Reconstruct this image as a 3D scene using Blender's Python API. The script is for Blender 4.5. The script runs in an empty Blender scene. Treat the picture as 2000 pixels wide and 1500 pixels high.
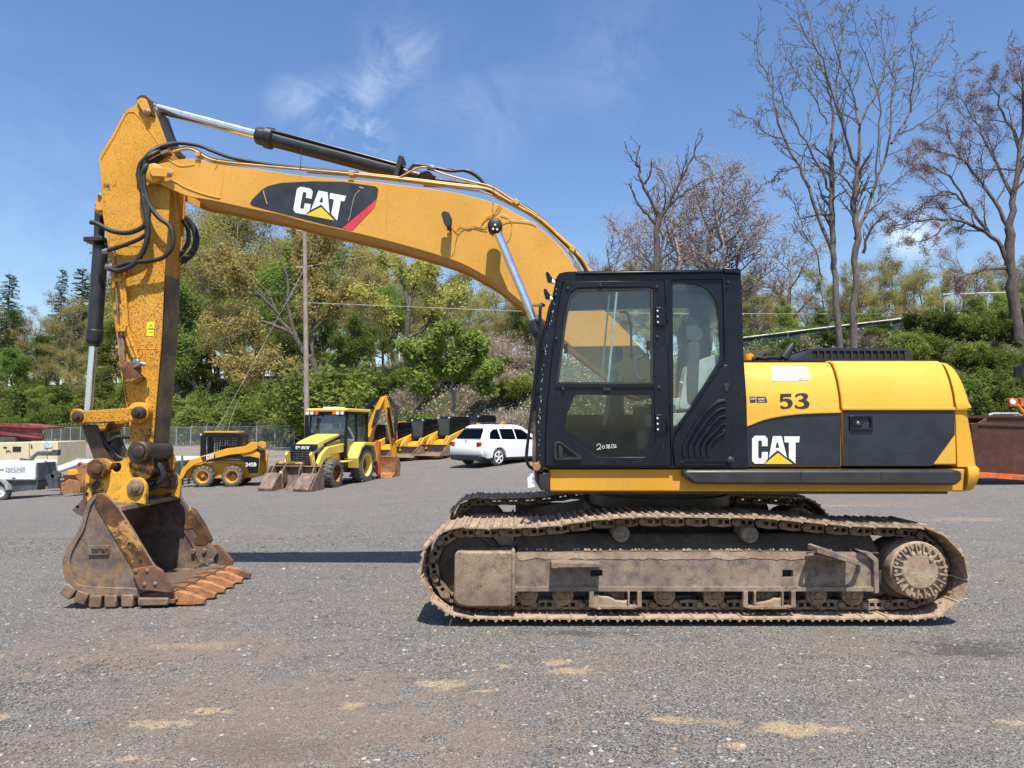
import bpy, bmesh, math, random
from mathutils import Vector, Matrix
from mathutils.geometry import tessellate_polygon
R = math.radians
sc = bpy.context.scene
COL = sc.collection
# ------------------------------------------------------------------ camera
F = 1400.0; CH = 1.65; TH = math.atan(85.0 / F)
cam = bpy.data.cameras.new('camera'); cam.lens = F / 2000 * 36; cam.sensor_width = 36
cam.clip_start = .05; cam.clip_end = 6000
co = bpy.data.objects.new('camera', cam); COL.objects.link(co)
co.location = (0, 0, CH); co.rotation_euler = (math.pi / 2 + TH, 0, 0); sc.camera = co
# ------------------------------------------------------------------ sky, sun, exposure
SD = Vector((-.07, .45, -1)).normalized()            # direction the light travels
EL = math.asin(-SD.z); AZ = math.atan2(-SD.x, -SD.y)  # clockwise from +Y
w = bpy.data.worlds.new('World'); sc.world = w; w.use_nodes = True
nt = w.node_tree; N = nt.nodes; L = nt.links
bg = N['Background']; bg.inputs[1].default_value = .115
sky = N.new('ShaderNodeTexSky'); sky.sky_type = 'NISHITA'; sky.sun_disc = False
sky.sun_elevation = EL; sky.sun_rotation = AZ; sky.air_density = 1.15; sky.dust_density = .8; sky.ozone_density = 3.0
tc = N.new('ShaderNodeTexCoord')
def wn(t, **k):
    n = N.new('ShaderNode' + t)
    for a, b in k.items(): setattr(n, a, b)
    return n
mp = wn('Mapping'); mp.inputs['Rotation'].default_value = (0, R(-28), 0); mp.inputs['Scale'].default_value = (3.2, 1.5, 4.5); mp.inputs['Location'].default_value = (.62, 0, .4)
L.new(tc.outputs['Generated'], mp.inputs[0])
ns = wn('TexNoise'); ns.inputs['Scale'].default_value = 2.6; ns.inputs['Detail'].default_value = 9; ns.inputs['Roughness'].default_value = .62; ns.inputs['Distortion'].default_value = .7
L.new(mp.outputs[0], ns.inputs[0])
rp = wn('ValToRGB'); rp.color_ramp.elements[0].position = .42; rp.color_ramp.elements[1].position = .80
L.new(ns.outputs[0], rp.inputs[0])
mix = wn('Mix', data_type='RGBA'); mix.inputs[7].default_value = (9.2, 10.0, 11.2, 1)
def cloudmask(px, py, rad, power):                    # a soft patch of cirrus round one direction
    d = Vector(((px - 1000) / F, math.cos(TH) - (750 - py) / F * math.sin(TH), math.sin(TH) + (750 - py) / F * math.cos(TH))).normalized()
    v = wn('VectorMath', operation='DISTANCE'); v.inputs[1].default_value = d
    nrm = wn('VectorMath', operation='NORMALIZE'); L.new(tc.outputs['Generated'], nrm.inputs[0]); L.new(nrm.outputs[0], v.inputs[0])
    m = wn('MapRange', interpolation_type='SMOOTHSTEP'); L.new(v.outputs['Value'], m.inputs[0])
    m.inputs[1].default_value = 0; m.inputs[2].default_value = rad; m.inputs[3].default_value = power; m.inputs[4].default_value = 0
    return m.outputs[0]
acc = None
for a in [(660, 225, .07, .36), (722, 270, .045, .5), (775, 90, .07, .32), (735, 165, .05, .25), (575, 205, .05, .28), (1190, 110, .13, .10), (1780, 455, .05, .9), (860, 200, .15, .07), (1000, 230, .10, .08), (60, 480, .35, .07)]:
    m = cloudmask(*a)
    if acc is None: acc = m
    else:
        ad = wn('Math', operation='ADD'); L.new(acc, ad.inputs[0]); L.new(m, ad.inputs[1]); acc = ad.outputs[0]
mu = wn('Math', operation='MULTIPLY', use_clamp=True); L.new(acc, mu.inputs[0]); L.new(rp.outputs[0], mu.inputs[1])
L.new(mu.outputs[0], mix.inputs[0]); hs = wn('HueSaturation'); hs.inputs['Hue'].default_value = .507; hs.inputs['Saturation'].default_value = 1.15; L.new(sky.outputs[0], hs.inputs['Color']); L.new(hs.outputs[0], mix.inputs[6]); L.new(mix.outputs[2], bg.inputs[0])
sl = bpy.data.lights.new('sun', 'SUN'); sl.energy = 4.9; sl.angle = R(.5); sl.color = (1, .94, .84)
so = bpy.data.objects.new('sun', sl); COL.objects.link(so); so.rotation_euler = SD.to_track_quat('-Z', 'Y').to_euler(); so.location = (0, -5, 20)
sc.view_settings.view_transform = 'Standard'; sc.view_settings.look = 'None'; sc.view_settings.exposure = 0.6; sc.view_settings.gamma = 1
sc.render.engine = 'CYCLES'; sc.cycles.max_bounces = 6; sc.cycles.transparent_max_bounces = 12; sc.cycles.diffuse_bounces = 3
sc.cycles.glossy_bounces = 3; sc.cycles.caustics_reflective = False; sc.cycles.caustics_refractive = False
# ------------------------------------------------------------------ geometry helpers
def P(u, v, Y):                                      # the point of the plane y=Y seen at that spot of the photograph
    r = (u - 1000) / F; up = (750 - v) / F
    t = Y / (math.cos(TH) - up * math.sin(TH))
    return Vector((r * t, Y, CH + (math.sin(TH) + up * math.cos(TH)) * t))
def PX(pts, Y): return [(lambda p: (p.x, p.z))(P(u, v, Y)) for u, v in pts]
def cr(pts, n=6, closed=False):                      # Catmull-Rom through points
    pts = [Vector(p) for p in pts]; m = len(pts); out = []
    rng = range(m if closed else m - 1)
    for i in rng:
        if closed: a, b, c, d = pts[(i - 1) % m], pts[i], pts[(i + 1) % m], pts[(i + 2) % m]
        else: a, b, c, d = pts[max(i - 1, 0)], pts[i], pts[i + 1], pts[min(i + 2, m - 1)]
        for k in range(n):
            t = k / n
            out.append(.5 * ((2 * b) + (c - a) * t + (2 * a - 5 * b + 4 * c - d) * t * t + (3 * b - 3 * c + d - a) * t ** 3))
    if not closed: out.append(pts[-1])
    return out
def circ(cx, cz, r, n=24, a0=0, a1=360):
    full = abs(a1 - a0) >= 360
    return [(cx + r * math.cos(R(a0 + (a1 - a0) * k / (n if full else n - 1))), cz + r * math.sin(R(a0 + (a1 - a0) * k / (n if full else n - 1)))) for k in range(n)]
def rnd(poly, r, n=4):                               # round the corners of a polygon
    out = []; m = len(poly)
    for i in range(m):
        a, b, c = Vector(poly[i - 1]), Vector(poly[i]), Vector(poly[(i + 1) % m])
        d1, d2 = (a - b), (c - b); rr = min(r, d1.length * .45, d2.length * .45)
        p, q = b + d1.normalized() * rr, b + d2.normalized() * rr
        for k in range(n + 1):
            t = k / n; out.append(tuple((1 - t) ** 2 * p + 2 * t * (1 - t) * b + t * t * q))
    return out
class MB:
    def __init__(s): s.v = []; s.f = []; s.m = []; s.cm = 0
    def mat(s, i): s.cm = i; return s
    def add(s, vs, fs):
        o = len(s.v); s.v += [tuple(x) for x in vs]; s.f += [tuple(i + o for i in f) for f in fs]; s.m += [s.cm] * len(fs); return s
    def ext(s, poly, a, b, holes=(), axis='Y'):      # polygon with holes, extruded a..b along an axis
        loops = [list(map(tuple, poly))] + [list(map(tuple, h)) for h in holes]
        def to3(p, t): return {'Y': (p[0], t, p[1]), 'X': (t, p[0], p[1]), 'Z': (p[0], p[1], t)}[axis]
        flat = [p for l in loops for p in l]; n = len(flat)
        vs = [to3(p, a) for p in flat] + [to3(p, b) for p in flat]; fs = []
        if len(loops) == 1: fs += [tuple(range(n)), tuple(range(2 * n - 1, n - 1, -1))]
        else:
            for t in tessellate_polygon([[Vector((p[0], p[1], 0)) for p in l] for l in loops]):
                fs += [tuple(t), tuple(i + n for i in reversed(t))]
        o = 0
        for l in loops:
            k = len(l)
            for i in range(k): fs.append((o + i, o + (i + 1) % k, n + o + (i + 1) % k, n + o + i))
            o += k
        return s.add(vs, fs)
    def px(s, poly, a, b, holes=(), ref=None): 
        ref = a if ref is None else ref
        return s.ext(PX(poly, ref), a, b, [PX(h, ref) for h in holes])
    def sheet(s, poly, y, holes=()):
        if holes:
            loops = [list(poly)] + [list(h) for h in holes]; flat = [p for l in loops for p in l]
            return s.add([(p[0], y, p[1]) for p in flat], [tuple(t) for t in tessellate_polygon([[Vector((p[0], p[1], 0)) for p in l] for l in loops])])
        return s.add([(p[0], y, p[1]) for p in poly], [tuple(range(len(poly)))])
    def box(s, c, d, rz=0, ry=0, rx=0):
        M = Matrix.Translation(c) @ Matrix.Rotation(rz, 4, 'Z') @ Matrix.Rotation(ry, 4, 'Y') @ Matrix.Rotation(rx, 4, 'X')
        vs = [M @ Vector((x * d[0] / 2, y * d[1] / 2, z * d[2] / 2)) for x in (-1, 1) for y in (-1, 1) for z in (-1, 1)]
        return s.add(vs, [(0, 1, 3, 2), (4, 6, 7, 5), (0, 4, 5, 1), (2, 3, 7, 6), (0, 2, 6, 4), (1, 5, 7, 3)])
    def bx(s, x0, x1, y0, y1, z0, z1): return s.box(((x0 + x1) / 2, (y0 + y1) / 2, (z0 + z1) / 2), (x1 - x0, y1 - y0, z1 - z0))
    def tube(s, pts, r, n=8, cap=True, smooth=0):
        pts = [Vector(p) for p in pts]
        if smooth: 
            if not isinstance(r, (int, float)): 
                rr = cr([(a, 0) for a in r], smooth); r = [a[0] for a in rr]
            pts = cr(pts, smooth)
        if isinstance(r, (int, float)): r = [r] * len(pts)
        vs = []; fs = []; up = None
        for i, p in enumerate(pts):
            t = (pts[min(i + 1, len(pts) - 1)] - pts[max(i - 1, 0)])
            t = t.normalized() if t.length > 1e-9 else Vector((0, 0, 1))
            if up is None: up = t.orthogonal().normalized()
            up = (up - t * up.dot(t)); up = up.normalized() if up.length > 1e-6 else t.orthogonal().normalized()
            b = t.cross(up)
            for k in range(n):
                a = 2 * math.pi * k / n; vs.append(p + (up * math.cos(a) + b * math.sin(a)) * r[i])
        for i in range(len(pts) - 1):
            for k in range(n): fs.append((i * n + k, i * n + (k + 1) % n, (i + 1) * n + (k + 1) % n, (i + 1) * n + k))
        if cap: fs += [tuple(range(n - 1, -1, -1)), tuple(range((len(pts) - 1) * n, len(pts) * n))]
        return s.add(vs, fs)
    def cyl(s, p, q, r, n=20, r2=None): return s.tube([p, q], [r, r if r2 is None else r2], n)
    def lathe(s, c, axis, prof, n=24, cap=True):               # prof: (distance along axis, radius)
        ax = Vector(axis).normalized(); up = ax.orthogonal().normalized(); b = ax.cross(up); c = Vector(c)
        vs = []; fs = []
        for h, r in prof:
            for k in range(n):
                a = 2 * math.pi * k / n; vs.append(c + ax * h + (up * math.cos(a) + b * math.sin(a)) * max(r, 1e-4))
        for i in range(len(prof) - 1):
            for k in range(n): fs.append((i * n + k, i * n + (k + 1) % n, (i + 1) * n + (k + 1) % n, (i + 1) * n + k))
        if cap: fs += [tuple(range(n - 1, -1, -1)), tuple(range((len(prof) - 1) * n, len(prof) * n))]
        return s.add(vs, fs)
    def loft(s, rings, cap=True):
        n = len(rings[0]); vs = [p for r in rings for p in r]; fs = []
        for i in range(len(rings) - 1):
            for k in range(n): fs.append((i * n + k, i * n + (k + 1) % n, (i + 1) * n + (k + 1) % n, (i + 1) * n + k))
        if cap: fs += [tuple(range(n - 1, -1, -1)), tuple(range((len(rings) - 1) * n, len(rings) * n))]
        return s.add(vs, fs)
    def text(s, txt, fn, size=1.0, off=0.0):         # lettering as flat faces, each point placed by fn(x, y)
        cu = bpy.data.curves.new('lettering', 'FONT'); cu.body = txt; cu.size = size; cu.offset = off; cu.resolution_u = 3; cu.fill_mode = 'FRONT'
        o = bpy.data.objects.new('lettering', cu); COL.objects.link(o); bpy.context.view_layer.update()
        me = bpy.data.meshes.new_from_object(o.evaluated_get(bpy.context.evaluated_depsgraph_get()))
        s.add([fn(v.co.x, v.co.y) for v in me.vertices], [tuple(p.vertices) for p in me.polygons])
        bpy.data.objects.remove(o); bpy.data.curves.remove(cu); bpy.data.meshes.remove(me); return s
    def build(s, name, mats, parent=None, bev=0, smooth=40, label=None, recalc=True, **k):
        me = bpy.data.meshes.new(name); o0 = ORG.get(parent.name, Vector()) if parent else Vector()
        vs = s.v if o0.length == 0 else [(x - o0.x, y - o0.y, z - o0.z) for x, y, z in s.v]
        me.from_pydata(vs, [], s.f)
        if not isinstance(mats, (list, tuple)): mats = [mats]
        for m in mats: me.materials.append(m)
        me.polygons.foreach_set('material_index', [min(i, len(mats) - 1) for i in s.m])
        if recalc:
            bm = bmesh.new(); bm.from_mesh(me); bmesh.ops.recalc_face_normals(bm, faces=bm.faces); bm.to_mesh(me); bm.free()
        if smooth:
            me.polygons.foreach_set('use_smooth', [True] * len(me.polygons)); me.set_sharp_from_angle(angle=R(smooth))
        o = bpy.data.objects.new(name, me); COL.objects.link(o)
        if bev:
            b = o.modifiers.new('bevel', 'BEVEL'); b.width = bev; b.segments = 2; b.limit_method = 'ANGLE'; b.angle_limit = R(35); b.harden_normals = False
        if parent: o.parent = parent; ORG[o.name] = o0
        if label: o['label'] = label
        for a, b in k.items(): o[a] = b
        return o
ORG = {}
def thing(name, label, cat, loc=(0, 0, 0), group=None):
    o = bpy.data.objects.new(name, None); COL.objects.link(o); o.location = loc; o.empty_display_size = .2
    o['label'] = label; o['category'] = cat
    if group: o['group'] = group
    ORG[o.name] = Vector(loc); return o
def place(root, loc, rz=0, s=1.0):
    root.location = loc; root.rotation_euler = (0, 0, rz); root.scale = (s, s, s); return root
KIDS = {}
def copy_tree(o, parent=None, off=None):
    c = o.copy(); COL.objects.link(c); c.parent = parent
    if off is not None: c.location = c.location + Vector(off)
    for ch in list(o.children): copy_tree(ch, c)
    ORG[c.name] = ORG.get(o.name, Vector()); return c
# ------------------------------------------------------------------ materials
class NT:
    def __init__(s, name):
        s.m = bpy.data.materials.new(name); s.m.use_nodes = True; s.t = s.m.node_tree; s.b = s.t.nodes['Principled BSDF']; s.out = s.t.nodes['Material Output']
        s.tc = s.t.nodes.new('ShaderNodeTexCoord')
    def n(s, t, **k):
        x = s.t.nodes.new('ShaderNode' + t)
        for a, b in k.items(): setattr(x, a, b)
        return x
    def l(s, a, b): s.t.links.new(a, b)
    def noise(s, scale, detail=4, rough=.55, dist=0, coord='Object', stretch=None):
        x = s.n('TexNoise'); x.inputs['Scale'].default_value = scale; x.inputs['Detail'].default_value = detail; x.inputs['Roughness'].default_value = rough; x.inputs['Distortion'].default_value = dist
        src = s.tc.outputs[coord]
        if stretch:
            m = s.n('Mapping'); m.inputs['Scale'].default_value = stretch; s.l(src, m.inputs[0]); src = m.outputs[0]
        s.l(src, x.inputs[0]); return x.outputs[0]
    def ramp(s, src, a, b, lo=0., hi=1.):
        x = s.n('MapRange', interpolation_type='SMOOTHSTEP'); s.l(src, x.inputs[0])
        for i, v in enumerate((a, b, lo, hi)): x.inputs[i + 1].default_value = v
        return x.outputs[0]
    def mul(s, a, b, op='MULTIPLY'):
        x = s.n('Math', operation=op)
        for i, q in enumerate((a, b)):
            if isinstance(q, (int, float)): x.inputs[i].default_value = q
            else: s.l(q, x.inputs[i])
        return x.outputs[0]
    def mix(s, f, a, b):
        x = s.n('Mix', data_type='RGBA')
        for i, q in ((0, f), (6, a), (7, b)):
            if isinstance(q, (int, float)): x.inputs[i].default_value = q
            elif isinstance(q, tuple): x.inputs[i].default_value = q + (1,) * (4 - len(q))
            else: s.l(q, x.inputs[i])
        return x.outputs[2]
    def col(s, c): 
        if isinstance(c, tuple): s.b.inputs['Base Color'].default_value = c + (1,)
        else: s.l(c, s.b.inputs['Base Color'])
        return s
    def rough(s, r):
        if isinstance(r, (int, float)): s.b.inputs['Roughness'].default_value = r
        else: s.l(r, s.b.inputs['Roughness'])
        return s
    def bump(s, h, strength=.3, dist=.01):
        x = s.n('Bump'); x.inputs['Strength'].default_value = strength; x.inputs['Distance'].default_value = dist
        s.l(h, x.inputs['Height']); s.l(x.outputs[0], s.b.inputs['Normal']); return s
def flat(name, c, r=.5, metal=0., var=.25, vs=6., bump=0, dust=0, dustc=(.3, .26, .2)):
    t = NT(name); n = t.noise(vs, 5, .6)
    dark = tuple(x * (1 - var) for x in c); lite = tuple(min(1, x * (1 + var)) for x in c)
    cc = t.mix(t.ramp(n, .3, .7), dark, lite)
    if dust: cc = t.mix(t.mul(t.ramp(t.noise(3.1, 7, .7), .38, .75), dust), cc, dustc)
    t.col(cc).rough(t.ramp(n, .3, .7, max(.04, r * .85), min(1, r * 1.15))); t.b.inputs['Metallic'].default_value = metal
    if bump: t.bump(t.noise(vs * 12, 4), bump, .004)
    return t.m
def yellow(name, base, spot=.0, spotc=(.10, .045, .015), spotscale=62, fade=.15, rust=0., grime=.12, r=.42, streak=0., zg=None):
    t = NT(name)
    c = t.mix(t.ramp(t.noise(1.3, 5, .6), .3, .72), tuple(x * (1 - fade) for x in base), tuple(min(1, x * (1 + fade * .6) + .015) for x in base))
    if grime:   # brownish dirt in soft patches and vertical runs
        c = t.mix(t.mul(t.ramp(t.noise(2.6, 8, .68), .47, .8), grime * 2.2), c, (.26, .15, .05))
        c = t.mix(t.mul(t.ramp(t.noise(3., 6, .7, stretch=(6, 6, .5)), .5, .85), grime * 1.6), c, (.30, .17, .06))
    sp = None
    if spot:
        f = t.ramp(t.noise(spotscale, 3, .7), .63 - .11 * spot, .67 - .11 * spot)
        f = t.mul(f, t.ramp(t.noise(2.2, 4), .28, .5, .45, 1.))
        if zg:
            sz = t.n('SeparateXYZ'); t.l(t.tc.outputs['Object'], sz.inputs[0]); f = t.mul(f, t.ramp(sz.outputs[2], zg[1], zg[0], 1., .38))
        c = t.mix(f, c, spotc)
        f2 = t.ramp(t.noise(spotscale * .35, 5, .75), .66 - .06 * spot, .70 - .06 * spot)
        c = t.mix(t.mul(f2, .8), c, (.16, .07, .02)); sp = f
    if rust:
        f = t.ramp(t.noise(2.4, 9, .72, .4), .60 - .22 * rust, .66 - .22 * rust)
        c = t.mix(f, c, t.mix(t.ramp(t.noise(9, 6, .7), .3, .7), (.045, .028, .02), (.17, .075, .03)))
    t.b.inputs['Specular IOR Level'].default_value = .3
    scr = t.ramp(t.noise(5, 10, .8, stretch=(1, 1, 7)), .74, .77)
    c = t.mix(t.mul(scr, .5), c, (.12, .07, .03))
    t.col(c).rough(t.ramp(t.noise(4, 4), .3, .7, r - .06, r + .16)); t.bump(t.mul(t.noise(90, 4, .6), t.mul(t.noise(2.2, 3, .5), 9.), 'ADD'), .10, .0022)
    return t.m
M = {}
M['boom'] = yellow('faded_yellow_paint', (.65, .33, .048), spot=.12, spotc=(.24, .11, .03), spotscale=85, fade=.10, grime=.09, r=.5, zg=None)
M['arm'] = yellow('speckled_yellow_paint', (.67, .32, .028), spot=.95, spotc=(.17, .075, .02), spotscale=80, fade=.12, rust=.02, grime=.2, r=.5, zg=(4.6, 2.9))
M['armt'] = yellow('flecked_yellow_paint', (.66, .31, .03), spot=.3, spotc=(.17, .075, .02), fade=.12, grime=.2, r=.5, spotscale=50)
M['panel'] = yellow('clean_yellow_paint', (.70, .39, .045), spot=-.35, fade=.09, grime=.11, r=.36)
M['cw'] = yellow('scuffed_yellow_paint', (.72, .385, .03), spot=-.3, fade=.10, grime=.12, r=.5)
M['beam'] = yellow('dusty_yellow_paint', (.62, .30, .02), spot=-.4, fade=.12, grime=.2, r=.45)
M['coup'] = yellow('chipped_yellow_paint', (.74, .39, .03), spot=.15, rust=.36, grime=.4, r=.5)
M['tan'] = yellow('worn_yellow_brown_paint', (.50, .27, .07), spot=.2, rust=.95, grime=.5, r=.6)
M['bgy'] = yellow('machine_yellow', (.70, .34, .02), spot=.0, fade=.1, grime=.12, r=.45)
M['bgy2'] = yellow('pale_machine_yellow', (.74, .52, .10), spot=.0, fade=.1, grime=.15, r=.45)
M['pipe'] = flat('yellow_tube_paint', (.60, .31, .04), .45, 0, .2, 9, dust=.2)
M['blk'] = flat('black_paint', (.0065, .008, .0135), .30, 0, .3, 5, bump=.03, dust=.04, dustc=(.07, .07, .07))
M['blk'].node_tree.nodes['Principled BSDF'].inputs['Specular IOR Level'].default_value = .32
M['blkdk'] = flat('dark_blue_black_panel', (.018, .021, .029), .36, 0, .25, 4, dust=.06, dustc=(.12, .12, .13))
M['cyl'] = flat('black_cylinder_paint', (.022, .023, .026), .42, 0, .3, 8, bump=.05, dust=.25, dustc=(.07, .06, .05))
M['rub'] = flat('black_rubber', (.016, .016, .017), .55, 0, .3, 12, bump=.1, dust=.2, dustc=(.09, .08, .07))
M['bump'] = flat('black_plastic_step', (.024, .024, .026), .42, 0, .25, 5, bump=.1, dust=.15, dustc=(.1, .095, .085))
M['chrome'] = flat('chrome_rod', (.80, .81, .84), .24, 1., .06, 14)
M['steel'] = flat('bare_steel', (.34, .33, .31), .38, .8, .25, 20)
M['armlow'] = flat('dusty_worn_arm_face', (.14, .10, .055), .6, 0, .5, 3, bump=.15, dust=.8, dustc=(.36, .22, .08))
M['greasy'] = flat('greasy_dark_steel', (.045, .033, .025), .42, .2, .5, 7, bump=.2, dust=.45, dustc=(.15, .075, .035))
M['armside'] = flat('oily_worn_paint', (.085, .058, .034), .5, 0, .5, 3, bump=.15, dust=.6, dustc=(.34, .19, .055))
M['white'] = flat('white_paint', (.78, .78, .76), .45, 0, .06, 5)
M['decalb'] = flat('black_decal', (.022, .024, .030), .38, 0, .25, 6, dust=.12, dustc=(.16, .14, .11))
M['red'] = flat('red_decal', (.62, .03, .05), .45, 0, .12, 6, dust=.2, dustc=(.6, .28, .1))
M['ylogo'] = flat('yellow_decal', (.80, .52, .03), .45, 0, .08, 6)
M['dark'] = flat('dark_interior', (.012, .012, .013), .7, 0, .3, 5)
M['amber'] = flat('amber_plastic', (.85, .30, .01), .3, 0, .05, 5)
M['seat'] = flat('grey_seat_fabric', (.52, .52, .51), .85, 0, .12, 14, bump=.2)
M['seatd'] = flat('dark_seat_fabric', (.06, .065, .07), .85, 0, .2, 14, bump=.2)
M['ledglass'] = flat('lamp_lens', (.75, .77, .78), .12, .2, .05, 5)
def earthy(name, a, b, c, spot, r=.88, rust=None, bm=.5, rf=.35, sc1=2.2):
    t = NT(name); n1 = t.noise(sc1, 9, .68, .3); n2 = t.noise(11, 8, .72); n3 = t.noise(60, 5, .7)
    k = t.mix(t.ramp(n1, .33, .68), a, b); k = t.mix(t.ramp(n2, .42, .72), k, c)
    if rust: k = t.mix(t.mul(t.ramp(t.noise(3.3, 7, .7), .5, .66), rf), k, rust)
    k = t.mix(t.mul(t.ramp(n3, .55, .68), .7), k, spot)
    t.col(k).rough(r).bump(t.mul(n2, t.mul(n3, .5), 'ADD'), bm, .012); return t.m
M['mud'] = earthy('dried_tan_mud', (.22, .16, .108), (.35, .265, .182), (.13, .09, .06), (.07, .05, .037), rust=(.22, .10, .05), rf=.5)
M['mudl'] = earthy('sunbaked_mud_on_steel', (.31, .225, .152), (.43, .335, .235), (.20, .137, .09), (.10, .072, .052), rust=(.30, .135, .07), rf=.55, bm=.6)
M['mudd'] = earthy('dark_muddy_or_shaded_steel', (.062, .046, .034), (.12, .088, .062), (.045, .034, .026), (.03, .022, .016))  # dark mud; on the upper frame plate it paints shade instead
M['frame'] = earthy('scraped_muddy_frame', (.19, .142, .105), (.33, .25, .172), (.08, .066, .062), (.11, .075, .05), rust=(.135, .108, .105), rf=.85, bm=.3, sc1=1.6)
M['rust'] = earthy('orange_rusty_steel', (.31, .12, .042), (.46, .22, .085), (.17, .08, .042), (.09, .05, .03), r=.75, rust=(.075, .045, .03), bm=.4, rf=.85, sc1=4)
M['bucket'] = earthy('brown_worn_bucket_steel', (.088, .062, .052), (.23, .17, .135), (.12, .074, .054), (.04, .03, .025), r=.62, rust=(.40, .21, .045), bm=.22, rf=.55, sc1=3.4)
M['bucketin'] = earthy('dark_bucket_inside', (.085, .06, .045), (.14, .10, .07), (.11, .062, .04), (.03, .024, .02), r=.7, bm=.3)
M['worn'] = earthy('scuffed_wear_block', (.17, .115, .075), (.29, .21, .14), (.12, .065, .04), (.09, .06, .04), r=.75, rust=(.28, .12, .05), bm=.6)
def glassm(name, tint, ref=.08, dirt=.06, dc=(.6, .66, .64)):
    t = NT(name); t.t.nodes.remove(t.b)
    tr = t.n('BsdfTransparent'); tr.inputs[0].default_value = tint + (1,)
    gl = t.n('BsdfGlossy'); gl.inputs['Roughness'].default_value = .03; gl.inputs[0].default_value = (.9, .95, .95, 1)
    lw = t.n('LayerWeight'); lw.inputs[0].default_value = .5; fr = t.mul(t.mul(t.mul(lw.outputs['Facing'], 4., 'POWER'), .6), ref, 'ADD')
    m1 = t.n('MixShader'); t.l(fr, m1.inputs[0]); t.l(tr.outputs[0], m1.inputs[1]); t.l(gl.outputs[0], m1.inputs[2])
    df = t.n('BsdfDiffuse'); df.inputs[0].default_value = dc + (1,)
    m2 = t.n('MixShader'); t.l(t.ramp(t.noise(2.5, 6, .7), .25, .8, dirt * .5, dirt * 1.8), m2.inputs[0]); t.l(m1.outputs[0], m2.inputs[1]); t.l(df.outputs[0], m2.inputs[2])
    t.l(m2.outputs[0], t.out.inputs[0]); return t.m
M['glass'] = glassm('green_tinted_glass', (.88, .94, .92), .04, .02)
M['glassd'] = glassm('smoked_glass', (.66, .72, .68), .03, .008)
M['glassbg'] = glassm('dusty_dark_glass', (.22, .30, .32), .12, .12, (.35, .42, .44))
M['carglass'] = glassm('tinted_car_glass', (.03, .035, .04), .014, .004, (.05, .05, .055))
# ------------------------------------------------------------------ ground, hillside
from mathutils import noise as NZ
def sm(x, a, b):
    t = max(0., min(1., (x - a) / (b - a))); return t * t * (3 - 2 * t)
GT = [(-400, -1.6), (-40, -1.6), (-24, -1.15), (-18, -.9), (-12, -.44), (-6, -.42), (-4, -.28), (-1, -.05), (0, 0), (400, 0)]
def gtab(x):
    for (a, p), (c_, q) in zip(GT, GT[1:]):
        if x <= c_: return p + (q - p) * max(0, (x - a) / (c_ - a))
    return 0
def gz(x, y):
    z = gtab(x) * (.2 + .8 * sm(y, 9, 22)) * (1 - .72 * sm(y, 30, 56))
    z += .42 * sm(y, 28, 39) * sm(x, -10, -3)
    if x > 0: z += .012 * min(x, 30) * sm(y, 10, 25)
    return z
def G(u, v):                                         # the spot of the ground seen there
    up = (750 - v) / F; d = Vector(((u - 1000) / F, math.cos(TH) - up * math.sin(TH), math.sin(TH) + up * math.cos(TH)))
    t = -CH / d.z; return Vector((d.x * t, d.y * t, 0))
def lines(segs):
    out = []
    for a, b, st in segs:
        n = max(1, round((b - a) / st)); out += [a + (b - a) * i / n for i in range(n)]
    out.append(segs[-1][1]); return out
xs = lines([(-3000, -300, 450), (-300, -70, 23), (-70, -8, 1.6), (-8, 8, .4), (8, 60, 1.6), (60, 300, 24), (300, 3000, 450)])
ys = lines([(-600, -20, 145), (-20, 2, 4), (2, 11, .3), (11, 60, 1), (60, 130, 3.5), (130, 500, 40), (500, 5000, 500)])
b = MB(); nx = len(xs)
for y in ys:
    for x in xs: b.v.append((x, y, gz(x, y) + (.012 * NZ.noise(Vector((x * .9, y * .9, 0))) + .03 * NZ.noise(Vector((x * .13, y * .13, 4))) if y > 2 and (y < 5.4 or y > 10) else 0)))
for j in range(len(ys) - 1):
    for i in range(nx - 1): b.f.append((j * nx + i, j * nx + i + 1, (j + 1) * nx + i + 1, (j + 1) * nx + i)); b.m.append(0)
t = NT('gravel')
def vor(t, scale, coord='Object', feat='F1', out='Color', rnd_=1.):
    v = t.n('TexVoronoi', feature=feat); v.inputs['Scale'].default_value = scale; v.inputs['Randomness'].default_value = rnd_; t.l(t.tc.outputs[coord], v.inputs[0]); return v
v1 = vor(t, 88); v2 = vor(t, 42); v3 = vor(t, 170)
sep = t.n('SeparateColor'); t.l(v1.outputs['Color'], sep.inputs[0])
sep2 = t.n('SeparateColor'); t.l(v2.outputs['Color'], sep2.inputs[0]); sep3 = t.n('SeparateColor'); t.l(v3.outputs['Color'], sep3.inputs[0])
big = t.noise(.55, 6, .62); mid = t.noise(2.2, 7, .65)
stret = t.noise(1., 6, .6, stretch=(.25, 1.4, 1))
dk = t.mix(t.ramp(stret, .35, .65), (.038, .0375, .037), (.083, .081, .078))
c = t.mix(t.ramp(sep3.outputs[0], .1, .95), t.mix(.75, dk, (.012, .012, .012)), t.mix(.75, dk, (.34, .325, .30)))
c = t.mix(t.mul(t.ramp(sep.outputs[1], .45, 1), .7), c, (.27, .255, .235))
c = t.mix(t.mul(t.ramp(sep.outputs[2], .28, .05), .75), c, (.022, .021, .02))
c = t.mix(t.mul(t.ramp(t.noise(4.5, 6, .7, stretch=(.6, 1.3, 1)), .45, .7), .35), c, (.20, .185, .165))
c = t.mix(t.mul(t.ramp(t.noise(3.1, 6, .7, stretch=(.5, 1.5, 1)), .5, .72), .4), c, (.035, .033, .031))
c = t.mix(t.ramp(sep.outputs[0], .965, .975), c, t.mix(sep.outputs[2], (.26, .25, .22), (.50, .47, .42)))
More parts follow.
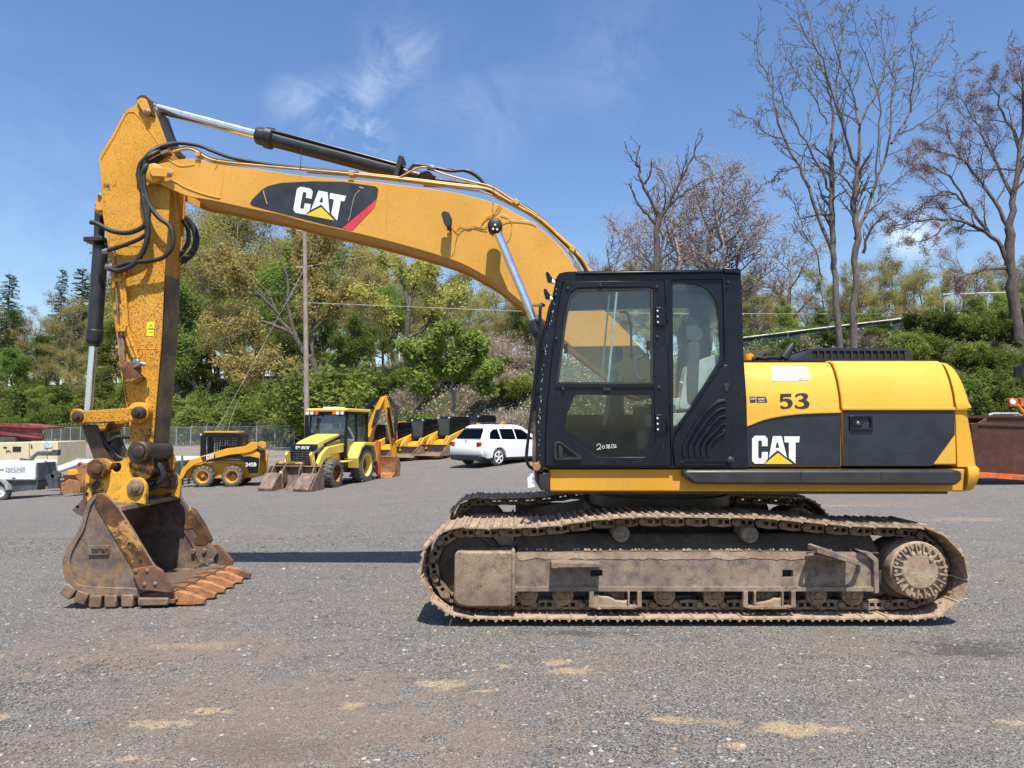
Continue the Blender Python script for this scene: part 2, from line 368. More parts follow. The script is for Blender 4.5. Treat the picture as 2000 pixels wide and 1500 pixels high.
c = t.mix(t.mul(t.ramp(sep2.outputs[0], .992, .995), .9), c, t.mix(sep2.outputs[1], (.42, .40, .36), (.62, .60, .55)))
c = t.mix(t.ramp(sep.outputs[2], .93, .95), c, (.24, .15, .085))
brown = t.ramp(big, .47, .66)
def blob(t, p, rx, ry, edge=.5):                     # an irregular patch on the ground
    a = t.n('Mapping'); a.inputs['Location'].default_value = (-p.x / rx, -p.y / ry, 0); a.inputs['Scale'].default_value = (1 / rx, 1 / ry, 0)
    t.l(t.tc.outputs['Object'], a.inputs[0]); ln = t.n('VectorMath', operation='LENGTH'); t.l(a.outputs[0], ln.inputs[0])
    d = t.mul(ln.outputs['Value'], t.mul(t.ramp(mid, .25, .75, -.75, .55), t.ramp(t.noise(7, 7, .8), .2, .8, -1., .7), 'ADD'), 'ADD')
    return t.ramp(d, 1.0, 1.0 - edge)
def orr(t, a, b_): return t.mul(a, b_, 'MAXIMUM')
br = orr(t, t.mul(brown, .28), t.mul(blob(t, G(560, 1400), 1.5, .9, .95), .65))
br = orr(t, br, t.mul(blob(t, G(330, 1260), 1.2, .5, .95), .7)); br = orr(t, br, t.mul(blob(t, G(1700, 985), 1.6, .8, .9), .6))
c = t.mix(br, c, t.mix(t.ramp(sep3.outputs[1], 0, 1), (.155, .113, .083), (.29, .22, .165)))
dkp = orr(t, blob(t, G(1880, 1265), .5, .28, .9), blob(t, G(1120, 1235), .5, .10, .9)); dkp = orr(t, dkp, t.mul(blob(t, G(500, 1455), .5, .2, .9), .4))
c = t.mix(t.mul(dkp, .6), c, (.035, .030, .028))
tan = None
for u, v, rx, ry in [(850, 1335, .15, .09), (322, 1405, .17, .06), (250, 1476, .20, .06), (1560, 1425, .22, .09), (1430, 1461, .07, .04), (1355, 1412, .3, .06), (1092, 1293, .10, .07), (693, 1375, .09, .06), (420, 1380, .12, .05),
                     (970, 1302, .07, .05), (935, 1350, .07, .02), (370, 1252, .3, .10), (12, 1385, .10, .05), (1290, 1410, .1, .04), (1990, 1417, .1, .05), (1120, 1312, .15, .06), (1640, 990, .8, .12), (1880, 1015, .9, .25)]:
    q = t.mul(blob(t, G(u, v), rx, ry, .8), .85 if rx < .25 else .4); tan = q if tan is None else orr(t, tan, q)
tan = t.mul(tan, t.ramp(sep3.outputs[2], .1, .55, .25, 1.))
c = t.mix(tan, c, t.mix(t.ramp(sep3.outputs[1], 0, 1), (.34, .23, .12), (.58, .45, .27)))
far = t.n('SeparateXYZ'); t.l(t.tc.outputs['Object'], far.inputs[0])
ff = t.mul(t.ramp(far.outputs[1], 26, 60, 0, .8), t.ramp(t.noise(.25, 6, .7, stretch=(.4, 1.2, 1)), .42, .62))
c = t.mix(ff, c, (.30, .235, .175))
t.col(c).rough(.86)
hgt = t.mul(t.mul(v1.outputs['Distance'], 1.), t.mul(v3.outputs['Distance'], .6), 'ADD')
hgt = t.mul(hgt, t.mul(v2.outputs['Distance'], .7), 'ADD')
t.bump(t.mul(hgt, t.mul(t.noise(260, 3, .7), .5), 'ADD'), .9, .009)
M['gravel'] = t.m
b.build('ground', M['gravel'], smooth=60, recalc=False, kind='structure')
rs = random.Random(5)
mstone = earthy('stone_chips', (.10, .098, .095), (.22, .21, .20), (.16, .14, .12), (.10, .10, .10), bm=.3, sc1=9)
mstonel = earthy('pale_stone_chips', (.30, .29, .27), (.46, .44, .40), (.34, .30, .25), (.3, .28, .25), bm=.3, sc1=9)
b = MB()
for i in range(30000):
    y = 3.2 + 8.5 * rs.random() ** 1.5; x = (rs.random() * 2 - 1) * y * .76
    r = min(.028, .0042 + rs.expovariate(1 / .0034))
    if 6. < y < 9.3 and -.9 < x < 4 and r > .01: continue
    z = gz(x, y); a = rs.random() * 6.3; n = 5
    ring = [(math.cos(a + 6.283 * k / n) * r * rs.uniform(.7, 1.2), math.sin(a + 6.283 * k / n) * r * rs.uniform(.7, 1.2)) for k in range(n)]
    vs = [(x + p, y + q, z - .004) for p, q in ring] + [(x + p * .9, y + q * .9, z + r * rs.uniform(.2, .55)) for p, q in ring] + [(x + r * .1, y, z + r * rs.uniform(.5, .8))]
    b.mat(1 if rs.random() < .025 else 0).add(vs, [(k, (k + 1) % n, n + (k + 1) % n, n + k) for k in range(n)] + [(n + k, n + (k + 1) % n, 2 * n) for k in range(n)])
b.build('loose_stones', [mstone, mstonel], smooth=25, recalc=False, kind='stuff')
FOOT = [(-300, 170), (-120, 128), (-62, 99), (-20, 70), (-12, 54), (-6, 46), (2, 43), (12, 39), (22, 33), (40, 33), (120, 33), (300, 40)]
def interp(tab, x):
    for (a, p), (c_, q) in zip(tab, tab[1:]):
        if x <= c_: t_ = max(0, (x - a) / (c_ - a)); return p + (q - p) * t_
    return tab[-1][1]
def foot(x): return interp(FOOT, x)
HH = [(-120, 10), (-62, 9.5), (-20, 8.5), (-8, 7.0), (0, 6.4), (10, 5.3), (16, 5.9), (30, 6.9), (300, 8)]
LL = [(-120, 34), (-62, 30), (-20, 24), (-8, 14), (4, 10), (10, 10), (300, 12)]
def hz(x, y):
    d = y - foot(x)
    if d < -1: return gz(x, y) - .3
    return gz(x, y) - .1 + interp(HH, x) * sm(d, -.5, interp(LL, x)) * .96 + .05 * max(0, d) + .35 * sm(d, 0, 3) * NZ.noise(Vector((x * .3, y * .3, 1)))
b = MB(); hx = lines([(-300, -80, 12), (-80, 60, 1.2), (60, 300, 15)]); ds = lines([(-1.2, 30, .9), (30, 80, 5), (80, 400, 60)])
for d in ds:
    for x in hx: y = foot(x) + d; b.v.append((x, y, hz(x, y)))
nx = len(hx)
for j in range(len(ds) - 1):
    for i in range(nx - 1): b.f.append((j * nx + i, j * nx + i + 1, (j + 1) * nx + i + 1, (j + 1) * nx + i)); b.m.append(0)
t = NT('leaf_litter')
c = t.mix(t.ramp(t.noise(.5, 6, .65), .38, .6), (.10, .068, .042), (.05, .075, .02)); c = t.mix(t.ramp(t.noise(2.5, 9, .75), .45, .65), c, (.20, .14, .09)); c = t.mix(t.ramp(t.noise(7, 7, .75), .55, .63), c, (.035, .03, .015))
t.col(c).rough(.95).bump(t.noise(3, 10, .75), 1, .5)
b.build('hillside', t.m, smooth=60, recalc=False, kind='structure')
# ------------------------------------------------------------------ excavator
EX = thing('crawler_excavator', 'large yellow and black crawler excavator on muddy tracks filling the middle of the yard', 'excavator', (1.54, 7.6, 0))
YC = 7.6
CATC = [(22, 0), (96, 0), (116, 20), (116, 78), (74, 78), (74, 46), (67, 36), (52, 36), (46, 44), (46, 160), (53, 170), (66, 170), (73, 162), (73, 122), (118, 122), (118, 172), (90, 210), (20, 210), (0, 190), (0, 22)]
CATA = [(156, 3), (222, 3), (262, 166), (192, 108), (126, 166)]
CATH = [(184, 52), (194, 52), (203, 92), (175, 92)]
CATT = [(240, 5), (358, 5), (352, 50), (327, 50), (326, 210), (276, 168), (276, 50), (244, 50)]
CATR = [(194, 128), (306, 212), (92, 212)]
def logo(fn, parent, name='lettering', fine=False):  # white letters over a yellow triangle; fn maps unit (u,v) to a point
    m = MB()
    for poly, mi in ((CATC, 0), (CATT, 0), (CATR, 1)):
        m.mat(mi).add([fn(u, v) for u, v in poly], [tuple(t) for t in tessellate_polygon([[Vector((u, v, 0)) for u, v in poly]])])
    fl = CATA + CATH
    m.mat(0).add([fn(u, v) for u, v in fl], [tuple(t) for t in tessellate_polygon([[Vector((u, v, 0)) for u, v in CATA], [Vector((u, v, 0)) for u, v in CATH]])])
    return m.build(name, [M['white'], M['ylogo']], parent, smooth=0, recalc=False)
# --- undercarriage
TY0, TY1 = 6.05, 6.65; TM = (TY0 + TY1) / 2
loop = cr([(885, 1033), (935, 1032), (985, 1031), (1035, 1030), (1090, 1026), (1158, 1016), (1248, 1010), (1340, 1010), (1430, 1011), (1500, 1013), (1578, 1020), (1674, 1028), (1763, 1030), (1815, 1034), (1848, 1052), (1874, 1078), (1888, 1110),
           (1886, 1146), (1868, 1175), (1840, 1198), (1800, 1207), (1740, 1208), (1600, 1208), (1400, 1208), (1200, 1208), (1000, 1208), (935, 1207), (895, 1202), (862, 1188), (838, 1160), (824, 1118), (830, 1080), (848, 1054)], 8, True)
loop = [P(p.x, p.y, TY0) for p in [Vector((q.x, q.y)) for q in loop]]
lens = [0]
for i in range(len(loop)): lens.append(lens[-1] + (loop[(i + 1) % len(loop)] - loop[i]).length)
def at_len(s):
    s %= lens[-1]
    for i in range(len(loop)):
        if lens[i + 1] >= s:
            a, c_ = loop[i], loop[(i + 1) % len(loop)]; f = (s - lens[i]) / max(1e-9, lens[i + 1] - lens[i]); return a + (c_ - a) * f
NS = 49; PITCH = lens[-1] / NS
prof = [(-.098, -.004), (-.098, .012), (-.082, .030), (-.074, .030), (-.066, .010), (-.012, .008), (-.007, .024), (.003, .024), (.008, .008), (.052, .008), (.058, .024), (.068, .024), (.074, .010), (.100, .010), (.104, -.010), (.094, -.014), (.085, -.004)]
def shoe_mesh():
    m = MB(); m.ext(prof, -.30, .30)
    for yy in (-.16, .16):
        for xx in (-.045, .045): m.cyl((xx, yy, -.004), (xx, yy, -.018), .014, 6)
    return m
def mud_lump(m, x0, x1, y0, y1, z, h, n, seed):
    r = random.Random(seed)
    for i in range(n):
        cx, cy = r.uniform(x0, x1), r.uniform(y0, y1); s = r.uniform(.4, 1) * h; k = 6; a = r.random() * 6
        ring = [(math.cos(a + 6.283 * j / k) * s * r.uniform(.8, 1.5), math.sin(a + 6.283 * j / k) * s * r.uniform(.8, 1.5)) for j in range(k)]
        m.add([(cx + p, cy + q, z - .01) for p, q in ring] + [(cx + p * .6, cy + q * .6, z + s * r.uniform(.3, .6)) for p, q in ring] + [(cx, cy, z + s * .6)],
              [(j, (j + 1) % k, k + (j + 1) % k, k + j) for j in range(k)] + [(k + j, k + (j + 1) % k, 2 * k) for j in range(k)])
def link_plate(m, p, q, y, th):                     # one forged link between two pins, with its two openings
    d = (q - p); l = d.length; d.normalize(); n = Vector((-d.z, 0, d.x)); n = n if True else n
    def T(a, h): v = p + d * a + n * h; return (v.x, v.z)
    out = [T(-.03, -.035), T(l * .5, -.045), T(l - .03, -.035), T(l + .018, -.03), T(l + .035, 0), T(l + .018, .034), T(l - .03, .045), T(l * .5, .035), T(.03, .045), T(-.022, .036), T(-.04, 0)]
    hole = [[T(l * .26, -.018), T(l * .46, -.018), T(l * .46, .016), T(l * .26, .016)], [T(l * .56, -.018), T(l * .76, -.018), T(l * .76, .016), T(l * .56, .016)]]
    m.ext(out, y, y + th, hole)
def shoes_frame(i):
    s = i * PITCH; c_ = at_len(s); t_ = (at_len(s + PITCH * .45) - at_len(s - PITCH * .45)).normalized()
    return c_, t_
ch = MB(); cen = []
for i in range(NS):
    c_, t_ = shoes_frame(i); n = Vector((t_.z, 0, -t_.x))   # inward
    cen.append(c_ + n * .062)
sgn = 1 if (Vector((1.5, TY0, .5)) - (shoes_frame(0)[0])).dot(Vector((shoes_frame(0)[1].z, 0, -shoes_frame(0)[1].x))) > 0 else -1
if sgn < 0: cen = [shoes_frame(i)[0] - Vector((shoes_frame(i)[1].z, 0, -shoes_frame(i)[1].x)) * .062 for i in range(NS)]
for i in range(NS):
    p, q = cen[i], cen[(i + 1) % NS]
    for y in (TM - .10, TM + .065): link_plate(ch, p, q, y, .035)
    ch.cyl((p.x, TM - .118, p.z), (p.x, TM + .118, p.z), .03, 12)
    ch.cyl((p.x, TM - .125, p.z), (p.x, TM - .118, p.z), .019, 10)
TRK = ch.build('track', M['mud'], EX, smooth=35)
MBs = shoe_mesh()
def build_local(m, name, mt, parent, bev=0, smooth=40):
    return m.build(name, mt, parent, bev, smooth)
o0 = None; off = ORG[EX.name]; rs = random.Random(2)
for i in range(NS):
    c_, t_ = shoes_frame(i); ang = math.atan2(t_.z, t_.x)
    inn = Vector((t_.z, 0, -t_.x)) * sgn                   # inward normal; local +Z must point outward
    if o0 is None:
        ORG['zero'] = Vector(); sv = ORG[TRK.name]; ORG[TRK.name] = Vector(); sh = MBs.build('track_shoe', M['mudl'], TRK, smooth=30); ORG[TRK.name] = sv; o0 = sh
    else: sh = o0.copy(); COL.objects.link(sh); sh.parent = TRK
    X = t_; Z = -inn; Y = Z.cross(X)
    Mx = Matrix((X, Y, Z)).transposed().to_4x4(); Mx.translation = Vector((c_.x, TM, c_.z)) - off
    sh.matrix_local = Mx @ Matrix.Rotation(R(rs.uniform(-1.2, 1.2)), 4, 'Y')
m = MB(); rs = random.Random(9)                            # clods lying on the top run of the near track
for i in range(150):
    u = rs.uniform(890, 1110); p = min(loop, key=lambda q: abs(q.x - P(u, 1030, TY0).x) + (0 if q.z > .6 else 9)); mud_lump(m, p.x - .01, p.x + .01, TY0 + .02, TY1 - .03, p.z + .005, .022, 1, i)
m.build('dried_mud', M['mudl'], TRK, smooth=50, kind='stuff')
# track frame
FY = 6.12
m = MB()
m.px([(1004, 1084), (1012, 1079), (1700, 1079), (1706, 1084), (1708, 1146), (1004, 1146)], FY, 6.50, [rnd([(1153, 1113), (1177, 1113), (1177, 1126), (1153, 1126)], 3), rnd([(1528, 1113), (1549, 1113), (1549, 1128), (1528, 1128)], 3)])
m.px([(1004, 1147), (1716, 1147), (1716, 1155), (1004, 1155)], FY - .03, 6.55)
m.ext([(p.x, p.z) for p in [P(1004, 1079, FY)]] + [(P(1004, 1079, FY).x, P(1004, 1079, FY).z - .02), (P(1700, 1079, FY).x, P(1700, 1079, FY).z - .02), (P(1700, 1079, FY).x, P(1700, 1079, FY).z)], FY + .03, 6.52)
FR = m.build('track_frame', M['frame'], EX, smooth=0); m = MB()
# sloped upper plate rising to the carrier rollers
x0, x1 = P(1010, 1079, FY).x, P(1720, 1079, FY).x; zt = P(0, 1079, FY).z
m.ext([(FY + .02, zt - .01), (FY + .06, zt + .015), (6.26, zt + .10), (6.30, zt + .13), (6.40, zt + .13), (6.48, zt), (6.48, zt - .05), (FY + .06, zt - .05)], x0, x1, axis='X'); m.build('upper_frame_plate', M['mudd'], FR, bev=.006); m = MB()  # dark colour paints in the shade under the top run of shoes
m.px([(1676, 1075), (1700, 1079), (1716, 1092), (1718, 1158), (1708, 1160), (1706, 1096), (1694, 1086)], FY - .04, 6.5)
m.build('end_bracket', M['frame'], FR, bev=.006)
rs = random.Random(3); up_ = [(1012, 1079.5)]; lo_ = []
for i in range(80): lo_.append((1012 + 688 * i / 79, 1092 + 5 * NZ.noise(Vector((i * .35, 0, 0))) + 3 * NZ.noise(Vector((i * 1.3, 2, 0)))))
m = MB(); m.px([(1010, 1081), (1702, 1081)] + list(reversed(lo_)), FY - .004, FY + .004, ref=FY); m.build('mud_band', M['mudl'], FR, smooth=0)
m = MB()
for u, v in ((1164, 1118), (1538, 1119)): p = P(u, v, FY); m.bx(p.x - .07, p.x + .07, FY + .05, FY + .12, p.z - .06, p.z + .05)
for u0, u1 in ((1198, 1232), (1450, 1484)): 
    a, c_ = P(u0, 1061, 6.24), P(u1, 1079, 6.24); m.bx(a.x, c_.x, 6.225, 6.245, c_.z, a.z)
m.build('frame_opening', M['dark'], FR, smooth=0)
m = MB()
m.px([(888, 1083), (893, 1078), (1000, 1078), (1004, 1083), (1004, 1180), (990, 1186), (910, 1186), (894, 1180), (886, 1172)], 6.07, 6.45)
m.px([(999, 1074), (1006, 1074), (1006, 1186), (999, 1186)], 6.05, 6.5)
m.build('idler_guard', M['mud'], EX, bev=.015)
m = MB(); mud_lump(m, P(1015, 1079, FY).x, P(1690, 1079, FY).x, FY + .03, FY + .12, zt + .02, .015, 170, 4); mud_lump(m, P(895, 1079, 6.1).x, P(1000, 1079, 6.1).x, 6.09, 6.3, P(0, 1078, 6.1).z, .018, 60, 5)
mud_lump(m, P(1160, 1079, 6.1).x, P(1240, 1079, 6.1).x, 6.10, 6.2, P(0, 1186, 6.1).z, .035, 40, 6); mud_lump(m, P(1480, 1079, 6.1).x, P(1530, 1079, 6.1).x, 6.10, 6.2, P(0, 1186, 6.1).z, .03, 24, 6)
m.build('mud_cake', M['mudl'], FR, smooth=50, kind='stuff')
# steps on the frame
m = MB()
a = P(1576, 1084, 6.0); m.tube([P(1578, 1096, 6.12), P(1577, 1086, 6.0), P(1600, 1084, 5.98), P(1640, 1090, 5.98), P(1672, 1100, 6.02), P(1676, 1112, 6.12)], .018, 8, smooth=4)
m.px([(1597, 1070), (1603, 1069), (1678, 1095), (1674, 1104), (1596, 1080)], 5.90, 6.10)
m.build('step', M['frame'], EX, bev=.006)
m = MB(); m.px([(1077, 1098), (1174, 1101), (1176, 1108), (1090, 1109), (1089, 1111), (1077, 1110)], 5.98, 6.11)
m.build('step', M['frame'], EX, bev=.005)
# guards with mud under the frame
for k, (u0, u1) in enumerate(((1152, 1253), (1453, 1554))):
    m = MB(); m.px([(u0, 1155), (u0 + 8, 1155), (u0 + 8, 1184), (u1 - 8, 1184), (u1 - 8, 1155), (u1, 1155), (u1 + 1, 1186), (u1 - 20, 1190), (u0 + 16, 1190), (u0 - 2, 1186)], 6.08, 6.13)
    m.px([(u0 + 74, 1155), (u0 + 78, 1155), (u0 + 78, 1184), (u0 + 74, 1184)], 6.08, 6.13)
    if k: m.px([(u0 + 20, 1155), (u0 + 24, 1155), (u0 + 24, 1184), (u0 + 20, 1184)], 6.08, 6.13)
    TG = m.build('track_guard', M['mud'], EX, bev=.004); rg_ = random.Random(k + 4); m = MB()
    tp_ = [(u0 + 7 + 66 * i / 9, 1163 + 14 * (i / 9 if k == 0 else 1 - i / 9) * .8 + rg_.uniform(-3, 3)) for i in range(10)] if k == 0 else [(u0 + 26 + 48 * i / 9, 1178 - 12 * i / 9 + rg_.uniform(-2, 2)) for i in range(10)]
    m.px(tp_ + [(tp_[-1][0], 1185), (tp_[0][0], 1185)], 6.10, 6.20, ref=6.1); m.build('packed_mud', M['mudl'], TG, bev=.01)
# rollers
def roller(u, v, r_px, y, name, big=True):
    p = P(u, v, y); r = r_px * y / F; m = MB()
    if big: m.lathe(p, (0, 1, 0), [(0, r * .52), (.004, r * .62), (.02, r * .66), (.022, r * .95), (.03, r), (.05, r), (.06, r * .8), (.22, r * .8), (.25, r), (.28, r * .6)], 26); m.cyl(p - Vector((0, .012, 0)), p, r * .3, 14)
    else: m.lathe(p, (0, 1, 0), [(0, r * .7), (.006, r * .9), (.02, r), (.24, r), (.26, r * .6)], 26); m.lathe(p - Vector((0, .008, 0)), (0, 1, 0), [(0, r * .3), (.01, r * .45)], 14)
    m.box(p + Vector((0, -.006, -r * .45)), (r * .9, .016, r * .12))
    return m.build(name, M['frame'] if not big else M['mud'], EX, smooth=35)
for u in (1030, 1100, 1200, 1299, 1396, 1500, 1597, 1668): roller(u, 1163, 21, 6.18, 'track_roller')
for u, v in ((1214, 1043), (1466, 1045)): roller(u, v, 17, 6.17, 'carrier_roller', False)
# idler
p = P(915, 1108, 6.26); r = 76 * 6.26 / F * .93; m = MB()
m.lathe(p, (0, 1, 0), [(0, r * .2), (.01, r * .3), (.02, r * .72), (.03, r * .8), (.0, r * .84), (.0, r * .9), (.03, r * .97), (.06, r), (.14, r), (.17, r * .9), (.18, .1)], 40)
m.build('idler_wheel', M['mudd'], EX, smooth=35)
# sprocket and final drive
p = P(1798, 1115, 6.06); r = 55 * 6.06 / F; m = MB()
m.lathe(p, (0, 1, 0), [(0, r * .60), (.012, r * .68), (.02, r * .70), (.02, r * .95), (.03, r), (.22, r * 1.02), (.23, r * 1.02), (.24, .1)], 44)
for k in range(20):
    a = 2 * math.pi * k / 20; d = Vector((math.cos(a), 0, math.sin(a)))
    m.cyl(p + d * r * .87 + Vector((0, -.006, 0)), p + d * r * .87 + Vector((0, .03, 0)), r * .055, 8)
    a += math.pi / 20; d = Vector((math.cos(a), 0, math.sin(a))); q = p + d * r * .80 + Vector((0, .008, 0)); m.box(q, (r * .30, .035, r * .055), ry=-a)
p2 = p + d * 0; q = p + Vector((r * .48, 0, r * .38)); 
m.lathe(p + Vector((.09, -.012, .10)), (0, 1, 0), [(0, .008), (.0, .018), (.02, .024)], 10)
m.build('final_drive', M['mudl'], EX, smooth=30)
m = MB(); teeth = 21; ro = r * 1.42; ri = r * 1.22; pr = []
ctr = P(1790, 1115, 6.3)
for k in range(teeth):
    a = 360 / teeth * k
    for da, rr in ((-5, ri), (-2.5, ro), (2.5, ro), (5, ri)): pr.append((ctr.x + rr * math.cos(R(a + da)), ctr.z + rr * math.sin(R(a + da))))
m.ext(pr, 6.31, 6.40); m.build('sprocket', M['mudd'], EX, bev=.004)
m = MB(); m.lathe(P(1765, 1112, 6.22), (0, 1, 0), [(0, r * .8), (.01, r * 1.02), (.2, r * 1.1), (.21, .1)], 40)
m.px([(1700, 1070), (1745, 1066), (1760, 1085), (1745, 1160), (1706, 1160)], 6.28, 6.5)
m.build('drive_housing', M['mudd'], EX, bev=.008)
# copy the whole side for the far track
near_parts = [o for o in EX.children]
for o in near_parts:
    if o.name.split('.')[0] in ('step', 'track_guard'): continue
    copy_tree(o, EX, (0, 2.52, 0))
# centre frame, swing ring, belly
cx = 1.54; m = MB()
m.box((cx, YC, .72), (1.5, 1.9, .28)); 
for sx in (-1, 1):
    for sy in (-1, 1):
        m.loft([[(cx + sx * .35, YC + sy * .4 , .62), (cx + sx * .75, YC + sy * .4, .62), (cx + sx * .75, YC + sy * .4, .86), (cx + sx * .35, YC + sy * .4, .86)], [(cx + sx * .8, YC + sy * 1.15, .45), (cx + sx * 1.3, YC + sy * 1.15, .45), (cx + sx * 1.3, YC + sy * 1.15, .68), (cx + sx * .8, YC + sy * 1.15, .68)]])
m.build('centre_frame', M['mudd'], EX, bev=.01)
m = MB(); m.cyl((cx, YC, .84), (cx, YC, 1.12), .66, 48); m.cyl((cx, YC, .86), (cx, YC, .97), .72, 48)
m.build('swing_ring', M['greasy'], EX, smooth=35)
# --- upper structure
BY = 6.15; BYF = 9.05
def Z(v, y=BY): return P(0, v, y).z
def X(u, y=BY): return P(u, 835, y).x
m = MB(); m.px([(1072, 916), (1885, 916), (1884, 930), (1882, 960), (1072, 960)], BY, BYF)
BEAM = m.build('side_beam', M['beam'], EX, bev=.012)
m = MB(); m.bx(X(1100), X(1860), BY + .1, BYF - .1, Z(960) - .03, Z(955)); m.build('belly_plate', M['greasy'], EX)
m = MB(); m.px([(1047, 924), (1075, 922), (1075, 961), (1056, 957), (1048, 944)], BY - .02, BY + .5); m.build('corner_bumper', M['rub'], EX, bev=.012)
m = MB(); st = [(1336, 920), (1345, 918), (1870, 918), (1880, 922), (1880, 938), (1868, 948), (1358, 946), (1336, 930)]
m.px(st, BY - .13, BY - .001); STP = m.build('side_step', M['bump'], EX, bev=.02)
for u in (1562, 1718): m = MB(); m.bx(X(u, 6.02) - .002, X(u, 6.02) + .002, BY - .133, BY - .12, Z(945, 6.02), Z(921, 6.02)); m.build('step_seam', M['dark'], STP, smooth=0)
# engine side panels: section in the y-z plane
zt = 2.235
def panel_sec(dy=0., zb=None, top=zt):
    zb = Z(912) if zb is None else zb
    pts = [(BY + dy, zb), (BY + dy, 1.62), (BY + dy + .004, 1.80), (BY + dy + .022, 1.93), (BY + dy + .06, 2.05), (BY + dy + .105, 2.14), (BY + dy + .16, top - .03), (BY + dy + .21, top - .008), (BY + dy + .29, top)]
    return pts + [(BYF - .15, top), (BYF, top - .2), (BYF, zb)]
def ysurf(z, dy=0.):
    pts = panel_sec(dy)[:9]
    for (y0, z0), (y1, z1) in zip(pts, pts[1:]):
        if z <= z1: return y0 + (y1 - y0) * max(0, (z - z0)) / (z1 - z0)
    return pts[-1][0]
def onpanel(u, v, dy=0., lift=.003):
    y = BY
    for _ in range(6): y = ysurf(P(u, v, y).z, dy) - lift
    p = P(u, v, y); return (p.x, p.y, p.z)
m = MB(); m.ext(panel_sec(0), X(1452), X(1642), axis='X'); PA = m.build('engine_panel', M['panel'], EX, bev=.008, smooth=50)
m = MB(); m.ext(panel_sec(-.018, Z(908), zt + .012), X(1645), X(1864), axis='X'); PB = m.build('rear_door', M['panel'], EX, bev=.012, smooth=50, label='yellow rear door with a black lower half')
# black lower parts of the panels
def panel_sheet(poly, dy, lift, th=True):
    pts = [onpanel(u, v, dy, lift) for u, v in poly]; k = MB()
    k.add(pts, [tuple(t) for t in tessellate_polygon([[Vector((p[0], p[2], 0)) for p in pts]])]); return k
arc = [(v.x, v.y) for v in cr([(1454, 831), (1461, 828), (1500, 814), (1560, 805), (1641, 802)], 6)]
arc2 = [(v.x, v.y) for v in cr([(1461, 832), (1500, 818), (1560, 809), (1641, 806)], 6)]
panel_sheet([(u, v + 5) for u, v in arc] + [(1642, 911), (1454, 911)], 0, .004).build('black_panel', M['blkdk'], PA, smooth=0, recalc=False)
m = MB(); pts = arc + [(u, v + 4) for u, v in reversed(arc)]; m.px(pts, BY - .014, BY - .002, ref=BY); m.build('trim_ridge', M['panel'], PA, bev=.003)
m = MB(); m.px([(1645, 795), (1865, 796), (1866, 801), (1645, 801)], BY - .034, BY - .01, ref=BY - .02); m.build('trim_ridge', M['panel'], PB, bev=.004)
panel_sheet([(1646, 802), (1864, 802), (1865, 848), (1820, 910), (1646, 910)], -.018, .004).build('black_panel', M['blkdk'], PB, smooth=0, recalc=False)
logo(lambda u, v: onpanel(1469 + u / 3.846, 851 + v / 3.846, 0, .008), PA)
# unit number, as slab figures
def fig(polys, ox, oy, k=MB()):
    return k
def slab(m, outer, holes, fn):
    fl = list(outer) + [p for h in holes for p in h]
    m.add([fn(u, v) for u, v in fl], [tuple(t) for t in tessellate_polygon([[Vector((u, v, 0)) for u, v in outer]] + [[Vector((u, v, 0)) for u, v in h] for h in holes])])
five = [(400, 497), (482, 494), (484, 516), (424, 518), (420, 536)] + [(v.x, v.y) for v in cr([(440, 532), (470, 536), (490, 552), (493, 572), (480, 594), (450, 606), (420, 606), (400, 598)], 4)] + [(404, 582), (412, 586)] + [(v.x, v.y) for v in cr([(430, 596), (452, 590), (459, 572), (450, 554), (430, 547), (412, 552)], 4)] + [(404, 556), (398, 552)]
three = [(513, 517), (516, 500)] + [(v.x, v.y) for v in cr([(540, 493), (575, 491), (602, 498), (609, 518), (598, 536), (585, 544), (606, 550), (620, 570), (613, 592), (590, 605), (550, 607), (512, 598)], 4)] + [(510, 580), (520, 582)] + [(v.x, v.y) for v in cr([(535, 594), (560, 592), (580, 580), (575, 560), (555, 552), (538, 551)], 4)] + [(538, 541)] + [(v.x, v.y) for v in cr([(555, 540), (572, 528), (571, 512), (555, 504), (535, 508), (522, 519)], 4)]
m = MB()
for g in (five, three): slab(m, g, [], lambda u, v: onpanel(1420 + u / 3.846, 640 + v / 3.846, 0, .005))
m.build('unit_number', M['dark'], PA, smooth=0, recalc=False)
# worn white notice, small badges
NQ = MB(); nv = 8
NQ.add([onpanel(1504.5 + 5 * i / nv + (72.5 - 1 * i / nv) * j, 716 + 28 * i / nv - j, 0, .004) for i in range(nv + 1) for j in (0, 1)], [(2 * i, 2 * i + 1, 2 * i + 3, 2 * i + 2) for i in range(nv)])
NQ.build('notice_decal', earthy('worn_white_notice', (.50, .50, .50), (.70, .70, .69), (.26, .26, .27), (.10, .10, .11), r=.6, bm=.02, sc1=30), PA, smooth=0, recalc=False)
m = MB(); 
for q in ([(1464, 774.5), (1476, 774.5), (1476, 786), (1465, 786)], [(1477.5, 774.5), (1496, 774.5), (1499, 786), (1477.5, 786)]):
    m.add([onpanel(u, v, 0, .003) for u, v in q], [(0, 1, 2, 3)])
m.mat(1)
for tx, u0, v0, s in (('CAT', 1465.5, 780.5, 5.2), ('ACERT', 1480, 780.5, 4.6), ('TECHNOLOGY', 1481, 784.4, 1.9)): m.text(tx, lambda x, y, u0=u0, v0=v0: onpanel(u0 + x, v0 - y, 0, .006), s, .06)
m.build('badge_decal', [M['decalb'], M['white']], PA, smooth=0, recalc=False)
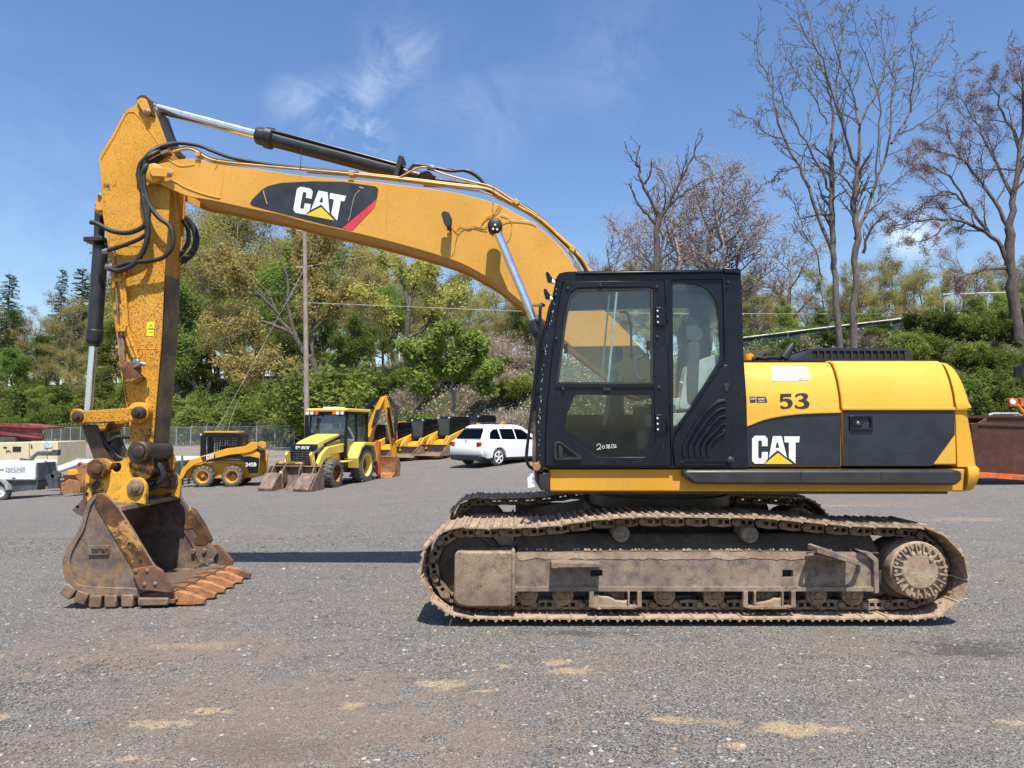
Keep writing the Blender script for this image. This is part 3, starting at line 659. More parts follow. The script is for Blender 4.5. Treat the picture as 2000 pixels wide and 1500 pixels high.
# scratches scuffed into the black door
rs = random.Random(8); m = MB()
for i in range(26):
    u, v = rs.uniform(1650, 1850), rs.uniform(812, 905); l = rs.uniform(6, 34); s = rs.uniform(-.12, .12); w_ = rs.uniform(.18, .4)
    m.add([onpanel(u, v, -.018, .006), onpanel(u + l, v + s * l, -.018, .006), onpanel(u + l, v + s * l + w_, -.018, .006), onpanel(u, v + w_, -.018, .006)], [(0, 1, 2, 3)])
m.build('scratches', flat('pale_scratch', (.075, .08, .09), .5), PB, smooth=0, recalc=False)
m = MB(); m.px([(1656, 812), (1700, 812), (1701, 841), (1656, 841)], BY - .036, BY - .015, [rnd([(1660, 816), (1696, 816), (1697, 837), (1660, 837)], 2)], ref=BY)
m.px([(1661, 818), (1681, 818), (1681, 833), (1661, 833)], BY - .030, BY - .02, ref=BY); m.build('latch', M['blk'], PB, bev=.003)
m = MB(); q = P(1677, 826.5, BY - .035); m.lathe(q, (0, 1, 0), [(0, .010), (.004, .016), (.02, .017)], 14); m.build('lock', M['steel'], PB)
def interp2(tab, x):
    for (a, p), (c_, q) in zip(tab, tab[1:]):
        if x <= c_: t_ = max(0, (x - a) / (c_ - a)); return p + (q - p) * t_
    return tab[-1][1]
# counterweight: plan curve swept
def cw_ring(z, y_in, xr, x0, n=10):
    yn, yf = BY + y_in, BYF - y_in; r_ = .16; ry = .34; xr = max(xr, x0 + r_ + .01)
    pts = [(x0, yn)]
    for k in range(n + 1): a = R(-90 + 90 * k / n); pts.append((xr - r_ + r_ * math.cos(a), yn + ry + ry * math.sin(a)))
    for k in range(1, 8): f = k / 8; pts.append((xr + .10 * math.sin(math.pi * f), yn + ry + (yf - yn - 2 * ry) * f))
    for k in range(n + 1): a = R(90 * k / n); pts.append((xr - r_ + r_ * math.cos(a), yf - ry + ry * math.sin(a)))
    pts.append((x0, yf)); return [(x, y, z) for x, y in pts]
def XR(u): return (u - 1000) / F * 6.26          # silhouette of the rounded rear
x0 = X(1866) + .008
rings = [cw_ring(Z(912), .004, XR(1910), x0)]
for v, u, yi in ((850, 1903, .004), (808, 1897, .004), (800, 1897, .0)): rings.append(cw_ring(Z(v), yi, XR(u), x0))
m = MB(); m.loft(rings)
rings = [cw_ring(Z(801), -.014, XR(1900), x0), cw_ring(Z(796), -.02, XR(1903), x0)]
for v in (785, 770, 755, 742, 731, 722, 714, 709, 706):
    z = Z(v, BY + .1); y = ysurf(z, -.018); z = P(0, v, y).z; y = ysurf(z, -.018)
    u = interp2([(705, 1850), (707, 1857), (710, 1864), (716, 1872), (728, 1881), (745, 1890), (770, 1898), (785, 1902), (800, 1903)], v)
    rings.append(cw_ring(z, y - BY, (u - 1000) / F * (y + .10), X(1850)))
rings[2:] = [[(max(p[0], x0) if p[0] < x0 else p[0], p[1], p[2]) for p in r_] for r_ in rings[2:]]
m.loft(rings); CW = m.build('counterweight', M['cw'], EX, smooth=50)
x0 = X(1884) + .006; m = MB()
m.loft([cw_ring(Z(v), yi, XR(u), x0) for v, u, yi in ((961, 1892, .08), (957, 1902, .03), (948, 1909, .0), (930, 1913, -.02), (916, 1913, -.02), (911, 1909, -.01))])
m.build('counterweight_base', M['cw'], CW, smooth=45)
# hood with its grille on top
HY = 6.75
m = MB(); ho = [(1552, 712), (1556, 702), (1566, 693), (1578, 684), (1594, 680), (1755, 680), (1775, 683), (1781, 692), (1783, 712)]
ho = [(v.x, v.y) for v in cr(ho, 3)]
slots = []
for k in range(14):
    u = 1586.5 + k * 13.1; slots.append(rnd([(u, 685.5), (u + 9.4, 685.5), (u + 10.4, 700), (u + 10.4, 703), (u + 1.2, 703)], 2, 2))
m.px(ho, HY, HY + .02, slots, ref=HY); m.px(ho, HY + .02, 8.1, ref=HY)
HD = m.build('engine_hood', M['bump'], EX, bev=.01)
HD.data.materials.append(M['dark'])
m = MB(); m.px([(1584, 684), (1772, 684), (1772, 704), (1584, 704)], HY + .012, HY + .018, ref=HY); 
m.build('hood_opening', M['dark'], HD, smooth=0)
m = MB(); m.bx(X(1462), X(1860), 6.45, 8.9, zt - .02, zt + .02); m.build('deck_plate', M['blk'], EX)
m = MB(); m.tube([P(1530, 700, 6.9), P(1536, 690, 6.9), P(1549, 672, 6.9)], [.05, .045, .03], 14, smooth=3); m.build('exhaust_pipe', M['cyl'], EX)
m = MB(); m.lathe(P(1464, 704, 6.8), (0, 0, 1), [(0, .045), (.03, .045), (.055, .038), (.062, .02)], 16); m.build('beacon', M['amber'], EX)
m = MB(); m.tube([P(1470, 702, 6.7), P(1478, 697, 6.7), P(1490, 700, 6.7), P(1505, 698, 6.8), P(1525, 700, 6.9)], .02, 8, smooth=3); m.tube([P(1478, 700, 6.7), P(1493, 690, 6.75)], .025, 8); m.build('hose', M['rub'], EX)
# --- cab
CY, CF = 6.12, 7.12
CAB = thing('cab', '', '', (0, 0, 0)); bpy.data.objects.remove(CAB)
sil = [(1046, 921), (1046, 820), (1053, 718), (1066, 641), (1082, 564), (1087, 542), (1092, 534), (1105, 531), (1128, 530), (1413, 526), (1413, 523.5), (1444, 524.5), (1447, 530), (1450, 620), (1452, 692), (1458, 780), (1461, 914), (1312, 914), (1061, 914), (1061, 921)]
dooro = [(1101, 548), (1298, 545.5), (1306, 700), (1312, 911), (1064, 911), (1064, 860), (1068, 790), (1078, 690), (1088, 610), (1096, 560)]
rearo = rnd([(1309, 546), (1412, 544), (1414, 600), (1416, 700), (1411, 712), (1320, 850), (1314, 850)], 3, 2)
m = MB(); m.px(sil, CY, CY + .09, [dooro, rearo]); 
CABO = m.build('cab', M['blk'], EX, bev=.012, label='black operator cab with a door and two side windows')
ORG[CABO.name] = ORG[EX.name]
sil_in = [(1050, 915), (1050, 820), (1057, 718), (1070, 641), (1086, 566), (1094, 540), (1128, 534), (1440, 530), (1447, 620), (1455, 912)]
farhole = rnd([(1084, 806), (1096, 700), (1112, 600), (1120, 570), (1400, 566), (1400, 640), (1402, 700), (1350, 806)], 10, 4)
m = MB(); fp = [(p[0], p[1]) for p in PX(sil_in, CY)]; m.ext(fp, CF - .06, CF, [PX(farhole, CY)])
# roof, floor, rear wall, front frame
def xz(u, v): p = P(u, v, CY); return p.x, p.z
m.ext([xz(1092, 533), xz(1128, 529), xz(1414, 525), xz(1414, 546), xz(1100, 549), xz(1089, 556)], CY + .03, CF)
m.ext([xz(1414, 523), xz(1445, 524), xz(1449, 600), xz(1420, 600)], CY + .03, CF)
m.ext([xz(1050, 895), xz(1458, 895), xz(1458, 914), xz(1050, 914)], CY + .03, CF)
m.ext([xz(1424, 690), xz(1452, 690), xz(1456, 900), xz(1428, 900)], CY + .03, CF)
for y0, y1 in ((CY + .03, CY + .10), (CF - .08, CF)):
    m.ext([xz(1046, 915), xz(1046, 820), xz(1053, 718), xz(1066, 641), xz(1082, 564), xz(1092, 540), xz(1104, 545), xz(1094, 570), xz(1078, 645), xz(1065, 720), xz(1058, 820), xz(1058, 915)], y0, y1)
m.ext([xz(1046, 915), xz(1047, 800), xz(1058, 800), xz(1058, 915)], CY + .1, CF - .08)
m.build('cab_shell', M['blk'], CABO, bev=.008)
m = MB(); m.px([(1124, 531), (1412, 527), (1412, 532), (1126, 536)], CY - .025, CY + .001); m.px([(1415, 523), (1446, 524), (1448, 534), (1415, 533)], CY - .03, CY + .001); m.build('rain_gutter', M['blk'], CABO, bev=.008)
# door
D = CY - .02
uw = [(1118, 567), (1124, 563), (1270, 561), (1276, 566), (1276, 746), (1088, 749)]
uwo = cr([(1100, 640), (1109, 595), (1115, 574), (1127, 566)], 3)
uwin = [(1086, 749), (1092, 700), (1101, 630), (1110, 585), (1115, 572), (1124, 564), (1140, 562), (1268, 560), (1276, 563), (1277, 748)]
lwin = [(1085, 757), (1278, 757), (1280, 862), (1260, 893), (1168, 893), (1094, 842), (1086, 800)]
do2 = [(1102, 550), (1297, 547.5), (1305, 700), (1310.5, 909.5), (1065.5, 909.5), (1065.5, 860), (1069.5, 790), (1079.5, 690), (1089.5, 610), (1097, 562)]
m = MB(); m.px(do2, D, D + .06, [uwin, lwin])
DOOR = m.build('door', M['blk'], CABO, bev=.006)
m = MB(); inn = [(1092, 746), (1097, 702), (1106, 632), (1114, 588), (1119, 577), (1127, 570), (1141, 568.5), (1266, 566), (1271, 569), (1272, 746)]
m.px(uwin, D + .008, D + .03, [inn], ref=D); UW = m.build('window_frame', M['rub'], DOOR, bev=.003)
m = MB(); m.px(uwin, D + .018, D + .024, ref=D); m.build('upper_window', M['glass'], DOOR, smooth=0)
m = MB(); m.px([(1190, 570), (1193, 570), (1177, 746), (1173, 746)], D + .024, D + .034, ref=D); m.px([(1203, 570), (1207, 570), (1190, 746), (1186, 746)], D + .01, D + .017, ref=D); m.build('sliding_window_edge', flat('clear_glass_edge', (.20, .30, .30), .2), DOOR)
m = MB(); lg = [(1106, 770), (1270, 770), (1273, 775), (1274, 854), (1253, 886), (1168, 886), (1106, 842), (1104, 820)]
m.px(lwin, D + .012, D + .02, [[(1123, 771), (1270, 771), (1273, 775), (1274, 854), (1253, 886), (1168, 886), (1104, 840), (1105, 815)]], ref=D); m.build('window_border', M['blk'], DOOR, smooth=0)
m = MB(); m.px([(1122, 770), (1271, 770), (1274, 775), (1275, 855), (1254, 887), (1168, 887), (1103, 841), (1104, 815)], D + .021, D + .026, ref=D); LW = m.build('lower_window', M['glassd'], DOOR, smooth=0)
# chalk number on the lower window
m = MB()
strokes = [[(515, 1160), (528, 1148), (541, 1152), (536, 1170), (518, 1182), (530, 1178), (545, 1180)], [(560, 1155), (550, 1165), (556, 1174), (566, 1168), (560, 1155)], [(573, 1153), (584, 1154), (576, 1163), (585, 1168), (574, 1174)],
           [(597, 1150), (588, 1158), (600, 1168), (590, 1174), (588, 1166), (598, 1152)], [(608, 1148), (606, 1174)], [(612, 1152), (622, 1151), (614, 1174)], [(624, 1155), (632, 1152), (634, 1160), (622, 1170), (640, 1166)]]
for s_ in strokes: m.tube([P(1000 + u / 3.125, 500 + v / 3.125, D - .001) for u, v in s_], .0021, 5, smooth=3)
m.build('chalk_number', M['white'], LW)
# hinges, handle, bolts
for v in (601, 612, 623, 811, 822, 833): pass
for v0 in (600, 810):
    m = MB(); m.px([(1281, v0), (1300, v0), (1301, v0 + 36), (1282, v0 + 36)], D - .02, D - .001); m.cyl(P(1303, v0 + 6, D - .015), P(1304, v0 + 32, D - .015), .012, 10)
    H = m.build('hinge', M['blk'], DOOR, bev=.003); m = MB()
    for k in range(3): m.lathe(P(1284.5 + .4 * k, v0 + 7 + 11 * k, D - .03), (0, 1, 0), [(0, .006), (.008, .009), (.01, .009)], 10)
    m.build('bolt', M['white'], H)
m = MB()
for u, v in ((1173, 557), (1283, 560), (1109, 563), (1087, 661), (1288, 757), (1100, 760), (1423, 551), (1284, 658), (1428, 899), (1334, 902), (1086, 870)): m.lathe(P(u, v, D - .018), (0, 1, 0), [(0, .008), (.006, .014), (.02, .016)], 12)
m.build('bolt', M['bump'], DOOR)
m = MB(); m.px([(1082, 864), (1094, 862), (1137, 893), (1136, 898), (1086, 899), (1082, 896)], D - .022, D - .001, [[(1087, 868), (1094, 867), (1128, 892), (1087, 894)]]); m.px([(1091, 870), (1099, 873), (1099, 894), (1091, 894)], D - .025, D - .001)
m.build('handle', M['rub'], DOOR, bev=.003)
m = MB(); m.px([(1103, 672), (1109, 671), (1108, 690), (1102, 690)], D + .0, D + .018, ref=D); m.build('window_latch', M['dark'], DOOR); m = MB(); m.px([(1264, 666), (1270, 666), (1270, 683), (1264, 683)], D, D + .018, ref=D); m.build('window_latch', M['dark'], DOOR); m = MB(); m.px([(1177, 757), (1193, 757), (1192, 763), (1178, 763)], D - .012, D + .002, ref=D); m.build('window_latch', M['dark'], DOOR)
# rear quarter window and louvred cover
rg = [(v.x, v.y) for v in cr([(1316, 840), (1316, 700), (1315, 560), (1320, 553), (1345, 552.5), (1365, 553), (1388, 565), (1401, 585), (1405, 609), (1407, 660), (1408, 697), (1395, 722), (1370, 762), (1345, 803)], 2)]
m = MB(); m.px(rearo, CY + .02, CY + .05, [rg], ref=CY); m.build('window_border', M['blk'], CABO, smooth=0)
m = MB(); m.px([(1313, 550), (1410, 548), (1412, 705), (1318, 850), (1314, 850)], CY + .052, CY + .058, ref=CY); m.build('rear_window', M['glass'], CABO, smooth=0)
cov = rnd([(1318, 852), (1415, 712), (1424, 712), (1427, 725), (1431, 886), (1424, 895), (1418, 911), (1318, 911), (1315, 872)], 3, 3)
m = MB(); m.px(cov, CY - .03, CY + .001); 
COV = m.build('side_cover', M['blk'], CABO, bev=.008)
m = MB()
for k in range(5):
    a = 12 * k; m.tube([P(u, v, CY - .032) for u, v in ((1336 + a * 1.0, 892), (1337 + a * 1.0, 872 + 0 * k), (1352 + a * .95, 842 + 3.6 * k), (1375 + a * .75, 808 + 10 * k), (1398 + 3.5 * k, 788 + 14 * k), (1416, 783 + 15 * k))], .020, 8, smooth=4)
m.px([(1330, 870), (1333, 866), (1336, 895), (1418, 897), (1417, 901), (1331, 900)], CY - .04, CY - .028, ref=CY)
m.build('cover_rib', M['blk'], COV)
m = MB(); m.px([(1414, 748), (1424, 748), (1421, 764), (1417, 764)], CY - .038, CY - .028); m.lathe(P(1428, 899, CY - .05), (0, 1, 0), [(0, .012), (.01, .03), (.02, .032)], 14); m.build('cover_latch', M['bump'], COV)
# cab interior
m = MB(); sy = 6.43
m.loft([[(x + dx, y, z) for x, y, z in ((0, sy - .24, 0), (0, sy + .24, 0), (.10, sy + .2, 0), (.10, sy - .2, 0))] for dx, z in ()]) if 0 else None
def cushion(m, pts, y0, y1, r=.04): m.ext(rnd(pts, r, 3), y0, y1)
q = lambda u, v: (P(u, v, sy).x, P(u, v, sy).z)
m = MB(); cushion(m, [q(1316, 800), q(1330, 722), q(1345, 690), q(1352, 694), q(1350, 730), q(1340, 800)], sy - .19, sy - .04); cushion(m, [q(1347, 795), q(1352, 722), q(1362, 704), q(1382, 698), q(1394, 702), q(1393, 720), q(1368, 790), q(1360, 820)], sy - .19, sy + .2)
cushion(m, [q(1250, 812), q(1345, 806), q(1350, 830), q(1255, 834)], sy - .19, sy + .2); m.build('seat', M['seat'], CABO, bev=.02, smooth=60)
m = MB(); cushion(m, [q(1330, 640), q(1338, 624), q(1348, 622), q(1366, 655), q(1364, 668), q(1352, 672), q(1334, 668)], sy - .14, sy + .14); cushion(m, [q(1330, 740), q(1336, 672), q(1356, 672), q(1352, 790), q(1332, 790)], sy - .2, sy + .22); m.build('headrest', M['seatd'], CABO, bev=.02, smooth=60)
m = MB(); m.tube([P(1330, 750, 6.3), P(1337, 745, 6.3), P(1340, 800, 6.3)], .03, 10); m.bx(X(1300, 6.3), X(1345, 6.3), 6.26, 6.34, Z(800, 6.3), Z(778, 6.3)); m.build('armrest', M['seat'], CABO, bev=.01)
m = MB(); m.tube([P(1262, 745, 6.35), P(1243, 735, 6.35), P(1240, 705, 6.35), P(1252, 697, 6.35), P(1268, 694, 6.35)], .018, 8, smooth=3)
for yy in (6.45, 6.7): m.tube([P(1180, 830, yy), P(1192, 760, yy), P(1200, 722, yy)], [.02, .018, .022], 8)
m.tube([P(1200, 722, 6.45), P(1212, 745, 6.45)], .02, 8)
m.tube([P(1233, 700, 6.9), P(1232, 640, 6.9), P(1225, 612, 6.9), P(1210, 610, 6.9)], .012, 6, smooth=3)
m.build('control_lever', M['seatd'], CABO)
m = MB(); m.bx(X(1240, 6.3), X(1320, 6.3), 6.25, 6.42, Z(880, 6.3), Z(790, 6.3)); m.bx(X(1190, 6.9), X(1215, 6.9), 6.75, 6.95, Z(890, 6.9), Z(740, 6.9)); m.build('console', M['seatd'], CABO, bev=.02)
m = MB(); m.bx(X(1200, 6.7), X(1215, 6.7), 6.6, 6.95, Z(705, 6.7), Z(680, 6.7)); m.build('monitor', M['dark'], CABO, bev=.01)
# grab rail, mirrors, tag
m = MB(); rail = [P(1063, 597, 6.05), P(1056, 598, 6.02), P(1054, 640, 5.98), P(1050, 690, 5.98), P(1043, 760, 5.98), P(1035, 830, 5.98), P(1029, 880, 5.98), P(1029, 900, 5.98), P(1035, 912, 6.0), P(1047, 917, 6.08)]
m.tube(rail, .0135, 10, smooth=4); m.tube([P(1041, 768, 5.98), P(1052, 768, 6.12)], .010, 8); m.tube([P(1052, 685, 5.98), P(1060, 685, 6.12)], .010, 8); m.build('grab_rail', M['blk'], CABO)
m = MB(); m.lathe(P(1048, 912, 6.0), (0, 1, 0), [(0, .03), (.02, .035), (.10, .035)], 14); m.box(P(1050, 596, 6.05), (.09, .05, .018)); m.build('rail_foot', M['rust'], CABO, label='rusty bolted foot of the grab rail')
for u, v in ((1073, 541), (1069, 574)):
    m = MB(); m.px(rnd([(u - 7, v - 10), (u - 3, v - 11), (u + 6, v + 2), (u + 5, v + 9), (u - 3, v + 7)], 2), 6.0, 6.09); m.tube([P(u + 4, v + 6, 6.04), P(u + 12, v + 6, 6.08), P(u + 18, v + 2, 6.14)], .008, 6); LMP = m.build('work_lamp', M['blk'], CABO, bev=.004)
    m = MB(); m.lathe(P(u + 7, v + 9, 6.03), (0, 1, 0), [(0, .012), (.004, .018), (.03, .018)], 12); m.build('lens', M['ledglass'], LMP)
m = MB(); m.px([(1030, 925), (1042, 924), (1044, 951), (1031, 953)], 6.02, 6.022); TAG = m.build('paper_tag', M['white'], EX, smooth=0)
m = MB(); 
for k, tx in enumerate(('203172',)): m.text(tx, lambda x, y: tuple(P(1039.5 + y * 1.0, 930 + x, 6.018)), 5.2, .05)
m.build('lettering', M['dark'], TAG, smooth=0, recalc=False)
m = MB(); m.tube([P(1036, 925, 6.02), P(1042, 917, 6.02)], .002, 4); m.build('tag_wire', M['dark'], TAG)

rs = random.Random(31); m = MB()
for i in range(46):
    v = rs.uniform(560, 905); u = interp2([(560, 1086), (640, 1070), (720, 1057), (820, 1050), (905, 1050)], v) + rs.uniform(1, 5); h = rs.uniform(.5, 3.5); w_ = rs.uniform(.3, .9)
    p = [P(u + a * w_, v + b_ * h, CY - .0022) for a, b_ in ((-1, -.6), (.3, -1), (1, .2), (.2, 1), (-.8, .5))]; m.add(p, [(0, 1, 2, 3, 4)])
for i in range(30):
    u, v = rs.choice([(rs.uniform(1284, 1304), rs.uniform(560, 900)), (rs.uniform(1420, 1452), rs.uniform(700, 905)), (rs.uniform(1070, 1300), rs.uniform(898, 908))]); h = rs.uniform(.5, 4); w_ = rs.uniform(.15, .4)
    y = D - .0015 if u < 1310 else CY - .0022; m.mat(1); m.add([P(u - w_, v - h, y), P(u + w_, v - h, y), P(u + w_, v + h, y), P(u - w_, v + h, y)], [(0, 1, 2, 3)])
m.build('paint_chips', [flat('bare_primer_chips', (.42, .41, .36), .7), flat('grey_scuff', (.05, .052, .06), .6)], CABO, smooth=0, recalc=False)
M['cutter'] = earthy('brown_rust_edged_steel', (.10, .06, .038), (.17, .10, .06), (.26, .10, .04), (.06, .038, .026), r=.65, rust=(.34, .13, .05), bm=.3, rf=.8, sc1=3)
# --- boom
B0, B1 = 7.35, 7.90
top = [(320, 318), (361, 310), (400, 313), (430, 318), (550, 337), (600, 344), (700, 352), (738, 356), (870, 373), (930, 386), (975, 400), (1015, 421), (1050, 442), (1095, 484), (1125, 526), (1165, 590), (1215, 640), (1262, 690)]
bot = [(1300, 745), (1282, 775), (1245, 775), (1180, 726), (1120, 680), (1068, 631), (1017, 589), (975, 556), (930, 529), (900, 514), (861, 500), (800, 482), (720, 461), (600, 434), (550, 420), (490, 408), (412, 391), (370, 384), (340, 372), (307, 357), (292, 346)]
tp = [(v.x, v.y) for v in cr(top, 4)]; bt = [(v.x, v.y) for v in cr(bot, 4)]
nose = [(289, 338), (291, 328), (300, 322)]
outl = tp + bt + nose
m = MB(); m.px(outl, B0, B0 + .02); m.px(outl, B1 - .02, B1, ref=B0)
def inset(pts, dv): return [(u, v + dv) for u, v in pts]
box = [(v.x, v.y) for v in cr([(352, 322)] + [(u, v + 6) for u, v in top[2:]], 4)] + [(v.x, v.y) for v in cr([(u, v - 5) for u, v in bot[:-3]], 4)]
m.px(box, B0 + .02, B1 - .02, ref=B0)
BOOM = m.build('boom', M['boom'], EX, bev=.004, smooth=30)
# side-plate lip under the nose and weld seams
m = MB(); m.tube([P(u, v, B0 - .002) for u, v in ((330, 352), (345, 356), (362, 366), (400, 380), (430, 387))], .008, 6, smooth=4)
m.tube([P(u, v, B0 - .001) for u, v in ((438, 322), (436, 350), (430, 388))], .004, 5); m.tube([P(u, v, B0 - .001) for u, v in ((758, 364), (754, 420), (756, 470))], .003, 5)
m.tube([P(u, v, B0 - .001) for u, v in ((330, 312), (345, 322), (358, 325), (380, 322))], .006, 6, smooth=4)
m.build('weld_seam', M['boom'], BOOM)
def pinplate(pts, y0, th, name, mt, parent, pins, pr=.02): 
    k = MB(); k.px(pts, y0 - th, y0, ref=y0 - th); o = k.build(name, mt, parent, bev=.005)
    for (u, v, r_, d) in pins:
        k = MB(); p = P(u, v, y0 - th - d); k.lathe(p, (0, 1, 0), [(0, r_ * .75), (d * .3, r_), (d, r_)], 18); k.lathe(p - Vector((0, .008, 0)), (0, 1, 0), [(0, r_ * .35), (.004, r_ * .5), (.01, r_ * .5)], 6); k.build('pin', M['steel'] if r_ < .04 else M['greasy'], o)
    return o
m = MB(); m.lathe(P(297, 337, B0 - .05), (0, 1, 0), [(0, .09), (.012, .105), (.05, .11)], 24); m.build('pin_boss', M['boom'], BOOM)
pinplate(rnd([(290, 331), (297, 326), (333, 328), (338, 336), (334, 346), (296, 344)], 3), B0 - .05, .02, 'pin_keeper', M['boom'], BOOM, [(329, 338, .024, .02)])
# boom decal
dY = B0 - .003
dec = [(493, 402), (488, 398), (492, 390), (512, 370), (524, 363), (550, 357), (610, 354), (670, 355), (699, 359), (733, 364), (739, 369), (736, 389), (668, 446), (640, 440)]
m = MB(); m.sheet(PX(dec, dY), dY); DEC = m.build('brand_decal', M['decalb'], BOOM, smooth=0, recalc=False)
m = MB(); m.sheet(PX([(736, 389), (731, 405), (688, 450), (668, 446)], dY - .001), dY - .001); m.build('red_stripe', M['red'], DEC, smooth=0, recalc=False)
logo(lambda u, v: tuple(P(581 + u * .2654 - v * .043, 363.5 + u * .0503 + v * .243, dY - .002)), DEC)
m = MB()
for s_ in ([(514, 372), (517, 384), (522, 399)], [(704, 371), (692, 384), (684, 420), (680, 432)], [(702, 366), (710, 368)]): m.tube([P(u, v, dY - .001) for u, v in s_], .006 if s_[0][0] != 704 else .004, 5, smooth=3)
m.build('paint_scrape', flat('scraped_primer', (.50, .33, .20), .7), DEC)
# tubes and hoses along the boom
def pl(pts, y, r, n=8, sm_=4): 
    k = MB(); k.tube([P(a[0], a[1], y if len(a) < 3 else a[2]) for a in pts], r, n, smooth=sm_); return k
TB = []
for dv, y, r_ in ((0, B0 - .0, .014), (-3, B0 + .06, .012)):
    TB.append(pl([(338, 297 + dv), (362, 291 + dv), (380, 294 + dv), (405, 309 + dv), (432, 316 + dv), (500, 323 + dv), (600, 332 + dv), (700, 341 + dv), (800, 352 + dv), (900, 364 + dv), (950, 369 + dv), (972, 380 + dv), (1010, 402 + dv), (1050, 425 + dv), (1090, 460 + dv), (1133, 502 + dv), (1152, 532 + dv), (1190, 600 + dv)], y, r_))
for t_ in TB: t_.build('steel_line', M['pipe'], BOOM)
for a in (pl([(600, 337), (700, 345), (800, 356), (900, 369), (950, 377), (990, 396), (1040, 424), (1085, 465), (1120, 505), (1140, 536), (1180, 610)], B0 + .01, .010), pl([(780, 347), (812, 330), (832, 327), (870, 341), (930, 357), (962, 366), (1000, 390), (1050, 420)], B0 + .05, .010)): a.build('steel_line', M['pipe'], BOOM)
for u, v in ((688, 342), (1008, 397), (390, 305), (1118, 489)): k = MB(); k.box(P(u, v - 1, B0 + .02), (.06, .10, .05), ry=R(6 if u < 900 else 38)); k.build('line_clamp', M['pipe'], BOOM, bev=.004)
k = pl([(268, 345), (275, 320), (295, 298), (325, 285), (352, 280), (390, 285), (420, 297), (460, 310), (540, 323), (640, 333), (700, 338)], B0 + .03, .019); k.build('hose', M['rub'], BOOM)
k = pl([(840, 350), (900, 358), (945, 366), (975, 385), (1020, 404), (1050, 424), (1100, 470), (1130, 500), (1148, 530)], B0 + .16, .030); k.build('hose', M['rub'], BOOM)
k = pl([(780, 350), (795, 340), (805, 325), (815, 322), (850, 328), (880, 334), (910, 333), (930, 342), (945, 358), (955, 369)], B0 + .12, .018); k.build('hose', M['rub'], BOOM); pl([(850, 330), (890, 331), (915, 336), (935, 348), (950, 366)], B0 + .18, .016).build('hose', M['rub'], BOOM)
for a in ((P(842, 328, B0 + .08), (.09, .10, .03), 12, 'steel'), (P(325, 300, B0 + .05), (.08, .10, .035), -20, 'worn'), (P(352, 305, B0 + .06), (.07, .10, .035), 0, 'worn')): k = MB(); k.box(a[0], a[1], ry=R(a[2])); k.build('line_fitting', M[a[3]], BOOM, bev=.004)
k = MB(); k.px([(822, 350), (826, 340), (838, 338), (852, 344), (858, 352)], B0 + .15, B1 - .15); k.build('cylinder_bracket', M['worn'], BOOM, bev=.01)
# cable ties and wires around the boom cylinder head
k = MB()
for w_ in ([(885, 444), (895, 454), (905, 445), (922, 442), (940, 446), (952, 448)], [(892, 448), (900, 440), (915, 446), (930, 440), (945, 443), (955, 436)], [(940, 440), (950, 425), (965, 418), (975, 410), (980, 400)], [(938, 443), (945, 430), (960, 420), (972, 405), (976, 396)], [(963, 415), (962, 400), (965, 390)],
           [(978, 437), (990, 431), (1010, 430), (1035, 433), (1048, 438)], [(978, 418), (995, 425), (1000, 440), (996, 462), (985, 475)], [(895, 455), (890, 470), (887, 490), (882, 496)]): k.tube([P(u, v, B0 - .012) for u, v in w_], .0035, 5, smooth=4)
k.build('wiring', M['pipe'], BOOM)
k = MB()
for a, c_ in (((590, 283), (586, 332)), ((418, 318), (424, 310)), ((965, 362), (963, 382)), ((392, 296), (388, 312))): k.tube([P(*a, B0 - .03), P(*c_, B0 - .03)], .003, 5)
k.build('cable_tie', M['rub'], BOOM)
k = MB(); k.px(rnd([(862, 418), (867, 413), (877, 416), (883, 428), (882, 441), (874, 446), (867, 436)], 3), B0 - .16, B0 - .10, ref=B0 - .13); k.tube([P(875, 446, B0 - .12), P(879, 446, B0 - .05), P(880, 448, B0)], .014, 8); WL = k.build('work_lamp', M['rub'], BOOM, bev=.015, smooth=60)
k = MB(); k.box(P(878, 447, B0 - .05), (.05, .07, .02)); k.build('lamp_bracket', M['worn'], WL, bev=.003)
# boom cylinders
def cylinder(name, a, b_, c_, rr, rb, rod_gl, y, eye=None, parent=EX, capm=None):
    k = MB(); A, Bq, C_ = P(*a, y), P(*b_, y), P(*c_, y); d = (C_ - A).normalized()
    k.lathe(Bq - d * .02, d, [(0, rb * .82), (.01, rb * 1.0), (.03, rb * 1.12), (.14, rb * 1.12), (.15, rb), ((C_ - Bq).length - .02, rb), ((C_ - Bq).length, rb * .8)], 28); o = k.build(name, M['cyl'], parent, smooth=35)
    k = MB(); k.cyl(A, Bq + d * .05, rr, 24); k.build('rod', M['chrome'], o)
    return o, A, Bq, C_, d
for y in (7.17, 8.08):
    o, A, Bq, C_, d = cylinder('boom_cylinder', (968, 445), (1045, 628), (1075, 720), .045, .075, 0, y)
    k = MB(); k.lathe(P(967, 444, y) - Vector((0, .10, 0)), (0, 1, 0), [(0, .055), (.01, .068), (.02, .074), (.17, .074)], 24); o2 = k.build('rod_eye', M['rub'], o)
    if y < 7.5:
        k = MB()
        for du, dv in ((-4, 3), (4, 4), (0, -5)): k.lathe(P(967 + du, 444 + dv, y - .112), (0, 1, 0), [(0, .008), (.006, .012), (.014, .012)], 10)
        k.build('bolt', M['white'], o2)
k = MB(); k.tube([P(1047, 625, 7.1), P(1058, 635, 7.05), P(1050, 690, 7.08)], .02, 8, smooth=3); k.px([(1040, 640), (1062, 636), (1066, 700), (1050, 700)], 7.12, 7.2); k.build('hose', M['rub'], BOOM)
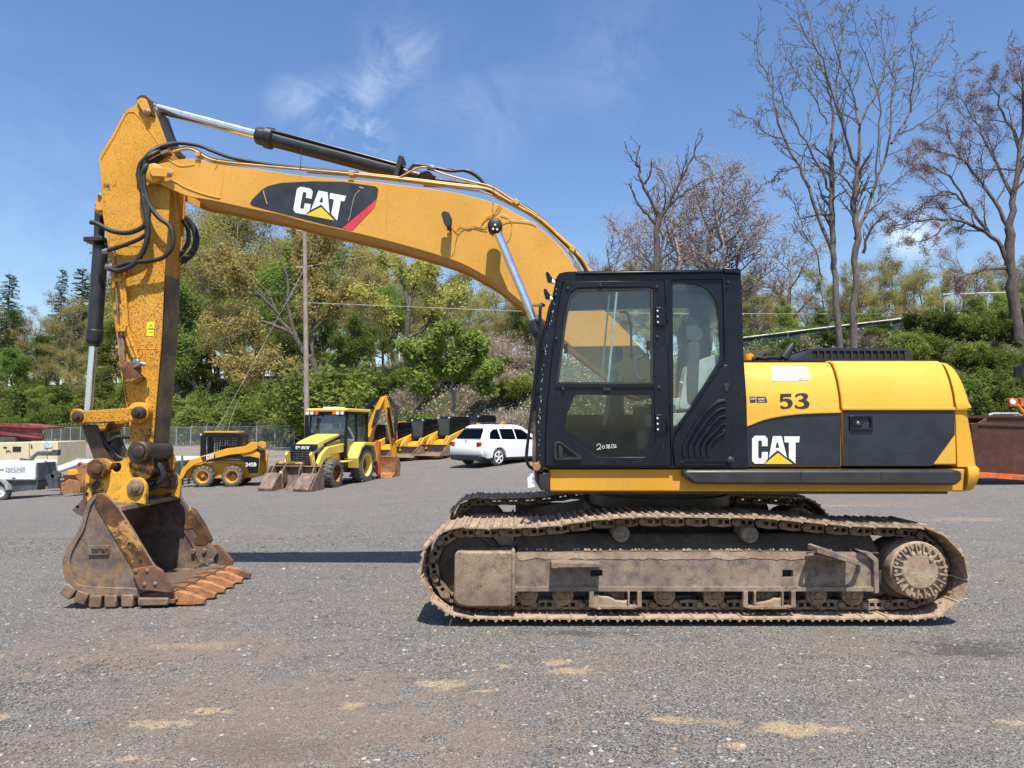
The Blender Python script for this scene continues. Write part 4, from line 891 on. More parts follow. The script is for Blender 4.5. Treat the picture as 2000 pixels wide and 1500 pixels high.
# --- stick (arm)
A0, A1 = 7.42, 7.78
lef = [(277, 187), (265, 204), (244, 217), (222, 258), (193, 306), (194, 322), (196, 342), (197, 380), (200, 414), (204, 445), (211, 480), (222, 610), (228, 660), (234, 703), (246, 760), (250, 802), (253, 850), (256, 872), (252, 886), (258, 900), (270, 907)]
rig = [(287, 903), (297, 885), (300, 850), (306, 775), (311, 715), (316, 655), (321, 535), (325, 480), (329, 430), (332, 378), (334, 340), (330, 300), (326, 280), (318, 258), (305, 225), (296, 200), (288, 188)]
m = MB(); po = lef + rig; m.px(po, A0, A0 + .02, [circ(270, 888, 0, 3)] if 0 else ()); m.px(po, A1 - .02, A1, ref=A0)
m2 = [(u + 3, v) for u, v in lef[2:-2]] + [(u - 2.5, v) for u, v in rig[1:-4]]
m.px([(250, 222)] + m2[1:] + [(320, 275)], A0 + .02, A1 - .02, ref=A0)
ARM = m.build('arm', M['arm'], EX, bev=.004, smooth=30)
for xx, mt_, lb_ in ((((321.5, 535), (319, 600), (316, 655), (313, 690)), 'armside', 'dark oily inner face of the arm'), (((313, 690), (311, 715), (306, 775), (300, 850), (292, 890)), 'armlow', 'dusty worn lower inner face of the arm')):
    m = MB(); pts = [P(u - 1.5, v, A0) for u, v in xx]
    m.add([(p.x + .012, y, p.z) for p in pts for y in (A0 + .022, A1 - .022)], [(2 * i, 2 * i + 1, 2 * i + 3, 2 * i + 2) for i in range(len(pts) - 1)])
    m.build('worn_face', M[mt_], ARM, smooth=0, recalc=False, label=lb_)
m = MB()
for s_ in ([(197, 311), (226, 262), (246, 224), (256, 219), (266, 222), (290, 252), (322, 300)], [(222, 548), (234, 700), (250, 802)], ): m.tube([P(u, v, A0 - .001) for u, v in s_], .006, 6, smooth=3)
m.tube([P(212, 481, A0), P(322, 481, A0)], .004, 5); m.tube([P(259, 682, A0), P(308, 682, A0)], .004, 5); m.build('weld_seam', M['arm'], ARM)
m = MB(); m.px(rnd([(268, 195), (277, 187), (290, 188), (300, 200), (305, 230), (292, 226), (280, 222)], 4), A0 - .03, A0, ref=A0); m.build('arm_head', M['greasy'], ARM, bev=.008)
pinplate(rnd([(266, 196), (276, 190), (285, 193), (294, 218), (289, 225), (281, 222)], 4), A0 - .03, .025, 'pin_keeper', M['armt'], ARM, [(285, 216.5, .026, .018)])
m = MB(); m.px([(300, 205), (306, 222), (315, 250), (326, 282), (318, 280), (306, 250), (294, 215)], A0 + .02, A1 - .02, ref=A0); m.build('head_casting', M['greasy'], ARM, bev=.004)
m = MB(); m.px([(182, 405), (190, 376), (199, 376), (203, 412), (198, 418), (186, 416)], A0 + .02, A1 - .02, ref=A0); m.build('cylinder_bracket', M['armt'], ARM, bev=.008)
pinplate(rnd([(187, 384), (192, 377), (200, 378), (201, 410), (192, 412), (186, 408)], 3), A0 + .02, .025, 'pin_keeper', M['armt'], ARM, [(193, 382, .022, .02)])
# warning sticker
m = MB(); m.sheet(PX([(287.5, 629), (302, 628), (299.5, 656), (286, 656)], A0 - .003), A0 - .003); ST = m.build('warning_decal', flat('warning_yellow', (.80, .78, .02), .5, var=.05), ARM, smooth=0, recalc=False)
m = MB()
tri = [(294.5, 633), (299.5, 641.5), (289.5, 641.5), (294.5, 633)]
m.tube([P(u, v, A0 - .004) for u, v in tri], .0022, 4); m.tube([P(294.5, 635.5, A0 - .004), P(294.5, 639, A0 - .004)], .002, 4); m.tube([P(288, 643.5, A0 - .004), P(300.5, 643, A0 - .004)], .0015, 4); m.tube([P(290, 649, A0 - .004), P(298, 649, A0 - .004)], .0022, 4); m.build('symbol', M['dark'], ST)
# hydraulic lines down the arm
k = MB()
for a in ([(234, 525), (236, 555), (240, 590), (243, 630), (246, 650), (250, 668), (258, 690), (262, 700)], [(240, 525), (243, 560), (246, 600), (248, 630), (252, 655), (262, 680), (270, 700)]):
    k.tube([P(u, v, A0 - .05) for u, v in a], .018, 8, smooth=4)
k.build('steel_line', M['arm'], ARM)
k = MB(); k.tube([P(u, v, A0 - .06) for u, v in ((224, 480), (226, 540), (229, 600), (232, 650), (236, 690), (240, 705))], .011, 8, smooth=4); k.tube([P(u, v, A0 - .05) for u, v in ((238, 655), (240, 675), (239, 690), (243, 705))], .022, 8); k.build('steel_line', M['worn'], ARM)
for a in ((P(231, 527, A0 - .05), (.09, .07, .08)), (P(234, 548, A0 - .05), (.08, .07, .04)), (P(241, 642, A0 - .06), (.09, .08, .07))): k = MB(); k.box(*a); k.build('line_clamp', M['arm'], ARM, bev=.005)
k = MB(); k.px([(233, 708), (250, 700), (279, 738), (262, 747), (249, 748)], A0 - .13, A0 - .01, ref=A0 - .1); VB = k.build('valve_block', M['tan'], ARM, bev=.006)
k = MB(); k.cyl(P(266, 706, A0 - .12), P(268, 707, A0 - .01), .035, 14); k.tube([P(264, 716, A0 - .12), P(276, 710, A0 - .14), P(284, 712, A0 - .12)], .022, 10); k.lathe(P(266, 706, A0 - .14), (0, 1, 0), [(0, .015), (.01, .024), (.02, .024)], 10); k.build('fitting', M['steel'], VB)
# hoses looping beside the arm
HY_ = A0 - .12
def hose(pts, r, mt='rub', y=None):
    k = MB(); k.tube([P(a[0], a[1], (a[2] if len(a) > 2 else (y or HY_))) for a in pts], r, 10, smooth=5); k.build('hose', M[mt], ARM)
hose([(330, 305, 7.45), (305, 312, 7.40), (285, 325), (277, 350), (280, 390), (288, 430), (289, 455), (282, 485), (262, 515), (235, 528), (215, 525), (207, 518)], .027)
hose([(345, 280, 7.42), (318, 285, 7.38), (292, 300), (281, 330), (283, 370), (292, 400), (310, 425), (330, 440), (338, 460), (335, 485), (318, 503), (290, 510), (260, 512), (235, 518), (222, 525)], .024)
hose([(325, 290, 7.45), (297, 302), (275, 320), (271, 345), (276, 372), (287, 395), (290, 420), (282, 440), (262, 452), (240, 455), (215, 450), (190, 437), (177, 434)], .025)
hose([(283, 440), (290, 450), (275, 465), (245, 478), (208, 490)], .022)
hose([(357, 430, 7.75), (366, 445, 7.78), (368, 470, 7.78), (358, 490, 7.78), (345, 505, 7.75)], .024); hose([(360, 425, 7.8), (378, 445, 7.85), (383, 475, 7.85), (370, 500, 7.82), (345, 515, 7.78)], .036)
k = MB(); k.lathe(P(206, 491, HY_), (1, 0, .3), [(-.03, .02), (-.02, .03), (.03, .03)], 8); k.lathe(P(212, 522, HY_), (1, 0, .1), [(-.03, .02), (-.02, .034), (.05, .034)], 8); k.build('hose_fitting', M['steel'], ARM)
# spiral wrap on two hoses is part of the hose skin; collars
# stick cylinder above the boom
o, A, Bq, C_, d = cylinder('stick_cylinder', (290, 207), (504, 264), (786, 337), .053, .085, 0, 7.62)
k = MB(); k.tube([P(286, 207, 7.62), P(308, 213, 7.62)], [.075, .06], 16); k.build('rod_eye', M['greasy'], o)
k = MB(); k.tube([P(505, 250, 7.55), P(560, 262, 7.54), P(640, 284, 7.54), P(700, 300, 7.54), P(780, 322, 7.54), P(790, 328, 7.54)], .014, 8, smooth=2); k.lathe(P(503, 264, 7.62), (P(786, 337, 7.62) - P(504, 264, 7.62)), [(0, .07), (.01, .095), (.09, .10), (.10, .115), (.17, .115), (.19, .09)], 20); k.box(P(781, 330, 7.6), (.05, .22, .22), ry=R(15)); k.build('cylinder_head', M['cyl'], o, bev=.012)
k = MB(); k.cyl(P(786, 337, 7.62), P(820, 346, 7.62), .06, 16); k.cyl(P(833, 348, 7.45), P(833, 348, 7.8), .075, 18); k.build('cylinder_eye', M['greasy'], o)
# bucket cylinder
o, A, Bq, C_, d = cylinder('bucket_cylinder', (172, 812), (183.5, 668), (196, 475), .040, .075, 0, 7.60)
k = MB(); k.cyl(P(193, 478, 7.6), P(196, 400, 7.6), .052, 16); k.box(P(192, 471, 7.6), (.20, .22, .05), ry=R(-3)); k.build('cylinder_eye', M['cyl'], o, bev=.008)
k = MB(); k.cyl(P(182.5, 677, 7.6), P(183.5, 664, 7.6), .062, 20); k.build('gland', M['greasy'], o)
# --- linkage
L0 = 7.28
m = MB(); bar = [(137, 806), (142, 799), (152, 798), (160, 803), (262, 796), (268, 800), (268, 818), (262, 822), (166, 826), (155, 832), (144, 828), (137, 820)]
m.px(bar, L0, L0 + .06); LK = m.build('link_bar', M['arm'], EX, bev=.006)
c2 = m.px(bar, 7.86, 7.92, ref=L0) if 0 else None
m = MB(); m.px(bar, 7.86, 7.92, ref=L0); m.build('link_bar', M['arm'], EX, bev=.006)
for u, v, r_, y in ((147, 814, .055, L0 - .05), (265, 806, .06, L0 - .06)):
    k = MB(); k.lathe(P(u, v, y), (0, 1, 0), [(0, r_ * .6), (.015, r_ * .7), (.02, r_), (.08, r_ * 1.1), (.7, r_ * 1.1)], 20); k.lathe(P(u, v, y - .02), (0, 1, 0), [(0, r_ * .35), (.02, r_ * .42)], 6); k.build('link_pin', M['greasy'], LK)
k = MB(); k.lathe(P(267, 806, L0 + .02), (0, 1, 0), [(0, .085), (.02, .11), (.14, .11)], 22); k.build('boss', M['arm'], ARM)
hl = [(148, 835), (162, 826), (184, 828), (188, 836), (214, 902), (218, 918), (208, 930), (196, 925), (182, 912)]
for y0 in (7.40, 7.74):
    m = MB(); m.px([(152, 832), (182, 828), (196, 872), (212, 905), (200, 935), (184, 922), (166, 870)], y0, y0 + .07, ref=7.34); m.build('tilt_link', M['greasy'], EX, bev=.008)
m = MB(); m.px([(186, 850), (193, 848), (219, 893), (214, 898), (205, 892)], 7.52, 7.57); m.px([(180, 830), (210, 826), (204, 840), (190, 845)], 7.42, 7.75, ref=7.42); LL_ = m.build('tilt_link_web', M['coup'], EX, bev=.006)
m = MB(); m.tube([P(u, v, 7.45) for u, v in ((196, 838), (199, 850), (204, 862), (210, 872), (222, 880), (232, 892), (245, 898))], .024, 8, smooth=3); m.tube([P(u, v, 7.5) for u, v in ((205, 872), (222, 856), (236, 853), (258, 853))], .022, 8, smooth=3)
m.tube([P(u, v, 7.48) for u, v in ((300, 900), (315, 915), (318, 935), (300, 950), (285, 955))], .03, 8, smooth=3); m.build('hose', M['rub'], EX)
m = MB(); m.px([(250, 872), (262, 864), (296, 866), (298, 880), (294, 900), (280, 912), (262, 910), (250, 895)], A0 + .08, A1 + .04, ref=A0); m.build('arm_tip', M['greasy'], ARM, bev=.02)
# quick coupler
Q0 = 7.34
cpl = cr([(262, 868), (282, 872), (294, 888), (298, 910), (290, 932), (262, 946), (236, 956), (214, 968), (202, 982), (196, 992), (186, 1000), (172, 999), (164, 985), (162, 960), (166, 935), (176, 905), (190, 895), (208, 900), (222, 904), (240, 898), (250, 878)], 4, True)
cpl = [(v.x, v.y) for v in cpl]
win = [(v.x, v.y) for v in cr([(216, 908), (224, 902), (236, 906), (235, 918), (224, 923), (217, 918)], 3, True)]
m = MB(); m.px(cpl, Q0, Q0 + .04, [win, circ(171, 966, 4.5, 12)]); QC = m.build('quick_coupler', M['coup'], EX, bev=.006); m = MB(); m.px(cpl, 7.82, 7.86, [win, circ(171, 966, 4.5, 12)], ref=Q0); m.build('coupler_plate', M['coup'], QC, bev=.006)
m = MB(); m.px([(180, 960), (200, 925), (240, 920), (285, 905), (285, 925), (240, 948), (200, 975)], Q0 + .04, 7.82, ref=Q0); m.px([(176, 1000), (205, 995), (205, 1010), (180, 1012)], Q0 + .02, 7.84, ref=Q0); m.build('coupler_web', M['greasy'], QC)
for u, v, r_, nm, mt in ((269, 883, .115, 'arm_pin', 'greasy'), (187, 916, .105, 'link_pin', 'tan')):
    k = MB(); k.lathe(P(u, v, Q0 - .09), (0, 1, 0), [(0, r_ * .86), (.01, r_ * .95), (.02, r_), (.09, r_), (.55, r_ * .9)], 30); k.lathe(P(u, v, Q0 - .115), (0, 1, 0), [(0, r_ * .45), (.006, r_ * .52), (.03, r_ * .52)], 20); k.build(nm, M[mt], QC)
# --- bucket
N0, N1 = 6.88, 8.18
front = [(212, 971), (231, 992), (260, 1037), (297, 1099), (318, 1128), (300, 1150)]
back = [(191, 964), (176, 974), (165, 1003), (157, 1032), (140, 1056), (128, 1080), (124, 1101), (128, 1128), (140, 1146), (165, 1158), (200, 1163), (271, 1163)]
side = [(200, 963)] + front + [(271, 1160)] + [(v.x, v.y) for v in cr(list(reversed(back)), 3)][2:]
# shell wrapper around the back and floor
bk = [P(u, v, N0) for u, v in [(v.x, v.y) for v in cr([(231, 994), (208, 988), (186, 988), (174, 994), (166, 1008), (158, 1032), (141, 1056), (129, 1080), (126, 1101), (129, 1128), (142, 1148), (170, 1160), (215, 1165), (271, 1167), (330, 1168), (342, 1170)], 4)]]
def shell(y0, y1, th, pts): 
    k = MB(); n = len(pts); o = []
    for i, p in enumerate(pts):
        t_ = (pts[min(i + 1, n - 1)] - pts[max(i - 1, 0)]).normalized(); nn = Vector((-t_.z, 0, t_.x)); o.append(p + nn * th)
    loop_ = [(p.x, p.z) for p in pts] + [(p.x, p.z) for p in reversed(o)]
    return k.ext(loop_, y0, y1)
BK = shell(N0 + .03, N1 - .03, .025, bk).build('bucket', M['bucketin'], EX, smooth=40, label='brown worn digging bucket with rusty teeth resting on the gravel')
for y0, y1 in ((N0, N0 + .03), (N1 - .03, N1)): m = MB(); m.px(side, y0, y1, ref=N0); m.build('side_plate', M['bucket'], BK, bev=.004)
# reinforcing plates on the near and far side
for y0, y1 in ((N0 - .014, N0 - .001), (N1 - .045, N1 - .031)):
    m = MB(); ref = N0
    m.px([(200, 963), (212, 971), (231, 992), (297, 1099), (316, 1128), (302, 1152), (276, 1152), (260, 1110), (186, 986), (190, 968)], y0, y1, ref=ref); m.build('edge_plate', M['tan'] if y0 < 7 else M['bucket'], BK, bev=.003)
m = MB(); rim = cr([(190, 972), (180, 985), (172, 1010), (165, 1036), (150, 1062), (141, 1082), (139, 1103), (146, 1130), (158, 1142), (200, 1146), (270, 1149)], 3)
rim = [(v.x, v.y) for v in rim]; outr = [(v.x, v.y) for v in cr(list(back), 3)]
m.px([(191, 965)] + outr + list(reversed(rim)), N0 - .018, N0 - .001, ref=N0); m.build('side_rim', M['bucket'], BK, bev=.004)
m = MB(); m.px(rnd([(173, 1065), (214, 1064), (215, 1083), (174, 1084)], 2), N0 - .02, N0 - .001, ref=N0); PLT = m.build('name_plate', M['bucket'], BK, bev=.003)
m = MB(); m.text('teran', lambda x, y: tuple(P(178 + x * 1.05, 1079.5 - y * 1.1, N0 - .024)), 15, .35); m.build('lettering', flat('raised_dark_lettering', (.035, .022, .016), .6), PLT, smooth=0, recalc=False)
# bucket ears with pin
E0 = 7.20
for y0 in (E0, 7.93):
    m = MB(); m.px([(v.x, v.y) for v in cr([(196, 985), (214, 968), (235, 955), (252, 938), (262, 933), (275, 935), (284, 948), (285, 970), (283, 986), (278, 984), (255, 982), (230, 990), (205, 990)], 3, True)], y0, y0 + .05, ref=E0); ER = m.build('bucket_ear', M['coup'], BK, bev=.005)
    k = MB(); k.lathe(P(262, 953, E0 - .03) + Vector((0, y0 - E0, 0)), (0, 1, 0), [(0, .066), (.008, .080), (.03, .088), (.08, .088)], 26); k.lathe(P(262, 953, E0 - .05) + Vector((0, y0 - E0, 0)), (0, 1, 0), [(0, .030), (.006, .042), (.03, .045)], 18); k.build('pin', M['worn'], ER)
k = MB(); k.cyl(P(262, 953, E0) + Vector((0, .05, 0)), P(262, 953, E0) + Vector((0, .75, 0)), .05, 18); k.build('cross_pin', M['greasy'], BK)
m = MB(); m.px([(150, 988), (160, 975), (172, 980), (176, 1005), (168, 1012), (150, 1004), (140, 996)], 7.5, 7.56, [circ(151, 990, 3.5, 10)], ref=7.5); m.build('lifting_eye', M['bucket'], BK, bev=.004)
# top cross plate of the bucket mouth
a, c_ = P(232, 993, N0), P(196, 990, N0); m = MB()
m.ext([(a.x, a.z + .012), (c_.x, c_.z + .012), (c_.x, c_.z - .02), (a.x - .03, a.z - .035), (a.x + .012, a.z - .03)], N0 + .03, N1 - .03); m.build('mouth_plate', M['bucket'], BK, bev=.004)
# cutting edge and teeth
e0, e1 = P(296, 1166, N0), P(343, 1172, N0); m = MB(); m.ext([(e0.x - .1, e0.z + .0), (e1.x, e1.z + .012), (e1.x, e1.z - .03), (e0.x - .1, e0.z - .035)], N0 - .02, N1 + .02); m.build('cutting_edge', M['cutter'], BK, bev=.005)
tooth = [(328, 1160), (345, 1160), (362, 1161), (397, 1175), (394, 1180), (372, 1182), (345, 1180), (330, 1176)]
TXZ = PX(tooth, N0)
def tooth_mesh(y):
    k = MB(); rings = []
    n = 6; wd = [.042, .046, .040, .030]
    ups = [(328, 1160), (345, 1157), (364, 1160), (397, 1173)]; dns = [(328, 1178), (345, 1182), (368, 1183), (396, 1181)]
    for (a_, b__), w_ in zip(zip(ups, dns), wd):
        p, q = P(*a_, N0), P(*b__, N0); rings.append([(p.x, y - w_ * .8, p.z), (p.x, y + w_ * .8, p.z), (q.x, y + w_, q.z), (q.x, y - w_, q.z)])
    k.loft(rings); c0 = P(344, 1170, N0); k.cyl((c0.x, y - .056, c0.z), (c0.x, y + .056, c0.z), .014, 10)
    return k
tys = [N0 + .06 + i * (N1 - N0 - .12) / 5 for i in range(6)]
for y in tys:
    TT = tooth_mesh(y).build('tooth', M['rust'], BK, bev=.006)
    k = MB(); a_, b__ = P(322, 1156, N0), P(340, 1180, N0); k.bx(a_.x - .03, b__.x - .01, y - .055, y + .055, b__.z + .005, a_.z + .008); k.loft([[(a_.x - .03, y - .05, a_.z + .006), (a_.x - .03, y + .05, a_.z + .006), (a_.x - .03, y + .05, a_.z - .06), (a_.x - .03, y - .05, a_.z - .06)], [(a_.x - .22, y - .03, a_.z - .035), (a_.x - .22, y + .03, a_.z - .035), (a_.x - .22, y + .03, a_.z - .06), (a_.x - .22, y - .03, a_.z - .06)]]); k.build('tooth_adapter', M['cutter'], TT, bev=.008)
# side cutters with bolts
for y0, y1 in ((N0 - .05, N0 - .015), (N1 + .002, N1 + .035)):
    m = MB(); m.px(rnd([(262, 1110), (305, 1103), (320, 1112), (341, 1147), (341, 1155), (334, 1155), (277, 1149)] if y0 < 7 else [(297, 1107), (315, 1107), (350, 1145), (348, 1156), (323, 1156), (300, 1150)], 2), y0, y1, ref=N0); SC_ = m.build('side_cutter', M['cutter'], BK, bev=.004)
    if y0 < 7:
        m = MB()
        for u, v in ((264, 1116), (286, 1115), (281, 1142), (302, 1141)): m.lathe(P(u, v, y0 - .012), (0, 1, 0), [(0, .014), (.006, .022), (.014, .023)], 10)
        m.build('bolt', M['bucket'], SC_)
# far-side cast protector seen inside the mouth
m = MB(); m.px([(253, 1021), (262, 1026), (285, 1060), (302, 1098), (292, 1108), (269, 1110), (262, 1096), (272, 1085), (262, 1070), (243, 1073), (238, 1058), (246, 1040)], N1 - .05, N1 + .05, ref=N0); m.build('side_protector', M['tan'], BK, bev=.01)
m = MB()
for u, v in ((263, 1122), (288, 1120), (281, 1149), (304, 1145)): m.lathe(P(u, v, N0) + Vector((0, N1 - .07 - N0, 0)), (0, 1, 0), [(0, .022), (.02, .03), (.04, .03)], 12)
m.build('bolt', M['bucket'], BK)
m = MB()
for u, v in ((252, 1062), (274, 1096)): m.lathe(P(u, v, N0 - .017), (0, 1, 0), [(0, .016), (.004, .016)], 12)
m.build('bolt_hole', M['dark'], BK)
# wear blocks
for u, v, a in ((142, 1152, 38), (167, 1164, 20), (194, 1171, 3), (224, 1171, 0), (256, 1170, 0)):
    k = MB(); k.box(P(u, v, N0 + .05), (.115, .16, .115), ry=R(a)); k.build('wear_block', M['worn'], BK, bev=.012)
    k = MB(); k.box(P(u, v, N0 + .05) + Vector((0, 1.2, 0)), (.115, .16, .115), ry=R(a)); k.build('wear_block', M['worn'], BK, bev=.012)
m = MB(); m.px([(274, 1166), (332, 1166), (332, 1180), (274, 1181)], N0 - .05, N0 + .08, ref=N0); m.build('wear_bar', M['worn'], BK, bev=.01)
m = MB(); m.px([(150, 1145), (268, 1148), (275, 1168), (170, 1166)], N0 - .005, N0 + .03, ref=N0); m.build('heel_plate', M['worn'], BK, bev=.006)
# ------------------------------------------------------------------ trees and shrubs
def leafmat(name, cols, tr=.48, hv=.5):
    t = NT(name); t.t.nodes.remove(t.b)
    oi = t.n('ObjectInfo'); geo = t.n('NewGeometry')
    c = t.mix(t.ramp(t.noise(.9, 4, .6), .35, .65), cols[0], cols[1])
    c = t.mix(t.ramp(t.noise(14, 2, .6), .5, .62), c, cols[2])
    hs = t.n('HueSaturation'); t.l(c, hs.inputs['Color']); t.l(t.ramp(oi.outputs['Random'], 0, 1, .5 - .03 * hv, .5 + .028 * hv), hs.inputs['Hue'])
    rr = t.n('Math', operation='FRACT'); t.l(t.mul(oi.outputs['Random'], 7.31), rr.inputs[0]); t.l(t.ramp(rr.outputs[0], 0, 1, .72, 1.25), hs.inputs['Value'])
    d = t.n('BsdfDiffuse'); s_ = t.n('BsdfTranslucent'); t.l(hs.outputs[0], d.inputs[0]); t.l(hs.outputs[0], s_.inputs[0])
    m_ = t.n('MixShader'); m_.inputs[0].default_value = tr; t.l(d.outputs[0], m_.inputs[1]); t.l(s_.outputs[0], m_.inputs[2])
    t.l(m_.outputs[0], t.out.inputs[0]); return t.m
M['lf_olive'] = leafmat('olive_spring_leaves', ((.37, .35, .10), (.46, .40, .15), (.30, .32, .07)))
M['lf_tan'] = leafmat('tan_oak_catkins', ((.45, .37, .15), (.38, .30, .12), (.33, .33, .09)))
M['lf_green'] = leafmat('fresh_green_leaves', ((.215, .275, .065), (.30, .35, .095), (.135, .185, .04)))
M['lf_deep'] = leafmat('deep_green_leaves', ((.15, .205, .05), (.21, .27, .065), (.085, .13, .03)))
M['lf_pine'] = leafmat('pine_needles', ((.06, .10, .04), (.09, .14, .055), (.04, .07, .03)), .15)
M['lf_bud'] = leafmat('pinkish_buds', ((.40, .29, .26), (.48, .37, .33), (.30, .20, .18)), .4)
M['lf_grey'] = leafmat('dry_twig_tips', ((.36, .29, .23), (.46, .38, .30), (.24, .19, .15)), .2)
def barkm(name, a, b_): 
    t = NT(name); t.col(t.mix(t.ramp(t.noise(4, 6, .7, stretch=(3, 3, .6)), .35, .65), a, b_)).rough(.9).bump(t.noise(16, 5, .7, stretch=(3, 3, .5)), .6, .03); return t.m
M['bk_dark'] = barkm('dark_bark', (.06, .05, .042), (.14, .115, .10))
M['bk_grey'] = barkm('grey_bark', (.13, .115, .10), (.24, .21, .185))
M['bk_big'] = barkm('brown_grey_bark', (.085, .072, .062), (.17, .145, .125))
M['bk_twig'] = barkm('pale_twig_bark', (.19, .16, .14), (.30, .26, .23))
M['bk_tan'] = barkm('pale_dry_stems', (.26, .20, .15), (.38, .31, .24))
class Tree:
    def __init__(s, seed, levels, seg=.9, wander=.22, up=.10, angle=(28, 55), ratio=.62, minr=.012, kids=(7, 6, 5, 4)):
        s.r = random.Random(seed); s.levels = levels; s.seg = seg; s.wa = wander; s.up = up; s.ang = angle; s.ratio = ratio; s.minr = minr; s.kids = kids; s.b = MB(); s.tips = []; s.rk = .62
    def grow(s, p, d, L, r, lev):
        n = max(3, int(L / s.seg)); 
        if lev >= 2: n = min(n, 4)
        pts = [p.copy()]; rad = [r]; d = d.normalized()
        for i in range(n):
            d = (d + Vector((s.r.gauss(0, 1), s.r.gauss(0, 1), s.r.gauss(0, 1))) * s.wa + Vector((0, 0, s.up))).normalized()
            p = p + d * (L / n); pts.append(p.copy()); rad.append(max(s.minr, r * (1 - .75 * (i + 1) / n)))
        s.emit(pts, rad, lev); s.children(pts, rad, L, lev)
    def emit(s, pts, rad, lev): s.b.tube(pts, rad, (7, 5, 4, 3, 3, 3)[min(lev, 5)], cap=False)
    def children(s, pts, rad, L, lev, lo=.25, num=None):
        if lev >= s.levels: s.tips += pts[1:]; return
        k = num or s.kids[min(lev, len(s.kids) - 1)]; n = len(pts) - 1
        for j in range(k):
            f = lo + (1 - lo) * (j + s.r.random()) / k; x = min(n - 1e-4, f * n); i = int(x); q = pts[i] + (pts[i + 1] - pts[i]) * (x - i)
            ax = (pts[i + 1] - pts[i]).normalized(); o = ax.orthogonal().normalized(); o.rotate(Matrix.Rotation(s.r.random() * 6.283, 3, ax))
            a = R(s.r.uniform(*s.ang)); dd = ax * math.cos(a) + o * math.sin(a)
            s.grow(q, dd, L * s.ratio * s.r.uniform(.7, 1.15) * (1.1 - .45 * f), max(s.minr, rad[i] * s.rk), lev + 1)
    def leaves(s, per, size, spread, droop=0., frac=1.):
        m = MB(); r = s.r
        for p in s.tips:
            if r.random() > frac: continue
            for _ in range(per):
                q = p + Vector((r.gauss(0, spread), r.gauss(0, spread), r.gauss(0, spread))); z = size * r.uniform(.55, 1.3)
                a = Vector((r.gauss(0, 1), r.gauss(0, 1), r.gauss(0, .7))).normalized() * z; b_ = a.cross(Vector((r.gauss(0, 1), r.gauss(0, 1), r.gauss(0, 1)))).normalized() * z * .62
                q2 = q + a; m.v += [tuple(q - b_ * .9), tuple(q + a * .5 - b_ * .2 + a * .6), tuple(q + b_ * .9), tuple(q - a)]; o = len(m.v) - 4; m.f.append((o, o + 1, o + 2, o + 3)); m.m.append(0)
        return m
def finish(name, label, cat, T, bark, leaf, per=3, size=.16, spread=.25, group=None, frac=1., loc=None, trunk='trunk', crown='crown'):
    root = thing(name, label, cat, loc or (0, 0, 0), group)
    T.b.build(trunk, M[bark], root, smooth=60, recalc=False)
    if leaf: T.leaves(per, size, spread, frac=frac).build(crown, M[leaf], root, smooth=0, recalc=False)
    return root
